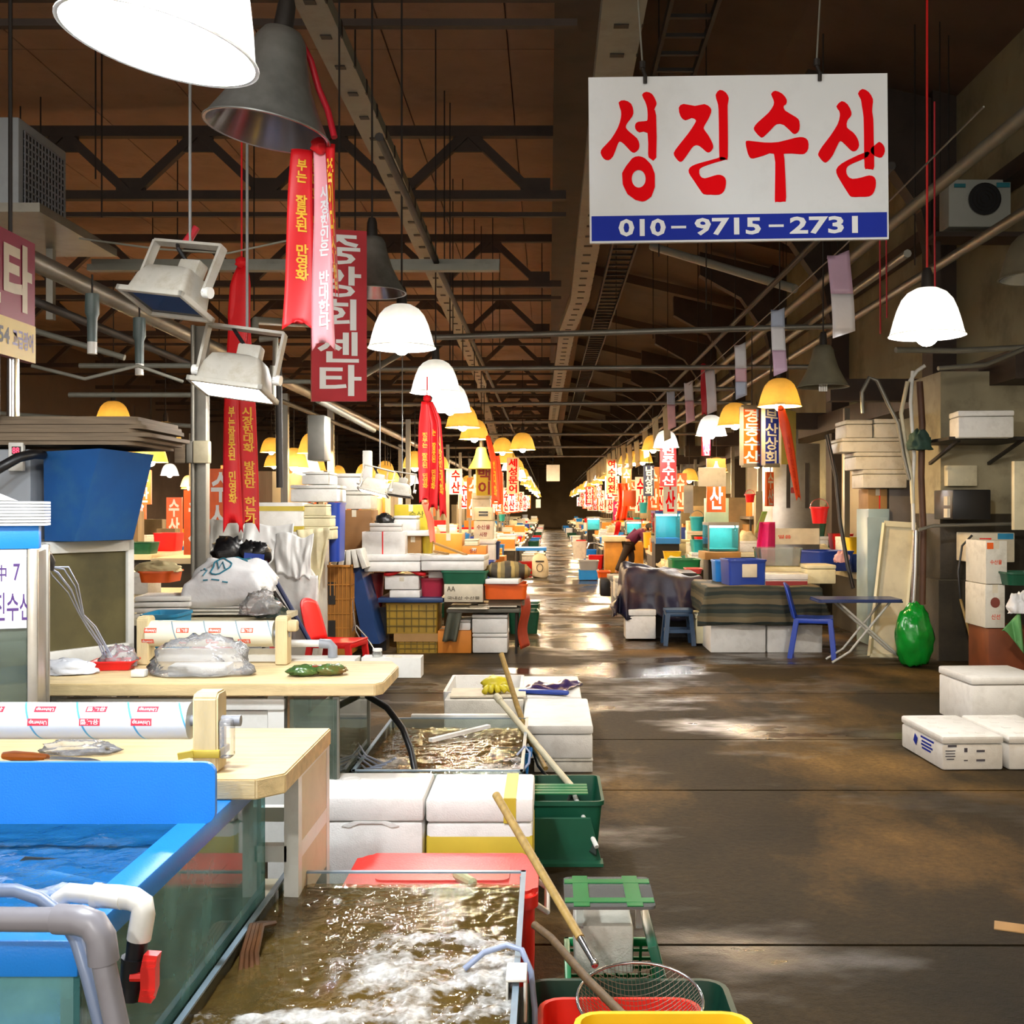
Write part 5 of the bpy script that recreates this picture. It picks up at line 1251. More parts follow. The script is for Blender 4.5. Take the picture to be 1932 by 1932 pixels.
mb = MB(); mb.surf(lambda u, v: Vector((PX(725 + 78 * u, Ys), Ys - .03 + .5 * v, PZ(1083 - 6 * math.sin(u * 3) + 3 * math.sin(u * 9), Ys))), 14, 6); tag(mb.build('red_cloth', M_RIBR, solid=.035), 'folded red cloth on the printed white carton', 'cloth')
ftub('basin', 'dark pink basin on the dark blue board behind the white carton', 'basin', mat('basin_wine', '#b02a44', .4), 792, 1091, 836, 1127.5, Ys + .1, .4)
fbox('small white foam box squeezed above the dark pink basin', 808, 1074, 836, 1091, Ys + .1, .35, group='foam boxes in the aisle stack')
ftub('bucket', 'tall dark red bucket left of the mustard crates', 'bucket', M_MAROON, 684, 1082, 722, 1150, Ys + .25, .25, taper=.75, rad=.1)
mb = MB(); mb.box((PX(703, Ys), Ys + .4, PZ(1150, Ys) / 2), (.22, .25, PZ(1150, Ys))); tag(mb.build('crate', M_BLACK), 'dark crate standing under the tall dark red bucket', 'crate')
fbox('big white foam slab lid tilted on the dark red bucket', 683, 1046, 790, 1079, Ys - .1, .6, rz=R(4), group='foam boxes in the aisle stack', lid=.4)
t = carton('bundle of white foam sheets tied with red string', M_FOAM, 683, 1003, 764, 1046, Ys - .05, .45, strap=-.02, flaps=False, name='foam_bundle', cat='foam bundle')
fbox('flat white foam box on the tied foam bundle', 697, 987, 758, 1003, Ys, .5, group='foam boxes in the aisle stack', lid=.4)
fbox('cream foam box beside the black bag', 742, 973, 786, 1002, Ys + .1, .4, group='foam boxes in the aisle stack')
crumple('black_bag', 'crumpled black plastic bag on the flat white foam box', 'bag', W(726, 987, Ys + .1), (.11, .09, .09), M_BLACKBAG, 61)
carton('yellow carton with dark print behind the black bag', mat('yellow_carton', '#c9b22a', .6, .12), 744, 952, 806, 1001, Ys + .45, .4, words=(('수산', .45, .5, .9, .75),), ink=mat('ink_olive', '#6a6a1a', .5))
fslab('foam_board', 'white foam board under the yellow carton', 'board', M_FOAM, 755, 1001, 812, 1011, Ys + .1, .7)
carton('plain brown carton under the white foam board', M_CARD, 764, 1011, 794, 1046, Ys + .2, .5)
ftub('bucket', 'yellow bucket right of the plain brown carton', 'bucket', M_YCARD, 794, 1012, 816, 1047, Ys + .25, .2, taper=.8, rad=.08)
mb = MB(); mb.box((PX(790, Ys), Ys + .4, (PZ(1046, Ys) + PZ(1074, Ys)) / 2), (.36, .5, PZ(1046, Ys) - PZ(1074, Ys))); tag(mb.build('foam_box', M_FOAM2), 'foam box hidden between the brown carton and the red cloth', 'foam box')
fbox('long flat white foam box on the green basin', 795, 1048, 916, 1077, Ys - .1, .6, rz=R(-2), group='foam boxes in the aisle stack', lid=.35)
ftub('basin', 'dark green basin under the long flat foam box', 'basin', mat('basin_pine', '#22664a', .45, .12), 832, 1077, 919, 1102, Ys - .1, .55, taper=.9)
carton('off white carton with two large letters and a line of small print', M_PAPER, 838, 1102, 911, 1136, Ys - .08, .5, words=(('AA', .07, .6, .29, .88), ('국내산 수산물', .08, .14, .92, .32)), ink=mat('ink_grey', '#6a6252', .5), flaps=False)
ftub('basin', 'orange rectangular basin right of the lettered carton', 'basin', M_ORANGE, 914, 1102, 994, 1131, Ys - .05, .55, taper=.95)
mb = MB(); mb.blob((PX(957, Ys), Ys + .25, PZ(1080, Ys)), (.26, .22, .11), .25, 2.5, 4, nu=30, nv=18); tag(mb.build('striped_quilt', M_STRIPES2, smooth=180), 'folded brown and gold striped quilt on the orange basin', 'quilt')
fslab('foam_sheet', 'white foam sheet sticking out under the striped quilt', 'foam sheet', M_FOAM, 919, 1093, 982, 1102, Ys - .12, .5, rz=R(-5))
carton('orange carton on the long foam box in the aisle stack', M_ORCARD, 872, 1030, 917, 1049, Ys + .2, .4, group='orange cartons in the aisle stack', words=(('생선', .3, .3, .6, .7),), ink=M_MAROON)
fbox('small cream foam box on the orange carton', 876, 1018, 902, 1030, Ys + .2, .35, material=M_FOAMY, group='foam boxes in the aisle stack')
carton('orange yellow carton behind the plain brown carton', mat('amber_carton', '#e0a030', .55, .12), 820, 1007, 872, 1049, Ys + .4, .45, group='orange cartons in the aisle stack')
mb = MB(); mb.bar(W(818, 1024, Ys + .1), W(880, 1047, Ys), .06, .02); mb.bar(W(820, 1040, Ys + .1), W(845, 1045, Ys), .05, .02); tag(mb.build('strap', M_CARD), 'brown strap lying across the orange cartons', 'strap')
# lower right: bench with boxes
t = thing('bench', 'low bench with grey covered top beside the aisle', 'bench', (PX(910, Ys), Ys + .35, 0))
mb = MB(); z = PZ(1155, Ys); mb.box((PX(912, Ys), Ys + .3, z + .02), (PX(980, Ys) - PX(843, Ys), .75, .04), bev=.005); mb.build('top', mat('bench_grey', '#57544a', .7, .2), t, w=True)
for x, y in ((974, Ys), (974, Ys + .6), (850, Ys + .6)):
    mb = MB(); mb.tube([(PX(x, Ys), y, 0), (PX(x, Ys), y, z)], .014, 8); mb.build('leg', M_DKSTEEL, t, w=True)
mb = MB(); mb.surf(lambda u, v: Vector((PX(848 + 26 * u - 12 * v, Ys), Ys - .06 - .05 * math.sin(9 * u) * v, z + .045 - .36 * v)), 12, 12); tag(mb.build('grey_cloth', mat('cloth_grey', '#5a5c4e', .8, .2), solid=.01), 'grey green cloth hanging from the left end of the low bench', 'cloth')
for k, (x0, x1, dy) in enumerate(((850, 925, 0), (886, 975, .1), (897, 978, .22))):
    mb = MB(); mb.box((PX((x0 + x1) / 2, Ys), Ys + .12 + dy, z + .047 + .014 * k), (PX(x1, Ys) - PX(x0, Ys), .45, .012), rot=(0, 0, .1 * (k - 1)), bev=.003)
    tag(mb.build('newspaper', M_PAPER), ('lowest flattened paper sheet on the low bench', 'middle flattened paper sheet on the low bench', 'uppermost flattened paper sheet on the low bench')[k], 'paper', 'paper sheets on the low bench')
mb = MB(); mb.box((PX(875, Ys), Ys + .3, (z + .095 + PZ(1136, Ys)) / 2), (.4, .4, max(.01, PZ(1136, Ys) - z - .095))); tag(mb.build('carton', M_DARKCARD), 'dark carton slab between the low bench and the lettered carton', 'carton')
mb = MB(); mb.box((PX(955, Ys), Ys + .3, (z + .06 + PZ(1131, Ys)) / 2), (.4, .4, max(.01, PZ(1131, Ys) - z - .07))); tag(mb.build('carton', M_DARKCARD), 'dark carton slab between the low bench and the orange basin', 'carton')
fbox('upper white foam box at the aisle end of the low bench', 890, 1160, 958, 1195, Ys, .5, group='foam boxes under the low bench', lid=.2)
fbox('lower white foam box at the aisle end of the low bench', 891, 1195.5, 958, 1232.5, Ys, .5, group='foam boxes under the low bench', lid=.2)
carton('brown orange carton on the floor under the low bench', M_ORCARD, 826, 1190, 889, 1232.5, Ys + .02, .5)
fbox('white foam box on the brown orange carton under the low bench', 848, 1170, 888, 1189.5, Ys + .05, .45, group='foam boxes under the low bench')
mb = MB(); mb.surf(lambda u, v: Vector((PX(980 + 16 * u, Ys) + .02 * math.sin(v * 7), Ys + .1 + .35 * u, PZ(1128, Ys) - .58 * v)), 8, 14); tag(mb.build('orange_cloth', mat('cloth_orange', '#b8401a', .6, .2), solid=.01), 'dark orange sheet hanging down the aisle end of the stack', 'sheet')
# leaning pieces left of the stack
t = thing('folding_table', 'folded dark blue table leaning upright with thin steel legs', 'table', (PX(690, 12), 12, 0))
a = [W(685, 1224, 12.1), W(716, 1226, 12.1), W(678, 1066, 12.0), W(656, 1066, 12.0)]; a[0].z = a[1].z = .12
mb = MB(); mb.loft([a, [p + Vector((.03, .5, 0)) for p in a]]); mb.build('table_top', mat('fold_blue', '#2c4a80', .35, .15, 4), t, w=True)
for pts in ([W(662, 1100, 11.95), W(668, 1180, 11.95), W(652, 1222, 11.95)], [W(666, 1150, 11.95), W(671, 1190, 11.95), W(690, 1224, 11.95)], [W(672, 1180, 11.95), W(690, 1200, 11.95), W(705, 1224, 11.95)]):
    mb = MB(); mb.tube(pts, .011, 8); mb.build('leg', M_CHROME, t, w=True, smooth=60)
t = crate_slat('tall mustard orange crate standing on end with slots', 607, 1066, 662, 1236, 11.8, .5, mat('crate_orange', '#b87a2a', .5, .2))
mb = MB(); w_ = PX(662, 11.8) - PX(607, 11.8); mb.box((0, 0, .48), (w_ * .94, .46, .94)); mb.build('panel', mat('crate_orange2', '#a06a24', .6, .2), t)
for v in (.66, .25):
    mb = MB(); mb.box((-.05, -.236, v), (.075, .02, .24)); mb.build('slot', M_DKSTEEL, t)
t = thing('foam_bundle', 'wrapped bundle of white foam pieces on the tall mustard orange crate', 'foam bundle', W(655, 1066, 11.9))
for k in range(5): 
    mb = MB(); mb.box(((-.12 + .07 * k), .1, .07), (.055, .3, .14 + .02 * k), rot=(0, .35 - .17 * k, 0), bev=.008); mb.build('piece', M_FOAM2, t)
# ---- the pile of large white boxes and sheets (about 11 m)
Yp = 11.0
fbox('white foam box with yellow tape bands in the large white pile', 468, 948, 572, 1012, Yp, .5, bands=((.22, .16), (.82, .14)), group='foam boxes of the large white pile')
fbox('foam box with a taped lower edge under the banded box', 505, 1012, 575, 1062, Yp + .05, .5, bands=((.3, .14),), group='foam boxes of the large white pile', material=M_FOAM2)
for k, (x0, y0, x1, y1) in enumerate(((572, 951, 616, 973), (572, 973, 624, 994), (572, 994, 628, 1018))):
    fbox(('topmost of three cream foam boxes right of the banded box', 'middle of three cream foam boxes right of the banded box', 'lowest of three cream foam boxes right of the banded box')[k], x0, y0, x1, y1, Yp + .05, .5, group='foam boxes of the large white pile', material=M_FOAMY)
fbox('white foam box with a yellowed end high on the white pile', 547, 915, 637, 947, Yp + .3, .5, group='foam boxes of the large white pile')
fbox('left foam box of the topmost pair on the white pile', 569, 890, 620, 914, Yp + .5, .5, group='foam boxes of the large white pile')
fbox('right foam box of the topmost pair on the white pile', 622, 893, 684, 926, 12.62, .5, group='foam boxes of the large white pile')
fbox('foam box resting on the tall brown carton', 637, 926.5, 700, 961, 12.6, .5, group='foam boxes of the large white pile', material=M_FOAM2)
carton('tall plain brown carton behind the tied foam bundle', mat('brown_carton', '#8a6238', .7, .12), 635, 962, 701, 1070, 12.6, .5)
ftub('tub', 'deep blue tub standing right of the cream foam boxes', 'tub', M_NAVY, 618, 948, 640, 1060, Yp + .3, .4, taper=.9)
mb = MB(); mb.box((PX(545, 11.5), 11.6, PZ(1018, 11.5) / 2), (.68, .6, PZ(1018, 11.5) * .98)); tag(mb.build('storage_chest', M_FOAM2), 'large off white chest carrying the white pile', 'chest')
mb = MB(); mb.box((PX(668, 12.6), 12.9, PZ(1070, 12.6) / 2), (.42, .6, PZ(1070, 12.6) * .995)); tag(mb.build('storage_chest', M_CARD), 'brown chest under the tall plain brown carton', 'chest')
# leaning foam sheets and vinyl
for k, (pts, Y, lab) in enumerate((([(455, 985), (548, 1000), (545, 1190), (440, 1180)], 10.5, 'white vinyl sheet draped under the red ribbon on the white pile'),
                                   ([(560, 1000), (622, 995), (600, 1110), (598, 1200)], 10.6, 'tall leaning cream foam board edge on the white pile'),
                                   ([(548, 1010), (600, 1095), (603, 1215), (560, 1215)], 10.4, 'white vinyl sheet hanging loose at the right of the white pile'),
                                   ([(395, 980), (470, 985), (470, 1100), (395, 1100)], 10.8, 'white foam panel standing behind the black hose reel'))):
    p = [W(x, y, Y) for x, y in pts]
    mb = MB(); mb.surf(lambda u, v: p[0].lerp(p[1], u).lerp(p[3].lerp(p[2], u), v) + Vector((0, .06 * noise.noise(Vector((u * 4, v * 3, k))), .0)), 16, 16)
    tag(mb.build('vinyl_sheet', M_SHEET if k != 1 else M_FOAMY, solid=.02 if k in (1, 3) else .008), lab, 'sheet')
def loose(x0, x1, ytop, ybot, Y, seed, fold=.05):
    def fn(u, v):
        n1 = noise.noise(Vector((u * 3.2 + seed, v * .9, seed))); n2 = noise.noise(Vector((u * 8 + seed, v * 2.2, seed)))
        yt = ytop + 14 * noise.noise(Vector((u * 2.2, seed, 1))); yb = ybot + 26 * noise.noise(Vector((u * 3.1, seed, 7)))
        return Vector((PX(x0 + (x1 - x0) * u + 14 * v * noise.noise(Vector((u * 2, v * 2, seed))), Y), Y - .10 * v + fold * (n1 + .6 * n2) * (.3 + v), PZ(yt + (yb - yt) * v, Y)))
    return fn
for lab, a in (('crumpled translucent vinyl sheet thrown over the front of the white pile', (462, 555, 985, 1062, 10.25, 1.3)), ('second crumpled vinyl sheet hanging lower on the white pile', (520, 592, 1008, 1085, 10.2, 4.7)), ('dingy vinyl sheet hanging to the floor behind the folding blue frame', (505, 600, 1085, 1215, 10.15, 8.2))):
    mb = MB(); mb.surf(loose(*a), 30, 22); tag(mb.build('vinyl_sheet', mat('vinyl_clear', '#dcdcda', .3, .06, 5, bump=.6, bscale=8), solid=.006, smooth=180), lab, 'sheet')
# black trolley with blue frame
t = thing('hose_reel', 'black hose reel bundle with a folding blue metal frame', 'hose reel', W(460, 1050, 9.4))
for c, r in (((432, 1043), .14), ((470, 1043), .10), ((490, 1045), .10)):
    mb = MB(); mb.blob(W(c[0], c[1], 9.4), (r, r, r), .35, 4, c[0]); mb.build('coil', M_BLACKBAG, t, w=True, smooth=180)
for a, b in (((470, 1050), (560, 1180)), ((500, 1060), (590, 1220))):
    mb = MB(); mb.tube([W(*a, 9.35), W(*b, 9.3)], .02, 8); mb.build('frame_tube', M_DKBLUE if a[0] > 480 else M_DKSTEEL, t, w=True)
mb = MB(); mb.bar(W(462, 1048, 9.3), W(497, 1052, 9.3), .05, .05); mb.build('hinge', M_NAVY, t, w=True)
# white printed bag over stacked trays
t = thing('tray_stack', 'stack of flat white foam trays under the printed white bag', 'tray stack', W(420, 1180, 8.3))
for k in range(9):
    mb = MB(); mb.box((PX(424 + 3 * math.sin(k * 2.4), 8.3), 8.5, PZ(1158 - 6.2 * k, 8.3)), (.55 + .02 * math.sin(k), .42, .018), rot=(0, .02 * math.sin(k * 3), .04 * math.sin(k * 1.7)), bev=.006); mb.build('foam_tray', M_FOAM2 if k < 2 else M_FOAM, t, w=True)
t = thing('stall_table', 'stall table behind the farther cutting board carrying trays', 'table', (PX(350, 8.4), 8.5, 0))
mb = MB(); mb.box((PX(360, 8.4), 8.5, PZ(1165, 8.3) - .02), (1.4, .8, .04)); mb.build('top', M_CREAM, t, w=True)
for x in (-.6, .6):
    for y in (-.35, .35):
        mb = MB(); mb.box((PX(360, 8.4) + x, 8.5 + y, PZ(1165, 8.3) / 2 - .02), (.05, .05, PZ(1165, 8.3) - .04)); mb.build('leg', M_DKSTEEL, t, w=True)
def bagtop(u, v):
    X = -.33 + .66 * u; Yy = -.22 + .44 * v
    e = max(abs(2 * u - 1), abs(2 * v - 1))
    z = .13 * (1 - e ** 3) - .10 * max(0, e - .8) / .2 + .035 * noise.noise(Vector((u * 5, v * 4, 3))) + .05 * math.sin(2.5 * u + .4) * (1 - e)
    return Vector((X + .02 * noise.noise(Vector((u * 7, v * 7, 9))), Yy, z))
t = thing('plastic_bag', 'white plastic carrier bag with blue green print on the tray stack', 'plastic bag', (PX(420, 8.3), 8.45, PZ(1100, 8.3) + .0))
t.rotation_euler = (R(22), R(-4), 0)
mb = MB(); mb.surf(bagtop, 40, 30); mb.build('bag', M_BAGW, t, solid=.004, smooth=180)
M_BAGP = mat('bag_print', '#2a7a92', .5)
for (s, u0, v0, u1, v1) in (('수산시장', .30, .14, .62, .26), ('NORYANG', .42, .72, .76, .8)):
    pass
mb = MB()
for (cx, cy, rx, ry) in ((.48, .36, .11, .17),):
    ring = [bagtop(cx + rx * math.cos(a) * (1 + .15 * math.cos(3 * a)), cy + ry * math.sin(a) * (1 + .15 * math.cos(3 * a))) + Vector((0, 0, .008)) for a in [2 * math.pi * k / 24 for k in range(24)]]
    mb.tube(ring, .006, 5, closed=True)
for pts in ([(.43, .45), (.47, .28), (.51, .43), (.54, .27)], [(.26, .34), (.33, .27), (.30, .18)], [(.40, .12), (.47, .11)], [(.5, .10), (.58, .10)], [(.3, .13), (.36, .12)], [(.42, .88), (.6, .84), (.75, .78)], [(.48, .8), (.62, .76)], [(.45, .78), (.6, .74), (.72, .68)], [(.5, .7), (.62, .67), (.75, .6)], [(.27, .42), (.3, .38)]):
    mb.tube([bagtop(*p) + Vector((0, 0, .008)) for p in pts], .006, 5)
mb.build('print', M_BAGP, t)
# left: trays and cloth on the stall
for k in range(4):
    mb = MB(); mb.box((PX(300, 8.2), 8.4, PZ(1163 - 11 * k, 8.2)), (.42 - .02 * (k % 2), .4, .035), rot=(0, 0, .06 * (k - 1)), bev=.008)
    tag(mb.build('foam_tray', M_FOAM), ('lowest', 'second lowest', 'second highest', 'topmost')[k] + ' white foam tray of the low stack left of the printed bag', 'tray', 'foam trays left of the printed bag')
ftub('basin', 'orange red basin on the low white tray stack', 'basin', M_ORANGE, 258, 1078, 320, 1100, 8.6, .35, taper=.9)
crumple('cream_cloth', 'crumpled cream cloth heaped on the orange red basin', 'cloth', W(298, 1079, 8.75), (.19, .14, .07), mat('cloth_cream', '#e0cf9c', .7, .15, 6), 71)
ftub('tub', 'teal blue tub under the stall behind the smaller roll', 'tub', mat('tub_teal', '#1f86b0', .4, .12), 262, 1160, 330, 1240, 7.6, .4, taper=.9)
ftub('tub', 'orange tub under the stall behind the smaller roll', 'tub', M_ORANGE, 355, 1205, 455, 1250, 7.4, .4, taper=.9)
crumple('dark_bag', 'dark green plastic bag right of the tray stack', 'bag', W(510, 1165, 8.2), (.13, .1, .11), mat('bag_darkgreen', '#2a3a34', .4, .2), 81)
crumple('clear_bag', 'translucent plastic bag slumped at the right of the tray stack', 'plastic bag', W(490, 1160, 8.0), (.15, .1, .14), M_FILM, 83)
# post with switch boxes
t = thing('steel_post', 'grey steel post with switch boxes standing left of the red ribbons', 'post', (PX(380, 8.5), 8.5, 0))
mb = MB(); mb.box((PX(380, 8.5), 8.5, 1.5), (.10, .10, 3.0), bev=.006); mb.build('post', M_GALV, t, w=True)
mb = MB(); mb.tube([(PX(366, 8.45), 8.42, .8), (PX(366, 8.45), 8.42, 3.0)], .016, 8); mb.build('conduit', M_GALV, t, w=True, smooth=60)
for x0, x1, m_ in ((332, 352, M_DARKCARD), (354, 366, M_GALV), (367, 396, M_CREAM)):
    mb = MB(); mb.box((PX((x0 + x1) / 2, 8.4), 8.40, PZ(853, 8.4)), (PX(x1, 8.4) - PX(x0, 8.4), .08, .17), bev=.008); mb.build('switch_box', m_, t, w=True)
fslab('hanging_box', 'tall grey aluminium box hanging beyond the red ribbons', 'box', M_ALU, 580, 783, 612, 868, 10.2, .3)
fslab('white_duct', 'white rectangular duct hanging above the small floodlight', 'duct', M_PVC, 684, 850, 699, 905, 11.5, .12)
# ================================================================== HANGING: lamps, floodlights, signs, ribbons, pennants, trays, pipes
SHADE_W = shade_mat('shade_white', (.62, .60, .52), (1, .97, .88), .020)
SHADE_A = shade_mat('shade_amber', (.50, .40, .16), (1, .66, .12), .020)
SHADE_U = mat('shade_grey', '#8a8a84', .38, .2, 14, metal=.55, dirt='#4a4640', dirt_amt=.4)
SHADE_UIN = mat('shade_inner', '#b8b8c0', .22, .1, 6, metal=.85)
SHADE_B = mat('shade_beige', '#6a6450', .5, .2, 8)
SHADE_Y = shade_mat('shade_yellow', (.60, .50, .10), (1, .8, .2), .05)
BULB_W = emit('bulb_white', WHITE, BULB); BULB_A = emit('bulb_warm', WARM, BULB * .75); BULB_C = emit('bulb_cool', COOL, BULB)
DOME0 = [(.13, .70), (.30, .685), (.52, .62), (.68, .52), (.80, .37), (.90, .19), (.965, .05), (1.0, .0), (1.03, -.015), (1.03, -.03), (.985, -.025), (.95, .05), (.88, .19), (.78, .36), (.66, .50), (.5, .6), (.28, .665), (.12, .68)]
DOME = [(a, b * 1.85 if b > 0 else b) for a, b in DOME0]
CONE = [(.16, 1.62), (.30, 1.60), (.40, 1.45), (.46, 1.15), (.60, .72), (.78, .36), (.93, .10), (.99, .0), (1.02, -.015), (1.02, -.035), (.975, -.03), (.91, .10), (.76, .36), (.58, .72), (.44, 1.15), (.38, 1.44), (.14, 1.58)]
def lamp(label, px, py, Y, dia, shade, bulb, prof=DOME, roll=0.0, pitch=0.0, group=None, bulb_z=0.0, top=5.9, n=32, cord=M_DKSTEEL, bulb_r=.055, inner=None, red_cord=False):
    t = thing('pendant_lamp', label, 'lamp', W(px, py, Y), 0, group); t.rotation_euler = (pitch, roll, 0)
    r = dia / 2
    mb = MB(); mb.lathe([(a * r, b * r) for a, b in (prof[:11] + [(.985, -.02), (.97, .0)] if bulb else prof)], n); mb.build('shade', shade, t, smooth=50)
    hz = prof[0][1] * r
    if inner:
        mb = MB(); m_ = len(prof) // 2; mb.lathe([(a * r * .985, b * r) for a, b in prof[m_ + 1:]], n); mb.build('reflector', inner, t, smooth=50)
    mb = MB(); mb.lathe([(0, hz + .12), (.022, hz + .12), (.032, hz + .09), (.036, hz), (.05, hz - .01), (.03, hz - .05), (0, hz - .06)], 14); mb.build('socket', M_DKSTEEL, t)
    if bulb:
        mb = MB(); bm_ = bmesh.ops.create_uvsphere(mb.bm, u_segments=12, v_segments=8, radius=bulb_r)
        for v in bm_['verts']:
            if v.co.z > 0: v.co.z *= 1.5
            v.co.z += bulb_z
        mb.build('bulb', bulb, t, smooth=180)
        mb = MB(); mb.tube([(0, 0, bulb_r * 1.3), (0, 0, hz)], .02, 8); mb.build('bulb_neck', M_PVC, t)
    inv = Euler(t.rotation_euler).to_matrix().inverted()
    top_l = inv @ Vector((0, 0, top - t.location.z))
    mb = MB(); mb.tube([(0, 0, hz + .11), tuple(top_l)], .007, 6); mb.build('cord', M_RED if red_cord else cord, t)
    return t
lamp('huge white pendant lamp tilted at the top left, nearest of the lamp row', 301, 82, 2.6, .452, SHADE_W, BULB_C, roll=R(11), n=48, bulb_r=.072, bulb_z=.09)
t = lamp('unlit grey bell shaped lamp beside the huge white lamp', 504, 245, 3.96, .445, SHADE_U, None, CONE, roll=R(9), n=48, inner=SHADE_UIN)
mb = MB(); mb.tube([(-.03, .06, .36), (.05, .06, .36), (.10, .06, .29), (.14, .07, .2), (.19, .06, .12), (.235, .03, .02)], .012, 8); mb.build('red_ribbon_band', M_SIGNR, t, smooth=60)
lamp('bright white lamp right of the vertical red sign', 758, 655, 7.5, .45, SHADE_W, BULB_W, n=40, bulb_r=.055)
lamp('dim unlit grey lamp half hidden behind the vertical red sign', 702, 551, 7.0, .43, SHADE_U, None, CONE, inner=SHADE_UIN)
lamp('white lamp right behind the bright lamp by the red sign', 822, 740, 9.9, .45, SHADE_W, BULB_W, n=40, bulb_r=.052)
lamp('overexposed white lamp, third of the left lamp row', 849, 775, 11.7, .45, SHADE_W, BULB_W, bulb_r=.05)
lamp('yellow lamp, fourth of the left lamp row', 873, 806, 14.4, .45, SHADE_A, BULB_A)
lamp('yellow lamp, fifth of the left lamp row', 895, 828, 16.4, .45, SHADE_A, BULB_A)
lamp('yellow lamp hanging alone in the middle of the hall', 986, 848, 19.2, .45, SHADE_A, BULB_A, top=4.2)
lamp('unlit yellow cone lamp above the yellow vertical sign', 908, 884, 16.8, .40, SHADE_Y, None, CONE)
lamp('large bright white lamp on the right, nearest of the right row', 1749, 632, 6.8, .45, SHADE_W, BULB_W, n=40, bulb_r=.07, red_cord=True)
lamp('glowing yellow lamp over the orange and navy vertical signs', 1471, 766, 11.6, .452, SHADE_A, BULB_A, n=40)
lamp('glowing yellow lamp left of the orange vertical sign', 1387, 803, 14.0, .45, SHADE_A, BULB_A, n=40)
lamp('white lamp with a small red tag below it on the right row', 1342, 821, 16.0, .45, SHADE_W, BULB_W)
t = lamp('unlit dull beige lamp with a spiral bulb on the right', 1553, 729, 10.0, .46, SHADE_B, None, CONE)
mb = MB(); 
for k in range(4): mb.cyl((-.03 + .02 * k, 0, -.045), (-.03 + .02 * k, 0, .08), .009, 8)
mb.build('spiral_bulb', M_PVC, t)
lamp('unlit lamp cut by the right edge of the picture', 1957, 524, 7.0, .46, SHADE_B, None, DOME, inner=SHADE_UIN)
for lab, px, py, Y in (('yellow lamp over the grey carton pile at the left', 214, 800, 14.0), ('glowing yellow lamp left of the steel post', 312, 836, 15.0),
                       ('yellow lamp right of the red ribbons, upper of two', 512, 853, 22.0), ('yellow lamp right of the red ribbons, lower of two', 517, 880, 24.5),
                       ('yellow lamp above the topmost foam boxes of the white pile', 592, 888, 20.0), ('dim pale lamp right of the topmost foam boxes', 690, 902, 22)):
    lamp(lab, px, py, Y, .45, SHADE_A, BULB_A, n=20, top=4.5)
# unseen lamps added to light the foreground, as if the rows carried on
def added_lamp(label, x, y, z, shade, bulb):
    t = lamp(label, CX, CY, 1.0, .45, shade, bulb, n=20, bulb_r=.055, top=1.6 + 3.0); t.location = (x, y, z)
for lab, x, y, z, a, b in (('added unseen pendant lamp above the near blue tank', -1.24, 2.0, 3.05, SHADE_W, BULB_C), ('added unseen pendant lamp behind the viewer', -1.0, -.6, 2.7, SHADE_W, BULB_W), ('added unseen pendant lamp beside the right foam boxes', 2.5, 4.4, 2.66, SHADE_A, BULB_A)  ):
    added_lamp(lab, x, y, z, a, b)

def floodlight(label, px, py, Y, roll, pitch, lit, rope_px=None, top=5.9, s=1.0, yaw=0.0):
    t = thing('floodlight', label, 'floodlight', W(px, py, Y), 0); t.rotation_euler = (pitch, roll, yaw)
    wht = mat('flood_paint', '#b4afa2', .45, .12, 9, dirt='#8a7a5a', dirt_amt=.5, dirt_scale=14)
    mb = MB(); loops = []
    for w, d, z in ((.30, .20, .0), (.30, .20, .015), (.275, .18, .02), (.25, .165, .09), (.21, .13, .135), (.12, .08, .15)):
        loops.append([(x * s, y * s, z * s) for x, y in rrect(w, d, .02, 4)])
    mb.loft(loops, cap0=False); mb.build('housing', wht, t, smooth=40)
    mb = MB()
    for sx in (-1, 1): mb.box((sx * .15 * s, 0, .004 * s), (.02 * s, .22 * s, .022 * s), bev=.003)
    for sy in (-1, 1): mb.box((0, sy * .10 * s, .004 * s), (.32 * s, .02 * s, .022 * s), bev=.003)
    mb.build('front_frame', wht, t)
    mb = MB(); mb.box((0, 0, .008 * s), (.275 * s, .175 * s, .006 * s)); mb.build('lamp_glass', (emit('flood_light', COOL, 110) if s == 1.0 else emit('flood_light_small', COOL, 22)) if lit else glass('flood_glass', tint=(.3, .3, .35), body=.3, bodycol=(.12, .12, .14), rough=.08), t)
    mb = MB()
    mb.bar((-.165 * s, 0, .06 * s), (-.165 * s, 0, .27 * s), .012 * s, .04 * s, (0, 1, 0)); mb.bar((.165 * s, 0, .06 * s), (.165 * s, 0, .27 * s), .012 * s, .04 * s, (0, 1, 0)); mb.bar((-.165 * s, 0, .27 * s), (.165 * s, 0, .27 * s), .04 * s, .012 * s)
    mb.build('yoke', wht, t)
    for sx in (-1, 1):
        mb = MB(); mb.cyl((sx * .16 * s, 0, .07 * s), (sx * .19 * s, 0, .07 * s), .022 * s, 12); mb.build('yoke_knob', M_PVC, t)
    mb = MB(); mb.box((.02 * s, .04 * s, .18 * s), (.10 * s, .06 * s, .07 * s), bev=.008); mb.build('junction_box', wht, t)
    mb = MB(); mb.tube([(.0, .04 * s, .20 * s), (-.03 * s, -.02, .24 * s), (-.06 * s, 0, .27 * s)], .008, 6); mb.build('cable', M_BLACK, t)
    inv = Euler(t.rotation_euler).to_matrix().inverted(); a = Vector((0, 0, .275 * s)); wa = t.matrix_basis @ a
    b = inv @ (Vector((wa.x, wa.y, top)) - t.location)
    mb = MB(); mb.tube([a, b], .006, 6); mb.build('hanging_rope', mat('rope_grey', '#8a8a88', .7, .2), t)
    return t
t = floodlight('unlit white floodlight with a red grip hanging under the huge lamp', 312, 575, 4.3, R(9), R(-20), False, yaw=R(-22))
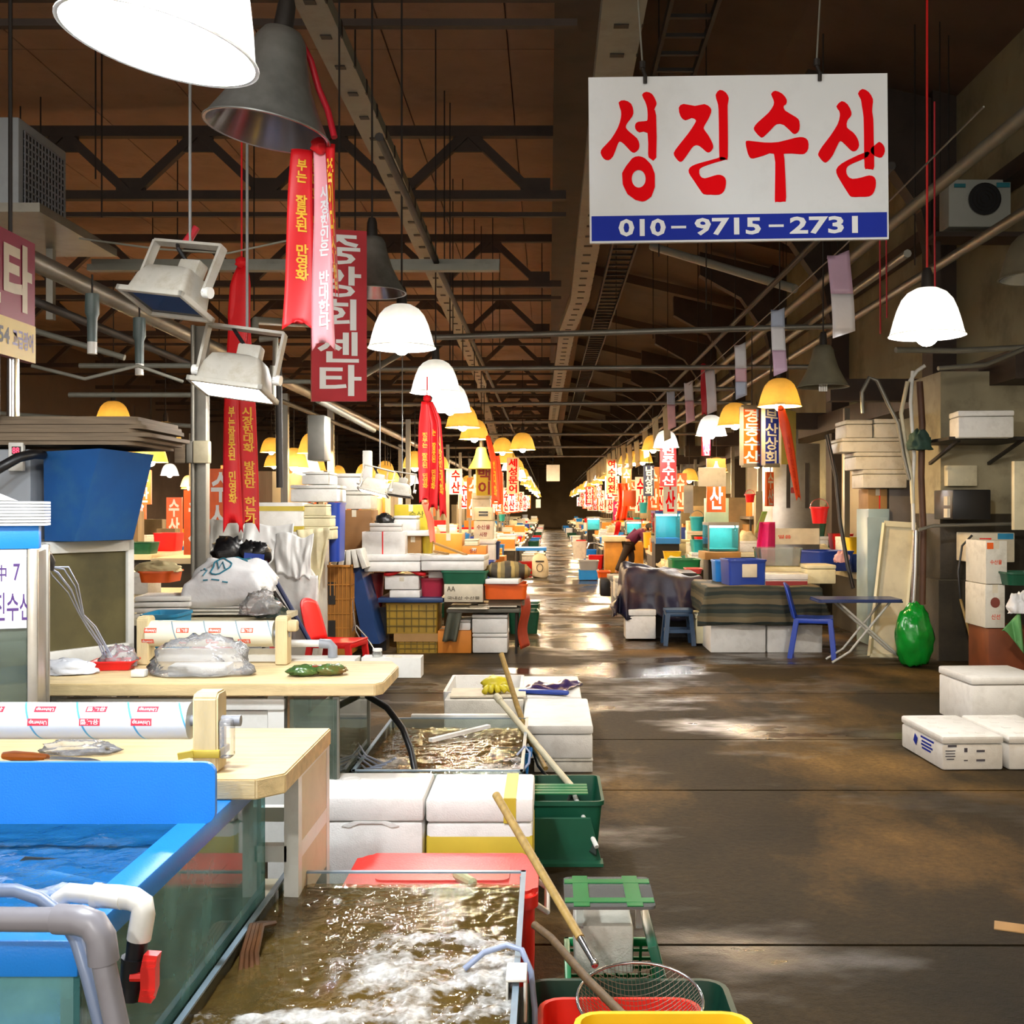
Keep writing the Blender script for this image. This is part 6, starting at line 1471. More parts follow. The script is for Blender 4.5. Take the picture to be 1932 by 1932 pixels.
mb = MB(); mb.tube([(-.02, 0, .275), (.0, 0, .35)], .018, 10, r2=.014); mb.build('red_grip', M_SIGNR, t)
floodlight('lit floodlight with a grey hood below the unlit one', 440, 738, 4.55, R(8), R(-12), True, yaw=R(-6))
floodlight('small lit white floodlight over the aisle foam boxes at the left', 704, 930, 10.4, R(14), R(-8), True, top=3.2, s=.9)
floodlight('small grey unlit floodlight right of the small lit one', 752, 935, 11.4, R(8), R(-8), False, top=3.2, s=.9)

# ---- the big hanging sign board with four brush written characters
Y0 = 4.4
BL, BR, TL = W(1113, 459, Y0), W(1677, 451, Y0), W(1111, 146, Y0)
uu = BR - BL; vv = Vector((-.006, 0, TL.z - BL.z)); nn = uu.cross(vv).normalized()
t = thing('sign_board', 'large white hanging sign board with red brush characters and a blue telephone band', 'sign', BL + uu * .5)
nn = nn if nn.y < 0 else -nn
def SB(u, v, k=0.0): return BL + uu * u + vv * v + nn * k
mb = MB(); q = [SB(0, 0), SB(1, 0), SB(1, 1), SB(0, 1)]; mb.loft([[p + nn * .0 for p in q], [p - nn * .018 for p in q]]); panel = mb.build('panel', M_SIGNW, t, w=True, smooth=0)
mb = MB(); q = [SB(.006, .012, .002), SB(.994, .012, .002), SB(.994, .162, .002), SB(.006, .162, .002)]; mb.loft([q, [p - nn * .0015 for p in q]]); band = mb.build('number_band', M_INKB, t, w=True, smooth=0)
text_on(band, '010', M_INKW, SB(.096, .036, .004), uu * .158, vv * .106, .03)
text_on(band, '9715', M_INKW, SB(.350, .036, .004), uu * .222, vv * .106, .03)
text_on(band, '2731', M_INKW, SB(.668, .036, .004), uu * .228, vv * .106, .03)
for u in (.272, .598):
    mb = MB(); mb.loft([[SB(u, .081, .004), SB(u + .05, .081, .004), SB(u + .05, .096, .004), SB(u, .096, .004)], [SB(u, .081, .003), SB(u + .05, .081, .003), SB(u + .05, .096, .003), SB(u, .096, .003)]]); mb.build('dash', M_INKW, band, w=True, smooth=0)
from mathutils.geometry import tessellate_polygon
STROKES = {
 'character_first': [[(238,205),(262,196),(290,210),(300,240),(296,262),(275,290),(268,310),(285,330),(315,355),(325,380),(322,400),(305,415),(288,408),(262,380),(243,368),(232,385),(215,430),(195,447),(175,440),(162,415),(172,395),(205,360),(235,310),(247,270),(248,240)],
   [(337,172),(355,160),(380,170),(396,200),(397,215),(388,235),(396,260),(396,435),(370,438),(362,420),(360,332),(325,330),(309,315),(308,297),(320,286),(350,283),(360,275),(359,230),(350,200)],
   [(292,452),(297,436),(318,429),(345,435),(375,465),(390,505),(390,560),(375,600),(345,622),(310,615),(275,590),(255,550),(252,500),(270,470),(292,455), (297,512),(295,528),(303,548),(325,560),(347,548),(353,524),(345,498),(324,487),(304,498),(297,511)]],
 'character_second': [[(492,225),(512,210),(560,218),(600,210),(625,225),(628,245),(615,275),(600,300),(597,315),(615,340),(633,375),(635,395),(620,412),(605,408),(578,385),(555,385),(535,410),(510,445),(495,452),(478,435),(470,415),(490,385),(530,335),(560,290),(563,275),(545,268),(520,278),(500,262)],
   [(648,170),(665,150),(690,160),(703,185),(698,215),(698,300),(697,430),(690,442),(672,444),(662,436),(661,330),(660,230),(655,200)],
   [(690,441),(640,456),(590,474),(577,488),(580,512),(600,522),(640,510),(665,507),(685,520),(688,545),(680,575),(660,590),(625,590),(595,588),(580,570),(550,525),(533,498),(536,478),(560,464),(600,452),(650,438),(672,432)]],
 'character_third': [[(883,165),(900,152),(930,165),(948,190),(945,208),(935,215),(940,235),(985,262),(1000,280),(1000,315),(985,332),(970,328),(935,295),(905,292),(885,310),(850,345),(835,346),(815,325),(808,308),(825,285),(870,245),(893,210),(893,190)],
   [(773,370),(785,363),(850,370),(910,368),(980,350),(1015,347),(1035,362),(1036,395),(1022,415),(1000,418),(937,416),(935,440),(940,600),(930,618),(900,619),(893,610),(896,500),(892,417),(850,424),(805,437),(788,430),(778,400)]],
 'character_fourth': [[(1158,215),(1180,194),(1205,208),(1220,240),(1217,258),(1203,275),(1200,305),(1225,325),(1243,350),(1250,380),(1240,400),(1225,405),(1210,395),(1180,365),(1165,368),(1140,420),(1115,450),(1100,450),(1083,430),(1078,415),(1095,385),(1130,340),(1162,290),(1172,255),(1170,235)],
   [(1250,160),(1268,142),(1295,155),(1312,185),(1310,210),(1308,240),(1312,270),(1312,340),(1312,470),(1300,480),(1282,478),(1272,470),(1272,360),(1272,260),(1266,215),(1262,185)],
   [(1300,392),(1318,378),(1335,365),(1353,380),(1358,405),(1345,430),(1325,428),(1300,412)],
   [(1285,428),(1225,455),(1200,470),(1194,490),(1200,510),(1220,522),(1260,515),(1290,507),(1312,515),(1318,540),(1310,575),(1290,595),(1250,597),(1215,597),(1200,580),(1170,530),(1153,495),(1160,470),(1200,443),(1285,406)]],
}
def sign_uv(x, y):
    u = (x - 110 - 8 * (y - 100) / 695) / (1266 - 16 * (y - 100) / 695); yt = 100 - 27 * u; yb = 795 - 20 * u
    return u, 1 - (y - yt) / (yb - yt)
def rounded(poly, k=3):
    n = len(poly); out = []
    for i in range(n):
        p0, p1, p2, p3 = (Vector(poly[(i + j - 1) % n]) for j in range(4))
        for s in range(k):
            f = s / k; out.append(.5 * (2 * p1 + (p2 - p0) * f + (2 * p0 - 5 * p1 + 4 * p2 - p3) * f * f + (3 * p1 - p0 - 3 * p2 + p3) * f ** 3))
    return out
for nm, polys in STROKES.items():
    mb = MB()
    for pl in polys:
        sharp = nm == 'character_first' and pl is polys[2]
        pts = [Vector(p) for p in pl] if sharp else rounded(pl, 2)
        a = [mb.bm.verts.new(SB(*sign_uv(p.x, p.y), .004)) for p in pts]; b = [mb.bm.verts.new(SB(*sign_uv(p.x, p.y), -.001)) for p in pts]
        if sharp:                                      # ring: outer 15 points, hole the rest, stitched by angle
            c = Vector((322, 525)); out_p = [Vector(p) for p in pl[1:14]]
            m = 40; inner = [(c + Vector((29 * math.cos(2 * math.pi * k / m), 37 * math.sin(2 * math.pi * k / m)))) for k in range(m)]
            def hit(d):
                best = 60.0
                for i in range(len(out_p)):
                    p, q = out_p[i] - c, out_p[(i + 1) % len(out_p)] - c; e = q - p; den = d.x * e.y - d.y * e.x
                    if abs(den) < 1e-6: continue
                    tt = (p.x * e.y - p.y * e.x) / den; ss = (p.x * d.y - p.y * d.x) / den
                    if tt > 0 and -.001 <= ss <= 1.001: best = tt
                return c + d * best
            outer = [hit(Vector((math.cos(2 * math.pi * k / m), math.sin(2 * math.pi * k / m)))) for k in range(m)]
            for v in a + b: mb.bm.verts.remove(v)
            A = [mb.bm.verts.new(SB(*sign_uv(p.x, p.y), .004)) for p in inner]; B = [mb.bm.verts.new(SB(*sign_uv(p.x, p.y), .004)) for p in outer]
            for k in range(m): mb.bm.faces.new((A[k], A[(k + 1) % m], B[(k + 1) % m], B[k]))
            continue
        for tri in tessellate_polygon([[Vector((p.x, p.y, 0)) for p in pts]]):
            try: mb.bm.faces.new([a[i] for i in tri])
            except ValueError: pass
        for i in range(len(a)): mb.bm.faces.new((a[i], a[(i + 1) % len(a)], b[(i + 1) % len(a)], b[i]))
    bmesh.ops.triangulate(mb.bm, faces=[f for f in mb.bm.faces if len(f.verts) > 4])
    mb.build(nm, M_INKR, panel, w=True, smooth=0)
for u in (.185, .768):
    mb = MB(); mb.tube([SB(u + .004, .955, .008), SB(u + .004, 1.0, .012), SB(u, 1.03, 0), SB(u - .004, 1.06, 0)], .008, 8); mb.tube([SB(u - .004, 1.05, 0), SB(u - .004, 1.09, 0)], .013, 8); mb.build('hook', M_DKSTEEL, t, w=True)
    mb = MB(); p = SB(u - .004, 1.08, 0); mb.tube([p, p + Vector((-.10 if u < .5 else .08, 0, 1.5)), p + Vector((-.25 if u < .5 else .2, 0, 3.6))], .004, 6); mb.build('hanging_wire', M_GALV, t, w=True)

# ---- vertical signs
def vsign(label, x0, y0, x1, y1, Y, board, text, ink, skew=0.0, pad=.1, top=None, fr=None, tri=None, bold=.03, sub=None):
    t = thing('hanging_sign', label, 'sign', W((x0 + x1) / 2, y0, Y))
    a, b = W(x0, y1, Y), W(x1, y1, Y + skew); z = W(x0, y0, Y).z - a.z
    u = b - a; v = Vector((0, 0, z)); n_ = Vector((u.y, -u.x, 0)).normalized()
    mb = MB(); q = [a, b, b + v, a + v]; mb.loft([q, [p - n_ * .03 for p in q]]); pn = mb.build('panel', board, t, w=True, smooth=0)
    if fr:
        mb = MB()
        for p, q_ in ((a, b), (a + v, b + v), (a, a + v), (b, b + v)): mb.bar(p, q_, .02, .045)
        mb.build('frame', fr, t, w=True)
    if text: text_on(pn, '\n'.join(text), ink, a + u * pad + v * .03 + n_ * .004, u * (1 - 2 * pad), v * .94, bold, line=1.0)
    tp = W((x0 + x1) / 2, y0, Y + skew / 2)
    mb = MB(); mb.tube([tp, tp + Vector((0, 0, (top or 3.6) - tp.z))], .006, 6); mb.build('hanging_wire', M_DKSTEEL, t, w=True)
    return t
vsign('tall red vertical sign with five white characters beside the pink ribbon', 588, 430, 692, 757, 6.3, M_SIGNR, '중앙회센타', M_INKW, .12, top=5.2, bold=.022, pad=.1)
vsign('orange vertical sign under the glowing yellow lamp', 1399, 768, 1438, 878, 12.4, M_ORANGE, '경동수산', M_INKW, .1, fr=M_GALV, bold=.025)
vsign('navy vertical sign with white characters right of the orange sign', 1440, 768, 1470, 878, 12.3, M_INKB, '부산상회', M_INKW, .5, fr=M_GALV, bold=.025)
vsign('amber side panel of the navy vertical sign', 1471, 770, 1502, 876, 12.9, SHADE_Y, '', M_INKW, .9)
vsign('yellow vertical sign with brown characters left of the aisle', 899, 880, 928, 935, 17.0, M_YCARD, '백이', M_MAROON, .1, top=3.5)
vsign('cream vertical sign with orange characters left of the aisle', 957, 863, 979, 932, 21.0, mat('sign_cream', '#e8c9a0', .5, .05), '세성문어', M_INKR, .1)
vsign('cream vertical sign with red characters right of the aisle', 1145, 866, 1163, 931, 26.0, MATS['sign_cream'], '여수여전', M_INKR, .1)
vsign('dark red vertical sign with pale characters right of the aisle', 1246, 838, 1276, 918, 19.5, mat('sign_darkred', '#9a1a1a', .5, .1), '진주수산', M_PINK if False else mat('ink_pale', '#d8b8a8', .5), .1)
vsign('navy vertical sign with white characters under the far lamp row', 1215, 878, 1234, 936, 22.0, M_DKBLUE, '남상회', M_INKW, .1)
vsign('small red vertical sign deep on the right of the aisle', 1105, 918, 1120, 952, 36.0, M_SIGNR, '남상회', M_INKW, .1)
vsign('pink and white vertical sign above the red cloth right of the aisle', 1158, 946, 1172, 982, 27.0, M_PINK, '수산', M_INKW, .1)
vsign('small red tag sign under the white lamp on the right row', 1326, 824, 1340, 860, 16.0, M_SIGNR, '수산', M_INKW, .1, top=2.7)
vsign('plain grey placard hanging over the middle of the aisle', 1031, 877, 1056, 908, 30.0, M_PVC, '', M_INKW, .0)
vsign('small plain placard deep over the aisle', 1011, 942, 1020, 958, 45.0, M_PVC, '', M_INKW, .0)
vsign('narrow orange vertical sign below the navy sign', 1447, 890, 1460, 955, 13.6, M_ORANGE, '수산', M_PAPER, .1)
# left edge sign seen from its side
t = thing('hanging_sign', 'maroon and yellow sign cut by the left edge of the picture', 'sign', (-2.68, 5.2, 2.35))
xs = -2.66; ya, yb = 4.55, 5.72; zt = 1.6 + 2.66 / 1.94; zb = PZ(686, 5.72)
mb = MB(); mb.box((xs - .02, (ya + yb) / 2, (zt + zb) / 2), (.04, yb - ya, zt - zb)); pn = mb.build('panel', mat('sign_maroon', '#8e2440', .5, .1), t, w=True, smooth=0)
mb = MB(); mb.box((xs + .002, (ya + yb) / 2, zb + .095), (.004, yb - ya, .19)); bd = mb.build('lower_band', mat('sign_ochre', '#d8b860', .5, .08), t, w=True, smooth=0)
text_on(pn, '센타', mat('ink_cream', '#d8c8b0', .5), (xs + .004, 5.06, zb + .24), (0, .62, 0), (0, 0, .34), .04)
text_on(bd, '-2754', M_INKK, (xs + .006, 5.18, zb + .055), (0, .26, 0), (0, 0, .085), .03)
text_on(bd, '고급광어', M_INKP, (xs + .006, 5.47, zb + .05), (0, .22, 0), (0, 0, .095), .03)
mb = MB()
for y in (4.8, 5.5): mb.tube([(xs - .02, y, zt), (xs - .02, y, 4.2)], .01, 6)
mb.build('hanging_rod', M_DKSTEEL, t, w=True)
for y in (5.35, 5.55):
    mb = MB(); mb.cyl((xs - .03, y, zb - .32), (xs - .03, y, zb), .03, 12); mb.build('silver_pipe', M_CHROME, t, w=True)

# ---- ribbons
def strip(mb, pts, Y, seed, tail=True, amp=.02, n=26):
    """ribbon between a left and a right edge given in rows (y, xl, xr) at depth Y"""
    ys = [p[0] for p in pts]
    def at(f):
        y = ys[0] + (ys[-1] - ys[0]) * f
        for a, b in zip(pts, pts[1:]):
            if a[0] <= y <= b[0] or b is pts[-1]:
                k = (y - a[0]) / (b[0] - a[0]); return y, a[1] + (b[1] - a[1]) * k, a[2] + (b[2] - a[2]) * k
    def fn(u, v):
        y, xl, xr = at(v)
        if tail and v > .97: y -= (1 - abs(2 * u - 1)) * .07 * (ys[-1] - ys[0])
        p = W(xl + (xr - xl) * u, y, Y); p.y += amp * (math.sin(v * 5 + seed) + .7 * math.sin(u * 3 + v * 2 + seed)); return p
    mb.surf(fn, 8, n)
    return fn
def ribbon(label, strips, Y, group=None, knot=None, top=None, tail=True):
    x, y = knot or ((strips[0]['p'][0][1] + strips[0]['p'][0][2]) / 2, strips[0]['p'][0][0])
    t = thing('ribbon', label, 'ribbon', W(x, y, Y), 0, group)
    for k, s in enumerate(strips):
        mb = MB(); Yk = Y + .03 * k + s.get('dy', 0); fn = strip(mb, s['p'], Yk, k * 1.7 + x * .1, tail); o = mb.build('strip', s['m'], t, w=True, solid=.0015, smooth=180)
        for (txt, u0, u1, v0, v1, ink) in s.get('t', ()):
            mb = MB(); letter_mesh(mb, '\n'.join(txt), lambda a, b: fn(u0 + (u1 - u0) * a, v1 - (v1 - v0) * b) + Vector((0, -.005, 0)), .03, .95); mb.build('lettering', ink, o, w=True, smooth=0)
    p = W(x, y, Y); mb = MB(); mb.tube([p, p + Vector((0, 0, (top or 4.5) - p.z))], .005, 6); mb.blob(p, (.035, .03, .03), .3, 3, 1, 10, 8); mb.build('knot', strips[0]['m'], t, w=True)
    return t
ribbon('long red ribbon with gold lettering hanging below the floodlights', [
    {'p': [(500, 448, 462), (530, 432, 470), (600, 429, 470), (760, 424, 452), (1006, 421, 458)], 'm': M_RIBR, 't': [('부는잘못된 민영화', .35, .8, .53, .89, M_INKY)], 'dy': -.02},
    {'p': [(500, 450, 466), (530, 436, 474), (600, 432, 473), (760, 448, 482), (1006, 450, 487)], 'm': M_RIBR, 't': [('시장현대화 방관만 하는가', .3, .85, .53, .965, M_INKY)]}], 6.0, knot=(456, 495), top=3.8)
ribbon('red and pink ribbons with gold lettering under the grey bell lamp', [
    {'p': [(285, 552, 590), (400, 545, 590), (622, 531, 590)], 'm': M_RIBR, 't': [('부는 잘못된 만영화', .35, .8, .06, .72, M_INKY)], 'dy': .02},
    {'p': [(285, 590, 620), (420, 588, 622), (600, 575, 632)], 'm': M_RIBR, 't': [('현대화 방관만 하는가', .0, .35, .05, .95, M_INKY)], 'dy': .03},
    {'p': [(278, 588, 618), (400, 590, 628), (663, 589, 634)], 'm': M_RIBP, 't': [('시장현인은 반대한다', .35, .85, .18, .90, M_INKW)], 'dy': -.07},
    {'p': [(272, 612, 632), (420, 626, 634), (560, 632, 636)], 'm': M_RIBR, 't': [('품이다수협', .1, .9, .1, .95, M_INKY)], 'dy': -.12}], 4.05, knot=(604, 275), top=2.95)
ribbon('cluster of red ribbons with gold lettering left of the yellow sign', [
    {'p': [(758, 796, 806), (800, 790, 812), (860, 788, 812), (950, 791, 814)], 'm': M_RIBR, 't': [('정부는 잘못된 민영화', .3, .75, .3, .85, M_INKY)]},
    {'p': [(758, 803, 812), (800, 812, 826), (900, 811, 828), (965, 808, 826)], 'm': M_RIBR, 't': [('는 잘못된 민영화', .2, .7, .25, .8, M_INKY)], 'dy': -.05},
    {'p': [(758, 808, 816), (790, 818, 832), (860, 824, 838), (978, 830, 842)], 'm': M_RIBR, 't': [('시장현대화', .2, .8, .3, .8, M_INKY)]}], 9.2, knot=(806, 752), top=2.7)
ribbon('orange ribbon hanging slantwise under the glowing yellow lamp', [{'p': [(770, 1467, 1480), (800, 1470, 1490), (870, 1485, 1502), (945, 1503, 1513)], 'm': M_RIBO, 't': [('시장현대화', .3, .7, .3, .9, mat('ink_orange2', '#d83008', .5))]}], 11.5, top=2.8)
ribbon('orange ribbon right of the yellow vertical sign', [{'p': [(826, 916, 926), (870, 926, 938), (950, 928, 944)], 'm': M_RIBO, 't': [('현대화', .3, .7, .35, .9, M_INKY)]}, {'p': [(860, 932, 942), (900, 938, 948), (955, 939, 950)], 'm': M_RIBO}], 16.0, top=2.7)
ribbon('salmon ribbon strip hanging over the yellow carton in the aisle stack', [{'p': [(948, 796, 806), (980, 805, 818), (1025, 812, 822)], 'm': mat('ribbon_salmon', '#f0785a', .5, .1)}], 12.0, top=2.5)
ribbon('dark red strip hanging behind the second pennants', [{'p': [(690, 1323, 1332), (740, 1322, 1334), (785, 1324, 1333)], 'm': M_SIGNR}], 14.5, top=3.5)
ribbon('red cloth strip hanging below the pink vertical sign', [{'p': [(985, 1162, 1172), (1000, 1160, 1170), (1010, 1158, 1166)], 'm': M_RIBR}], 26.0, top=1.4)
for k, (x, y0, y1, Y) in enumerate(((1660, 470, 630, 8.0), (1672, 460, 600, 8.4), (1763, 430, 545, 7.0))):
    p, q = W(x, y0, Y), W(x + 1, y1, Y); mb = MB(); mb.tube([q, p, p + Vector((0, 0, .8))], .006, 6)
    tag(mb.build('red_string', M_SIGNR), ('left red string right of the large sign', 'right red string right of the large sign', 'red string above the large right lamp')[k], 'string')
# ---- pennant line along the right side
XP, ZP = 1.97, 3.35
M_PEN = [mat('pennant_white', '#d8d6da', .35, .08, 4, bump=.3, bscale=14), mat('pennant_lilac', '#c8a8c0', .35, .1), mat('pennant_blue', '#a8b4cc', .35, .1), mat('pennant_pink', '#dcb0bc', .35, .1), mat('pennant_cream', '#c8bc98', .4, .1)]
mb = MB(); mb.tube([(1.97, 5.0, 3.42), (XP, 7.4, 3.35), (XP - .02, 12, 3.32), (XP - .1, 18, 3.25), (XP - .15, 19.5, 3.05), (1.7, 30, 3.2), (1.65, 60, 3.1)], .005, 5); tag(mb.build('pennant_line', M_GALV), 'thin string carrying the row of plastic pennants', 'string')
def pennant(label, x, y, z, L, w, cols, tilt):
    t = thing('pennant', label, 'pennant', (x, y, z), 0, 'plastic pennants on the right string')
    zz = 0
    for k, (c, f) in enumerate(cols):
        mb = MB(); z0, z1 = zz, zz - L * f; zz = z1
        mb.surf(lambda u, v: Vector((w * (u - .5) + tilt * (z0 + (z1 - z0) * v) * -.12, .03 * math.sin(6 * (z0 + (z1 - z0) * v) + y), z0 + (z1 - z0) * v - (.05 * (1 - u) if k == len(cols) - 1 and v > .9 else 0) + (.06 * (u - 1) if k == 0 and v < .1 else 0))), 5, 8)
        mb.build('sheet', M_PEN[c], t, solid=.0015, smooth=180)
    return t
PL = [(1583, 470, 7.37, [(1, .55), (0, .45)], 'widest pennant of lilac and white beside the large sign'), (1467, 580, 9.6, [(2, .3), (0, .37), (1, .33)], 'pennant with blue, white and pink bands, second on the string'),
      (1395, 646, 11.6, [(0, .5), (3, .25), (2, .25)], 'white pennant with a faint pink patch, third on the string'), (1339, 690, 13.5, [(0, 1)], 'plain white pennant beside the dark red strip'),
      (1299, 717, 15.0, [(0, .5), (3, .5)], 'pinkish white pennant, fifth on the string'), (1265, 735, 16.4, [(2, .4), (3, .6)], 'pennant with a pink lower half, sixth on the string')]
for px, py, Y, cols, lab in PL:
    p = W(px, py, Y); pennant(lab, p.x, p.y, p.z, .55, .15 if Y < 8 else .12, cols, .4)
pp = pennant('small cream pennant in the far part of the right string', 1.9, 18.0, 3.3, .55, .11, [(4, 1)], .6); pp['group'] = 'far pennants on the right string'
for k in range(16):
    Y = 19.6 + 1.9 * k; dup(pp, (1.88 - .012 * k, Y, 3.28 - .22 * math.exp(-((Y - 24) / 3) ** 2)))

# ---- cable trays, ducts, cross pipes, rods
def tray(label, path, w, h, mat_, name='cable_tray', rungs=0, open_=False):
    t = thing(name, label, 'cable tray', path[0])
    P = [Vector(p) for p in path]
    mb = MB()
    for a, b in zip(P, P[1:]):
        if open_:
            for s in (-1, 1): mb.bar(a + Vector((s * w / 2, 0, 0)), b + Vector((s * w / 2, 0, 0)), .03, h)
        else: mb.bar(a, b, w, h)
    mb.build('channel', mat_, t, w=True, smooth=0)
    mb = MB()
    for a, b in zip(P, P[1:]):
        L = (b - a).length; m = max(1, int(L / (rungs or .5)))
        for k in range(m):
            c = a.lerp(b, (k + .5) / m)
            if open_: mb.box(c, (w, .04, .03))
            else: mb.box(c + Vector((0, 0, -h / 2 - .004)), (w * .35, .06, .008)); mb.box(c + Vector((w / 2, 0, 0)), (.012, .05, h * 1.05))
    mb.build('rung' if open_ else 'clip', M_DKSTEEL, t, w=True, smooth=0)['kind'] = 'stuff'
    return t
M_TRAY = mat('tray_paint', '#8a8a7e', .5, .15, 3, dirt='#4a4236', dirt_amt=.5)
hz = 3.0
tray('long pale cable tray running along the left of the hall ceiling and dipping far away', [(-1.46, 4.5, H + 3.15), (-1.46, 10.0, H + 3.15), (-1.45, 24.0, H + 2.75), W(908, 738, 27.5), W(935, 830, 31), W(955, 858, 38)], .20, .10, M_TRAY)
tray('pale cable tray in the middle of the hall ceiling right of the girder', [(.51, 5.5, H + 3.45), (.51, 18, H + 3.45), W(1070, 620, 21), W(1050, 740, 30), W(1042, 800, 40), W(1058, 860, 60)], .30, .12, M_TRAY)
tray('open ladder cable tray behind the large sign board', [(1.12, 5.0, H + 3.9), (1.12, 20, H + 3.9), (1.0, 50, H + 3.9)], .36, .08, M_DKSTEEL, rungs=.35, open_=True)
def pipe(label, pts, r, m_=None, name='pipe', cat='pipe', group=None, n=8):
    mb = MB(); mb.tube(pts, r, n); return tag(mb.build(name, m_ or M_GALV, smooth=60), label, cat, group)
pipe('thick pale pipe running along the upper right wall', [(3.65, 5.0, H + 3.02), (3.65, 60, H + 3.02)], .06, M_TRAY)
pipe('lower pipe running along the right wall below the thick one', [(3.7, 5.0, H + 2.31), (3.7, 60, H + 2.31)], .045)
pipe('thin pipe running along the right side under the pennant line', [(2.6, 8.0, H + 1.85), (2.5, 60, H + 1.8)], .03)
pipe('long dark duct along the left stalls behind the maroon sign', [(-2.95, 5.0, 3.02), (-2.95, 40, 3.02)], .06, M_GALV)
pipe('dark pipe beside the long left duct', [(-3.12, 5.0, 2.86), (-3.12, 40, 2.86)], .03, M_DKSTEEL)
mb = MB(); a, b = W(168, 506, 9.0), W(942, 506, 9.0); mb.box((a + b) / 2, ((b - a).length, .09, .05)); mb.box((a + b) / 2 + Vector((0, .05, .04)), ((b - a).length, .01, .09)); tag(mb.build('cross_bar', M_TRAY), 'flat pale cross bar spanning behind the ribbons', 'bar')
for k, (Y, z, x0, x1) in enumerate(((11.0, 3.30, -1.4, 2.9), (13.3, 3.28, -2.6, 3.4), (15.2, 3.22, -2.6, 2.6), (17.5, 3.25, -2.6, 3.2), (20.5, 3.2, -3, 3.2), (24, 3.2, -3, 3.2), (28, 3.15, -3, 3.2), (33, 3.15, -3, 3.2))):
    pipe('thin conduit crossing the hall above the aisle' if k > 1 else ('nearest thin conduit crossing the hall above the aisle', 'second nearest thin conduit crossing the hall above the aisle')[k], [(x0, Y, z), (x1, Y, z + (.12 if k == 0 else .03))], .03, M_GALV, 'cross_conduit', 'conduit', 'conduits crossing the hall')
for k, (x0, y0, x1, y1, Y) in enumerate(((20, 610, 235, 675, 8.0), (150, 690, 370, 690, 9.0), (130, 745, 380, 745, 9.5), (380, 720, 600, 720, 10.5), (0, 780, 380, 805, 11.0))):
    pipe(('sloping dusty conduit right of the maroon sign', 'upper of two conduits left of the steel post', 'lower of two conduits left of the steel post', 'conduit between the ribbons behind the floodlight', 'long conduit above the grey carton pile')[k], [W(x0, y0, Y), W(x1, y1, Y)], .022, M_TRAY, 'conduit', 'conduit')
pipe('sloping beam right of the vertical red sign', [W(640, 735, 11), W(760, 665, 13)], .035, M_TRAY, 'sloping_bar', 'bar')
pipe('sloping bar below the vertical red sign', [W(600, 755, 10), W(705, 812, 12.5)], .03, M_TRAY, 'sloping_bar', 'bar')
pipe('pale brace across the roof behind the large sign', [W(1230, 465, 14), W(1500, 545, 12)], .05, M_TRAY, 'roof_brace', 'bar')
mb = MB(); mb.tube([W(482, 625, 7.5), W(482, 605, 7.5), W(600, 612, 8.5)], .028, 8); mb.tube([W(520, 690, 7.5), W(520, 640, 7.5), W(490, 640, 7.5)], .022, 8); mb.tube([W(515, 690, 7.5), W(515, 755, 7.5)], .022, 8); tag(mb.build('bent_pipe', M_TRAY, smooth=60), 'bent pipe frame right of the long red ribbon', 'pipe')
pipe('dark vertical pipe right of the long red ribbon', [W(525, 690, 9), W(528, 920, 9)], .03, M_DKSTEEL)
pipe('sagging dusty cable across the left side under the duct', [W(60, 690, 7), W(160, 715, 7), W(260, 690, 7.2), (W(345, 720, 7.4))], .012, M_TRAY, 'cable', 'cable')
pipe('thin slack wire running from the unlit floodlight to the ribbons', [W(150, 450, 6.5), W(300, 470, 6), W(430, 478, 6), W(560, 450, 6)], .006, M_TRAY, 'wire', 'wire')
pipe('pair of pale pipes over the stub wall', [W(1690, 660, 9.6), W(1800, 662, 9.8), W(1940, 655, 9.8)], .025, M_GALV)
pipe('bent pale pipe over the stub wall sloping to the right edge', [W(1770, 695, 9.4), W(1860, 688, 9.5), W(1940, 655, 9.6)], .02, M_GALV)
# tangle of pipes between foam tower and stub wall
for k, pts in enumerate(([(1722, 700), (1718, 760), (1725, 860), (1722, 920), (1724, 1000)], [(1712, 720), (1700, 780), (1712, 860), (1720, 905), (1722, 950)], [(1735, 720), (1740, 800), (1738, 900), (1742, 1000), (1740, 1140)], [(1628, 780), (1626, 740), (1640, 712), (1655, 718), (1675, 760), (1695, 800), (1705, 860), (1716, 905)], [(1716, 720), (1730, 700), (1745, 690)], [(1728, 1000), (1726, 1080), (1722, 1150)])):
    pipe(('white pipe descending beside the foam box tower', 'pale hose curving down beside the foam box tower', 'brown pipe descending along the stub wall edge', 'grey hose looping over the foam box tower', 'short white pipe stub at the top of the stub wall', 'steel pipe behind the leaning cream board')[k], [W(x, y, 11.3) for x, y in pts], (.02, .022, .035, .022, .02, .03)[k], (M_PVC, M_CREAM, mat('pipe_brown', '#5a3a26', .6, .25), M_GALV, M_PVC, M_CHROME)[k])
crumple('net_bundle', 'dark green net bundle tied to the pipes beside the stub wall', 'net', W(1735, 850, 11.15), (.12, .1, .17), mat('net_green', '#28443a', .8, .3), 91)
# suspension rods from the roof
rod = None
for k in range(34):
    x = RND.uniform(-6.0, .1) if k < 22 else RND.uniform(.8, 4.6); y = RND.uniform(9.5, 24)
    L = RND.uniform(1.2, 2.8)
    if rod is None:
        mb = MB(); mb.cyl((0, 0, -1), (0, 0, 0), .008, 6); rod = tag(mb.build('hanging_rod', M_DKSTEEL), 'thin dark rod hanging down from the roof', 'rod', 'suspension rods under the roof')
        r_ = rod
    else: r_ = rod.copy(); COL.objects.link(r_)
    r_.location = (x, y, 6.17 if x < .3 else 7.2); r_.scale = (1, 1, L if x < .3 else L + 1)
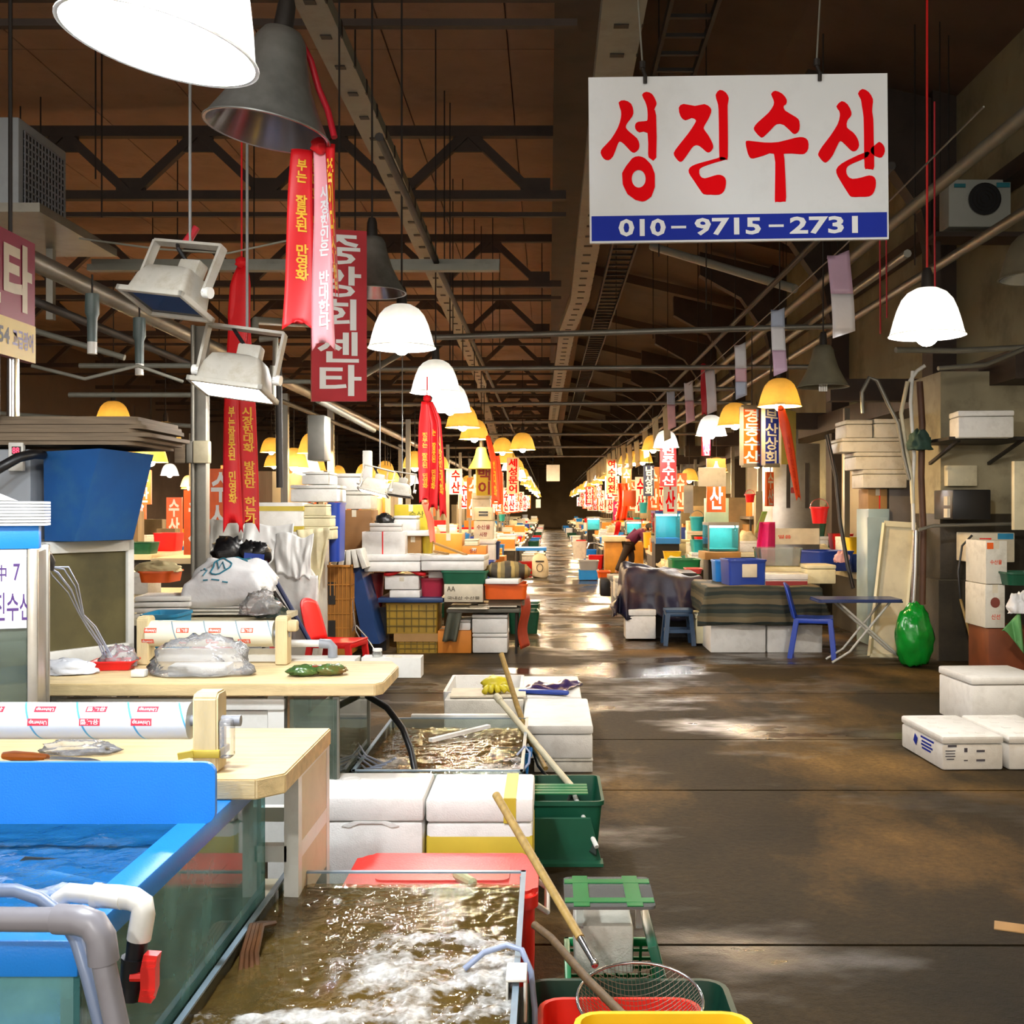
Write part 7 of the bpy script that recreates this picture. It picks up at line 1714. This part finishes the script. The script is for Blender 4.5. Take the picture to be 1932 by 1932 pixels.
# air conditioner outdoor units
t = thing('air_conditioner', 'large grey outdoor air conditioner with a mesh grille at the upper left edge', 'air conditioner', (-3.95, 7.75, 3.62))
xa = -3.54
mb = MB(); mb.box((xa - .4, 7.745, 3.92), (.8, .73, .6), bev=.012); mb.build('casing', mat('ac_grey', '#9aa0a4', .5, .12, 3, dirt='#5a5c5c', dirt_amt=.4), t, w=True)
mb = MB(); mb.box((xa + .002, 7.75, 3.90), (.01, .62, .5)); mb.build('recess', M_BLACK, t, w=True)
mb = MB()
for k in range(13): mb.box((xa + .008, 7.45 + .05 * k, 3.90), (.01, .012, .5))
for k in range(11): mb.box((xa + .010, 7.75, 3.66 + .048 * k), (.01, .62, .01))
mb.build('grille', M_GREY, t, w=True)
mb = MB(); mb.box((xa - .35, 7.9, 3.58), (1.1, 1.3, .06)); mb.bar((xa - .2, 8.3, 3.55), (xa - .2, 8.3, 3.02), .05, .05); mb.bar((xa - .2, 7.4, 3.55), (xa - .2, 7.4, 3.02), .05, .05); mb.build('stand', M_GALV, t, w=True)
t = thing('air_conditioner', 'white outdoor air conditioner with a round fan on the right wall', 'air conditioner', W(1845, 430, 11.9))
mb = MB(); a = W(1790, 428, 11.9); b = W(1908, 338, 11.9); mb.box((a + b) / 2 + Vector((0, .15, 0)), (b.x - a.x, .3, b.z - a.z), bev=.015); mb.build('casing', mat('ac_white', '#a8aca4', .5, .12, 3, dirt='#5a5846', dirt_amt=.4), t, w=True)
c = W(1857, 376, 11.88); mb = MB(); mb.cyl(c, c + Vector((0, -.02, 0)), .17, 28); mb.build('fan_opening', M_BLACK, t, w=True)
mb = MB()
for r in (.05, .09, .13, .17): mb.tube([c + Vector((r * math.cos(q), -.025, r * math.sin(q))) for q in [2 * math.pi * k / 28 for k in range(28)]], .004, 5, closed=True)
mb.build('fan_guard', M_DKSTEEL, t, w=True)
mb = MB(); mb.box(W(1811, 350, 11.88), (.12, .01, .04)); mb.box(W(1893, 349, 11.88), (.14, .01, .05)); mb.build('badge', mat('badge_teal', '#2a7a86', .4), t, w=True)
mb = MB(); d = W(1850, 440, 11.9); mb.box(d + Vector((0, .15, -.02)), (1.0, .4, .05)); mb.bar(d + Vector((-.4, .2, -.03)), d + Vector((-.4, .2, -.9)), .06, .06); mb.build('bracket', M_BEAM, t, w=True)
# hanging insulator like fittings on the left duct
for lab, px, y0, y1, Y in (('hanging plastic bottle fitting with a white cap, left of two', 174, 555, 668, 6.6), ('hanging plastic bottle fitting with a white cap, right of two', 263, 600, 708, 7.4)):
    t = thing('hanging_fitting', lab, 'fitting', W(px, y0, Y)); L = (y1 - y0) * Y / F
    mb = MB(); mb.lathe([(0, 0), (.04, 0), (.042, -L * .32), (.03, -L * .4), (.028, -L * .8), (0, -L * .8)], 14); mb.build('body', mat('fitting_green', '#5a6a68', .4, .2), t)
    mb = MB(); mb.lathe([(0, -L * .78), (.028, -L * .79), (.028, -L), (0, -L)], 14); mb.build('cap', M_PVC, t)
    mb = MB(); mb.tube([(0, 0, 0), (0, 0, 3.0 - W(px, y0, Y).z)], .006, 6); mb.build('hanging_wire', M_DKSTEEL, t)
pipe('long rail that carries the right lamp row', [(2.02, 6.5, 3.62), (2.0, 90, 3.62)], .025, M_DKSTEEL, 'lamp_rail', 'rail')
pipe('long rail that carries the left lamp row', [(-.92, 6.0, 3.62), (-.9, 90, 3.62)], .025, M_DKSTEEL, 'lamp_rail', 'rail')
# ================================================================== FAR STALLS
# ---- named pieces right of the aisle
def aquarium(label, x0, y0, x1, y1, Y, depth, base=None):
    zb, zt = PZ(y1, Y), PZ(y0, Y); xa, xb = PX(x0, Y), PX(x1, Y); xm = (xa + xb) / 2; w = xb - xa
    t = thing('aquarium', label, 'aquarium', (xm, Y + depth / 2, zb))
    h = zt - zb; hb = h * .18 if base else .02
    mb = MB(); mb.box((0, depth / 2 - .02, h / 2), (w, .02, h)); mb.box((0, 0, .02), (w, depth, .03)); mb.build('back_wall', mat('aqua_wall', '#3fa8a8', .5, .2, 2, dirt='#1a5a60', dirt_amt=.4), t)
    mb = MB(); mb.box((0, -depth / 2, h / 2), (w, .01, h)); mb.box((-w / 2, 0, h / 2), (.01, depth, h)); mb.box((w / 2, 0, h / 2), (.01, depth, h)); mb.build('glass_wall', glass('aqua_glass', tint=(.75, .95, .95), body=.08, bodycol=(.3, .7, .7)), t)
    mb = MB(); mb.box((0, 0, h * .93), (w * .9, .05, .03)); mb.build('strip_light', emit('aqua_light', (.75, 1, .97), 45), t)
    mb = MB(); mb.box((0, 0, h + .02), (w * 1.02, depth * 1.02, .05)); mb.build('lid', M_NAVY if base else M_STEEL, t)
    if base:
        mb = MB(); mb.box((0, -.01, hb / 2), (w * 1.01, depth * 1.0, hb)); mb.build('base_band', base, t)
    for sx in (-1, 1):
        mb = MB(); mb.box((sx * w / 2, -depth / 2, h / 2), (.025, .025, h)); mb.build('frame_post', M_STEEL, t)
    mb = MB(); mb.box((0, .05, -zb / 2), (w * .95, depth * .85, zb)); mb.build('stand', M_DKSTEEL, t)
    return t
aquarium('lit turquoise aquarium with a blue base band left of the green bucket', 1236, 968, 1284, 1026, 21.5, .8, M_BLUE)
aquarium('lit turquoise aquarium with a pale frame right of the green bucket', 1337, 991, 1394, 1040, 18.2, .7)
aquarium('small lit tank behind the bending person', 1182, 985, 1210, 1008, 28.4, .6)
aquarium('pale lit tank on the left of the purple clad person far away', 1108, 978, 1132, 1000, 38, .6)
ftub('bucket', 'teal bucket hanging between the two lit aquariums', 'bucket', M_TEAL, 1304, 975, 1330, 1002, 19.5, .3, taper=.8, rad=.1, bucket=True)
ftub('bucket', 'teal bucket hanging above the first lit aquarium', 'bucket', M_TEAL, 1207, 948, 1222, 968, 21.0, .3, taper=.8, rad=.1, bucket=True)
ftub('bucket', 'small red bucket hanging left of the pink apron', 'bucket', M_RED, 1408, 932, 1426, 948, 15.5, .18, taper=.75, rad=.08, bucket=True)
ftub('bucket', 'small teal bucket hanging left of the aisle', 'bucket', M_TEAL, 941, 970, 953, 983, 24.0, .15, taper=.8, rad=.06, bucket=True)
fslab('hanging_crate', 'orange crate hanging beside the first lit aquarium', 'crate', M_ORANGE, 1176, 925, 1200, 955, 23.0, .3)
mb = MB(); mb.surf(lambda u, v: W(1165 + 18 * u + 3 * math.sin(v * 4), 912 + 70 * v, 24.5 + .1 * math.sin(u * 9)), 8, 12); tag(mb.build('orange_sheet', M_RIBO, solid=.02), 'orange plastic sheet hanging left of the orange crate', 'sheet')
carton('crooked white foam lid board tied up right of the far lamps', M_FOAM2, 1318, 882, 1370, 918, 15.5, .06, rz=R(6), flaps=False, words=(), name='foam_board', cat='board')
fslab('notice', 'white notice hanging above the teal bucket', 'notice', M_PAPER, 1290, 915, 1308, 968, 16.5, .02)
fslab('wall_panel', 'pale green panel behind the second lit aquarium', 'panel', mat('pale_green', '#a8c0a8', .6, .1), 1330, 940, 1375, 990, 19.0, .1)
fslab('table_slab', 'brown counter under the second lit aquarium', 'counter', M_CARD, 1330, 1042, 1398, 1056, 17.9, .8)
ftub('basin', 'green tank shaped basin in front of the aquariums', 'basin', M_GREEN, 1268, 1056, 1322, 1092, 18.0, .7, taper=.95)
ftub('basin', 'flat pink basin on the stall behind the dark tarpaulin', 'basin', mat('basin_pink', '#e85a5a', .4), 1295, 1073, 1326, 1083, 16.0, .35)
ftub('basin', 'small red basin at the feet of the bending person', 'basin', M_RED, 1210, 1070, 1238, 1082, 25.5, .4)
ftub('basin', 'red basin behind the small red one right of the person', 'basin', M_ORANGE, 1236, 1033, 1262, 1058, 24.0, .4)
ftub('crate', 'yellow crate beside the head of the bending person', 'crate', M_YELLOW, 1216, 1005, 1242, 1034, 24.5, .4, taper=.95)
fslab('table_slab', 'grey flat tank lid behind the dark tarpaulin', 'lid', M_GALV, 1150, 1088, 1240, 1096, 17.5, .8)
ftub('tank', 'grey tank basin left of the dark tarpaulin', 'basin', M_GREY, 1156, 1100, 1200, 1146, 16.2, .6, taper=.95)
ftub('basket', 'orange basket with white foam ends left of the grey tank', 'basket', M_ORANGE, 1128, 1078, 1152, 1092, 19.0, .4)
fslab('crate', 'dark crate under the orange basket left of the grey tank', 'crate', M_BLACK, 1133, 1092, 1152, 1125, 18.6, .4)
fslab('work_table', 'amber wooden counter behind the bending person', 'counter', mat('amber_wood', '#c88a2c', .5, .15), 1142, 1022, 1214, 1081, 27.2, .7)
fslab('counter_top', 'cream counter top on the amber wooden counter', 'counter', M_CREAM, 1138, 1012, 1186, 1022, 27.1, .8)
ftub('bin', 'grey bin over a blue one at the right edge of the aisle', 'bin', M_GREY, 1092, 1058, 1130, 1076, 24.6, .5)
ftub('bin', 'low blue bin at the right edge of the aisle', 'bin', M_BLUE, 1092, 1076.5, 1130, 1094, 24.6, .5, taper=.95)
ftub('bin', 'white bin behind the grey bin at the right edge of the aisle', 'bin', M_FOAM2, 1080, 1022, 1108, 1054, 30.0, .5)
mb = MB(); mb.tube([W(1108, 1035, 27), W(1112, 1025, 27), W(1122, 1024, 27), W(1138, 1030, 27)], .03, 8); tag(mb.build('hand_truck', M_CHROME, smooth=60), 'small chrome handle of a cart at the right edge of the aisle', 'cart handle')
# ---- named pieces left of the aisle
def sack(label, x0, y0, x1, y1, Y):
    t = thing('sack', label, 'sack', W((x0 + x1) / 2, y1, Y)); w = (x1 - x0) * Y / F; h = (y1 - y0) * Y / F
    mb = MB(); loops = []
    for k, (s, z) in enumerate(((.8, 0), (1, .08), (1.02, .4), (.95, .7), (.8, .88), (.55, .96), (.7, 1.0))):
        loops.append([(w / 2 * s * math.cos(a) * (1 + .08 * math.sin(3 * a + k)), .12 * s * math.sin(a), h * z + .02 * math.sin(a * 2 + k)) for a in [2 * math.pi * i / 18 for i in range(18)]])
    mb.loft(loops); mb.build('body', M_PAPER, t, smooth=60)
    mb = MB(); mb.tube([(.07 * math.cos(a), -.128, h * .42 + .09 * math.sin(a)) for a in [2 * math.pi * i / 16 for i in range(16)]], .008, 5, closed=True); mb.box((0, -.13, h * .68), (.2, .004, .035)); mb.build('print', M_INKK, t)
    return t
sack('white printed sack standing at the left edge of the aisle', 1003, 1044, 1034, 1090, 25.6)
t = thing('stall_table', 'low table with a bright blue top at the left edge of the aisle', 'table', (PX(1000, 27), 27.3, 0))
mb = MB(); mb.box((PX(1002, 27), 27.3, PZ(1036, 27)), (.75, .8, .07)); mb.build('top', M_BLUE, t, w=True)
for x in (-.33, .33):
    for y in (-.35, .35):
        mb = MB(); mb.box((PX(1002, 27) + x, 27.3 + y, PZ(1036, 27) / 2 - .02), (.05, .05, PZ(1036, 27) - .04)); mb.build('leg', M_DKSTEEL, t, w=True)
t = carton('cream printed carton left of the aisle under the grey meter box', M_PAPER, 894, 983, 930, 1018, 15.0, .4, words=(('수산물', .15, .55, .85, .8), ('시장', .3, .15, .7, .4)), ink=M_MAROON)
t = thing('meter_box', 'grey box with dark slots on the cream printed carton', 'box', W(912, 982, 15.1))
mb = MB(); w = PX(930, 15.1) - PX(895, 15.1); mb.box((0, .15, .09), (w, .3, .18), bev=.015); mb.build('casing', M_CREAM, t)
mb = MB()
for z in (.075, .115): mb.box((0, -.005, z), (w * .5, .012, .018))
mb.build('slot', M_BLACK, t)
fbox('white foam box under the cream printed carton', 892, 1018, 934, 1060, 14.9, .6, group='foam boxes left of the aisle')
fbox('white cabinet like foam box behind the yellow vertical sign', 890, 930, 925, 982, 17.5, .4, group='foam boxes left of the aisle', material=M_FOAM2)
ftub('bin', 'dark navy bin right of the orange carton at the aisle', 'bin', M_DKBLUE, 920, 1022, 942, 1056, 15.2, .4)

# ---- the crowd of far stalls: a few kinds of things, copied along both sides
PROTO = {}
def proto(key, o): PROTO[key] = o; return o
def put(key, x, y, z, s, rz, label, group):
    o = PROTO[key]
    if not o.get('_used'):
        o['_used'] = 1; o.location = (x, y, z); o.rotation_euler = (0, 0, rz); o.scale = s; o['label'] = label; o['group'] = group; return o
    return dup(o, (x, y, z), rz, label, group, s)
for key, m_ in (('foam', M_FOAM), ('foamc', M_FOAMY), ('foamo', M_FOAM2)):
    proto(key, foam_box('x', (0, 0, 0), (1, 1, 1), material=m_, lid=.25))
for key, m_ in (('blue', M_BLUE), ('red', M_RED), ('green', M_DKGREEN), ('yellow', M_YELLOW), ('orange', M_ORANGE), ('navy', M_NAVY), ('grey', M_GREY), ('teal', M_TEAL)):
    t = thing('basin', 'x', 'basin'); mb = MB(); mb.tub(1, 1, 1, t=.02, taper=.85, rad=.1, rim=.02, n=3); mb.build('body', m_, t); proto(key, t)
t = thing('stall_table', 'x', 'table')
mb = MB(); mb.box((0, 0, .96), (1, 1, .08)); mb.build('top', M_CREAM, t)
mb = MB(); mb.box((0, 0, .46), (.94, .92, .92)); mb.build('skirt', mat('stall_skirt', '#4a4438', .6, .35, 2), t)
proto('table', t)
t = thing('stall_rack', 'x', 'rack')
mb = MB(); mb.box((0, 0, .98), (1, 1, .04)); mb.box((0, 0, .5), (1, 1, .03)); mb.build('shelf', M_GALV, t)
for sx in (-1, 1):
    for sy in (-1, 1):
        mb = MB(); mb.box((sx * .46, sy * .47, .48), (.06, .04, .96)); mb.build('leg', M_DKSTEEL, t)
mb = MB(); mb.box((0, .1, .7), (.8, .6, .36)); mb.build('crate', M_CARD, t)
proto('rack', t)
t = thing('carton', 'x', 'carton'); mb = MB(); mb.box((0, 0, .5), (1, 1, 1)); mb.build('body', M_ORCARD, t); mb = MB(); mb.box((0, 0, 1.002), (.96, .08, .01)); mb.build('tape', M_PAPER, t); proto('carton', t)
t = thing('sheet_cover', 'x', 'cover'); mb = MB()
mb.surf(lambda u, v: Vector((u - .5, v - .5, max(0, (1 - (2 * u - 1) ** 4) * (1 - (2 * v - 1) ** 4)) * (.8 + .4 * noise.noise(Vector((u * 4, v * 4, 2)))))), 16, 16); mb.build('cloth', mat('cover_beige', '#c8b890', .7, .25, 3), t); proto('cover', t)
t = thing('pendant_lamp', 'x', 'lamp')
mb = MB(); mb.lathe([(a * .225, b * .225) for a, b in DOME[:9]], 14); mb.build('shade', SHADE_A, t, smooth=50)
mb = MB(); bmesh.ops.create_uvsphere(mb.bm, u_segments=8, v_segments=6, radius=.06); mb.build('bulb', BULB_A, t, smooth=180)
mb = MB(); mb.cyl((0, 0, .28), (0, 0, 1.0), .008, 5); mb.build('cord', M_DKSTEEL, t); proto('lamp', t)
t = thing('pendant_lamp', 'x', 'lamp')
mb = MB(); mb.lathe([(a * .225, b * .225) for a, b in DOME[:9]], 14); mb.build('shade', SHADE_W, t, smooth=50)
mb = MB(); bmesh.ops.create_uvsphere(mb.bm, u_segments=8, v_segments=6, radius=.06); mb.build('bulb', BULB_W, t, smooth=180)
mb = MB(); mb.cyl((0, 0, .28), (0, 0, 1.0), .008, 5); mb.build('cord', M_DKSTEEL, t); proto('lampw', t)
t = thing('hanging_sign', 'x', 'sign'); mb = MB(); mb.box((0, 0, -.5), (1, .06, 1)); pn = mb.build('panel', M_ORANGE, t); text_on(pn, '수\n산', M_INKW, (-.35, -.035, -.95), (.7, 0, 0), (0, 0, .9), .03, w=False); proto('signo', t)
t = thing('hanging_sign', 'x', 'sign'); mb = MB(); mb.box((0, 0, -.5), (1, .06, 1)); pn = mb.build('panel', M_SIGNW, t); text_on(pn, '수\n산', M_INKR, (-.35, -.035, -.95), (.7, 0, 0), (0, 0, .9), .03, w=False); proto('signw', t)
t = thing('stall_post', 'x', 'post'); mb = MB(); mb.box((0, 0, .5), (1, 1, 1)); mb.build('post', M_GALV, t); proto('post', t)
t = thing('back_panel', 'x', 'panel'); mb = MB(); mb.box((0, 0, .5), (1, 1, 1)); mb.build('panel', mat('stall_panel', '#8a7a5c', .65, .4, 1.5), t); proto('panel', t)
NAMES = {'foam': 'white foam box', 'foamc': 'cream foam box', 'foamo': 'old grubby foam box', 'blue': 'blue basin', 'red': 'red basin', 'green': 'dark green basin', 'yellow': 'yellow basin', 'orange': 'orange basin', 'navy': 'navy basin', 'grey': 'grey basin', 'teal': 'teal basin',
         'rack': 'tall stall rack', 'table': 'low stall table', 'carton': 'orange brown carton', 'cover': 'beige cloth cover over goods', 'lamp': 'small glowing yellow lamp', 'lampw': 'small glowing white lamp', 'signo': 'small orange sign', 'signw': 'small white sign', 'post': 'thin steel post', 'panel': 'brownish stall panel'}
def far(key, where, x, y, z, s, rz=0.0):
    n_ = NAMES[key]
    return put(key, x, y, z, s, rz, '%s %s' % (n_, where), '%s %s' % (n_.split(' ', 1)[1] + 's, ' + n_.split(' ', 1)[0], where))
WR, WL, WO = 'among the far stalls right of the aisle', 'among the far stalls left of the aisle', 'in the next aisle at the far left'
rr = random.Random(5)
KEYS = ['foam'] * 5 + ['foamo'] * 2 + ['foamc'] * 2 + ['blue'] * 3 + ['red'] * 2 + ['green', 'yellow', 'orange', 'navy', 'grey', 'teal', 'carton', 'carton', 'carton', 'cover', 'cover', 'cover']
def bay(where, xc, y, w, d, hmax, n, tz=None):
    tz = tz or rr.uniform(.45, .75)
    far('table', where, xc, y, 0, (w, d, tz))
    nx, ny = max(1, int(w / .44)), max(1, int(d / .5)); cw, cd = w / nx, d / ny
    slots = [(i, j) for i in range(nx) for j in range(ny)]; rr.shuffle(slots)
    for (i, j) in slots[:n]:
        k = rr.choice(KEYS); bw, bd, bh = cw * rr.uniform(.7, .93), cd * rr.uniform(.65, .93), rr.uniform(.1, .3)
        x = xc - w / 2 + cw * (i + .5); yy = y - d / 2 + cd * (j + .5); z = tz
        if k == 'cover': bh *= .8
        far(k, where, x, yy, z, (bw, bd, bh), rr.uniform(-.05, .05))
        if k[:4] == 'foam' and rr.random() < .5:
            z += bh; k2 = rr.choice(KEYS)
            far(k2, where, x, yy, z, (bw * .9, bd * .9, rr.uniform(.1, .25)), rr.uniform(-.06, .06))
    if rr.random() < .8 and (abs(xc) < 2.7 or xc < -6):
        k = rr.choice(['foam', 'blue', 'red', 'foamo', 'green', 'foam']); far(k, where, xc + (w / 2 + .22) * (-1 if xc > 0 else 1), y - d * .2, 0, (.4, .5, rr.uniform(.2, .4)), rr.uniform(-.1, .1))
def rack(where, xc, y):
    tz = rr.uniform(1.15, 1.5); far('rack', where, xc, y, 0, (.6, 1.6, tz))
    for _ in range(3):
        k = rr.choice(KEYS); far(k, where, xc + rr.uniform(-.08, .08), y + rr.uniform(-.5, .5), tz, (rr.uniform(.35, .5), rr.uniform(.35, .5), rr.uniform(.15, .4)), rr.uniform(-.1, .1))
y = 18.5
while y < 92:
    n = 6 if y < 32 else 3 if y < 56 else 1
    if y > 20:
        if not 24.8 < y < 29.2: bay(WR, 1.95 if y > 29 else 2.55, y, .9, 1.7, 1, n)
        bay(WR, 3.55, y + .3, .95, 1.8, 1, n - 1, rr.uniform(.7, 1.0)); rack(WR, 4.4, y + .2)
    if y > 17: bay(WL, -1.35 if y > 27 else -1.55, y, 1.1 , 1.7, 1, n)
    bay(WL, -2.9, y + .4, 1.3, 1.8, 1, n - 1, rr.uniform(.7, 1.0)); rack(WL, -2.05 if y < 27 else -1.99, y + 1.0) if False else None
    y += 2.3
for y in (13.6, 15.8, 18.0):
    bay(WR, 4.35, y + 1.0, .9, 1.5, 1, 5, rr.uniform(.7, .95))
for y in (14.5, 16.8): bay(WL, -2.5, y, 1.4, 1.6, 1, 5, .8)
for y in (14.6, 16.6): bay(WL, -.95, y, .8, 1.3, 1, 4, .55)
# lamps along the rows
for k in range(30):
    y = 19.0 + 2.3 * k; far('lamp' if k % 5 else 'lampw', WR, 2.02 - .006 * k, y, 2.66 + .08 * math.sin(k * 2.1), (1, 1, 1))
    if k > 0: far('lamp' if k % 3 else 'lampw', WL, -.92 + .004 * k, y + .6, 2.62 + .1 * math.sin(k * 1.7), (1, 1, 1))
for k in range(9):
    y = 17.5 + 4.2 * k; far('lamp', WR, 3.3, y, 2.3 + .15 * math.sin(k * 3), (1, 1, 1)); far('lamp', WL, -2.3, y + 1.5, 2.3 + .15 * math.sin(k * 2), (1, 1, 1))
# stall posts, panels and signs
for k in range(14):
    y = 16.5 + 3.4 * k
    far('post', WR, 4.45, y, 0, (.08, .08, 3.1)); far('post', WL, -2.2, y + .8, 0, (.07, .07, 3.0))
    if k % 2 == 0: far('signo', WR, 2.5 + .3 * math.sin(k), y, 2.35, (.28, 1, .8)); far('signw', WL, -1.4 + .2 * math.sin(k * 2), y + 6, 2.3, (.25, 1, .8))
    else: far('signw', WR, 2.3, y + 1, 2.4, (.26, 1, .9)); far('signo', WL, -1.7, y + 5, 2.3, (.28, 1, .9))
for k in range(16):
    y = 14.6 + 2.8 * k; far('panel', WR, 4.93, y, rr.uniform(0, .4), (.2, rr.uniform(1.2, 2.3), rr.uniform(1.2, 2.4))); 
    if k > 1: far('panel', WR, 4.1 + rr.uniform(-.4, .3), y + .8, 1.0 + rr.uniform(0, .3), (rr.uniform(.4, .9), .2, rr.uniform(.4, 1.0)))
for k in range(22):
    y = 15.4 + 2.6 * k
    if k % 4 != 2: far('panel', WL, -3.69, y, 0, (.2, rr.uniform(1.3, 2.2), rr.uniform(1.5, 2.3)))
    far(('signo', 'signw')[k % 2], WR, rr.uniform(1.7, 2.9), 22.6 + 2.1 * k, rr.uniform(2.2, 2.6), (rr.uniform(.2, .34), 1, rr.uniform(.5, .9)))
    far(('signw', 'signo')[k % 2], WL, rr.uniform(-2.2, -1.1), 24.1 + 2.1 * k, rr.uniform(2.2, 2.5), (rr.uniform(.2, .34), 1, rr.uniform(.5, .9)))
# next aisle at the far left
for i, x in enumerate((-4.65, -6.4, -8.6, -11.0)):
    y = 12.5 + i
    while y < 34:
        bay(WO, x, y, 1.4, 1.7, 1, 4 if y < 22 else 2, rr.uniform(.6, .95)); y += 3.2
for k in range(30):
    x = rr.choice((-3.6, -5.2, -7.4, -9.6)) + rr.uniform(-.4, .4); y = 14 + .85 * k
    far('lamp' if k % 4 else 'lampw', WO, x, y, rr.uniform(2.1, 2.6), (1, 1, 1))
for k in range(24):
    far('signo', WO, rr.uniform(-8.5, -3.3), 14 + .9 * k, rr.uniform(1.7, 2.4), (rr.uniform(.2, .45), 1, rr.uniform(.5, 1.0)))
for k in range(10):
    far('post', WO, rr.uniform(-9, -3.2), 12.5 + 1.9 * k, 0, (.09, .09, 3.1)); far('panel', WO, rr.choice((-5.5, -7.4, -9.8)), 15.5 + 2 * k, 0, (rr.uniform(.35, .5), .3, rr.uniform(1.2, 1.9)))
for o in PROTO.values():
    if '_used' in o: del o['_used']
    else:
        for c in list(o.children): bpy.data.objects.remove(c)
        bpy.data.objects.remove(o)

# ================================================================== PERSON bending over the stall
SKIN = mat('skin', '#b98562', .5, .08, 9); HAIR = mat('hair', '#1a1412', .6, .2, 20)
def skinned(name, J, E, material, parent, root, sub=2):
    me = bpy.data.meshes.new(name); me.from_pydata([j[:3] for j in J], E, []); me.update()
    o = bpy.data.objects.new(name, me); COL.objects.link(o); o.parent = parent
    md = o.modifiers.new('skin', 'SKIN'); md.use_smooth_shade = True
    lay = me.skin_vertices[0].data if me.skin_vertices else None
    if lay is None:
        bm = bmesh.new(); bm.from_mesh(me); bm.verts.layers.skin.verify(); bm.to_mesh(me); bm.free(); lay = me.skin_vertices[0].data
    for i, j in enumerate(J):
        r = j[3]; lay[i].radius = r if isinstance(r, tuple) else (r, r); lay[i].use_root = (i == root)
    s = o.modifiers.new('smooth', 'SUBSURF'); s.levels = sub; s.render_levels = sub
    me.materials.append(material)
    return o
t = thing('person', 'person in a purple sweater and dark trousers bending forward right of the aisle', 'person', (PX(1182, 26.4), 26.4, 0))
# x forward (towards the basin), y away from the camera, z up
J = [(.06, 0, .80, .13), (.16, 0, .92, .13), (.30, 0, 1.04, .15), (.40, 0, 1.10, .07), (.47, 0, 1.13, .06), (.55, 0, 1.14, (.085, .10)), (.60, 0, 1.10, .075),
     (.36, -.18, 1.06, .06), (.42, -.21, .82, .045), (.46, -.15, .60, .032), (.36, .18, 1.06, .06), (.46, .20, .82, .045), (.52, .13, .62, .032),
     (.04, -.10, .74, .09), (-.10, -.11, .42, .06), (-.26, -.12, .08, .045), (-.16, -.12, .035, .04), (.06, .10, .74, .09), (.14, .11, .42, .06), (.06, .11, .08, .045), (.17, .11, .035, .04)]
E = [(0, 1), (1, 2), (2, 3), (3, 4), (4, 5), (5, 6), (2, 7), (7, 8), (8, 9), (2, 10), (10, 11), (11, 12), (0, 13), (13, 14), (14, 15), (15, 16), (0, 17), (17, 18), (18, 19), (19, 20)]
for s in ((9, (.46, -.15, .60)), (12, (.52, .13, .62))):
    i, p = s
    pi = len(J); J.append((p[0] + .02, p[1], p[2] - .07, .028)); E.append((i, pi))
    for k in range(5):
        a = -.03 + .015 * k; L = (.05, .07, .075, .07, .055)[k]
        j = len(J); J.append((p[0] + .03 + (.03 if k == 0 else .005), p[1] + a, p[2] - .10 - L * .5, .009)); E.append((pi, j))
        J.append((p[0] + .02 + (.03 if k == 0 else 0), p[1] + a * 1.1, p[2] - .10 - L, .008)); E.append((j, j + 1))
skinned('body', J, E, SKIN, t, 0)
SW = mat('sweater_purple', '#5a1a4a', .8, .15, 8); TR = mat('trousers_dark', '#2a1e1a', .8, .2, 8)
Js = [(.10, 0, .84, .155), (.18, 0, .93, .155), (.30, 0, 1.045, .17), (.385, 0, 1.09, .095), (.35, -.19, 1.05, .08), (.415, -.215, .84, .062), (.45, -.17, .68, .052), (.35, .19, 1.05, .08), (.455, .205, .84, .062), (.50, .15, .70, .052)]
skinned('sweater', Js, [(0, 1), (1, 2), (2, 3), (2, 4), (4, 5), (5, 6), (2, 7), (7, 8), (8, 9)], SW, t, 1)
Jt = [(.07, 0, .82, .15), (.04, -.10, .72, .11), (-.10, -.11, .42, .082), (-.245, -.12, .11, .066), (.06, .10, .72, .11), (.14, .11, .42, .082), (.065, .11, .11, .066)]
skinned('trousers', Jt, [(0, 1), (1, 2), (2, 3), (0, 4), (4, 5), (5, 6)], TR, t, 0)
for x, y in ((-.23, -.12), (.09, .11)):
    mb = MB(); mb.blob((x + .03, y, .045), (.14, .055, .045), .05, 2, 1, 14, 8); mb.build('shoe', M_BLACK, t, smooth=180)
mb = MB(); mb.blob((.545, 0, 1.165), (.105, .095, .10), .1, 3, 2, 18, 12); mb.warp(lambda p: p if p.x < .60 or p.z > 1.16 else Vector((.60, p.y, max(p.z, 1.15)))); mb.build('hair', HAIR, t, smooth=180)
mb = MB()
for s in (-1, 1): mb.blob((.672, s * .034, 1.10), (.010, .014, .010), nu=8, nv=6)
mb.build('eye', M_BLACK, t)
mb = MB(); mb.blob((.675, 0, 1.075), (.018, .013, .018), nu=8, nv=6); mb.build('nose', SKIN, t)
mb = MB(); mb.blob((.652, 0, 1.045), (.012, .026, .006), nu=8, nv=6); mb.build('mouth', mat('lips', '#8a4a42', .5), t)
mb = MB()
for s in (-1, 1): mb.blob((.55, s * .10, 1.12), (.02, .012, .03), nu=8, nv=6)
mb.build('ear', SKIN, t)
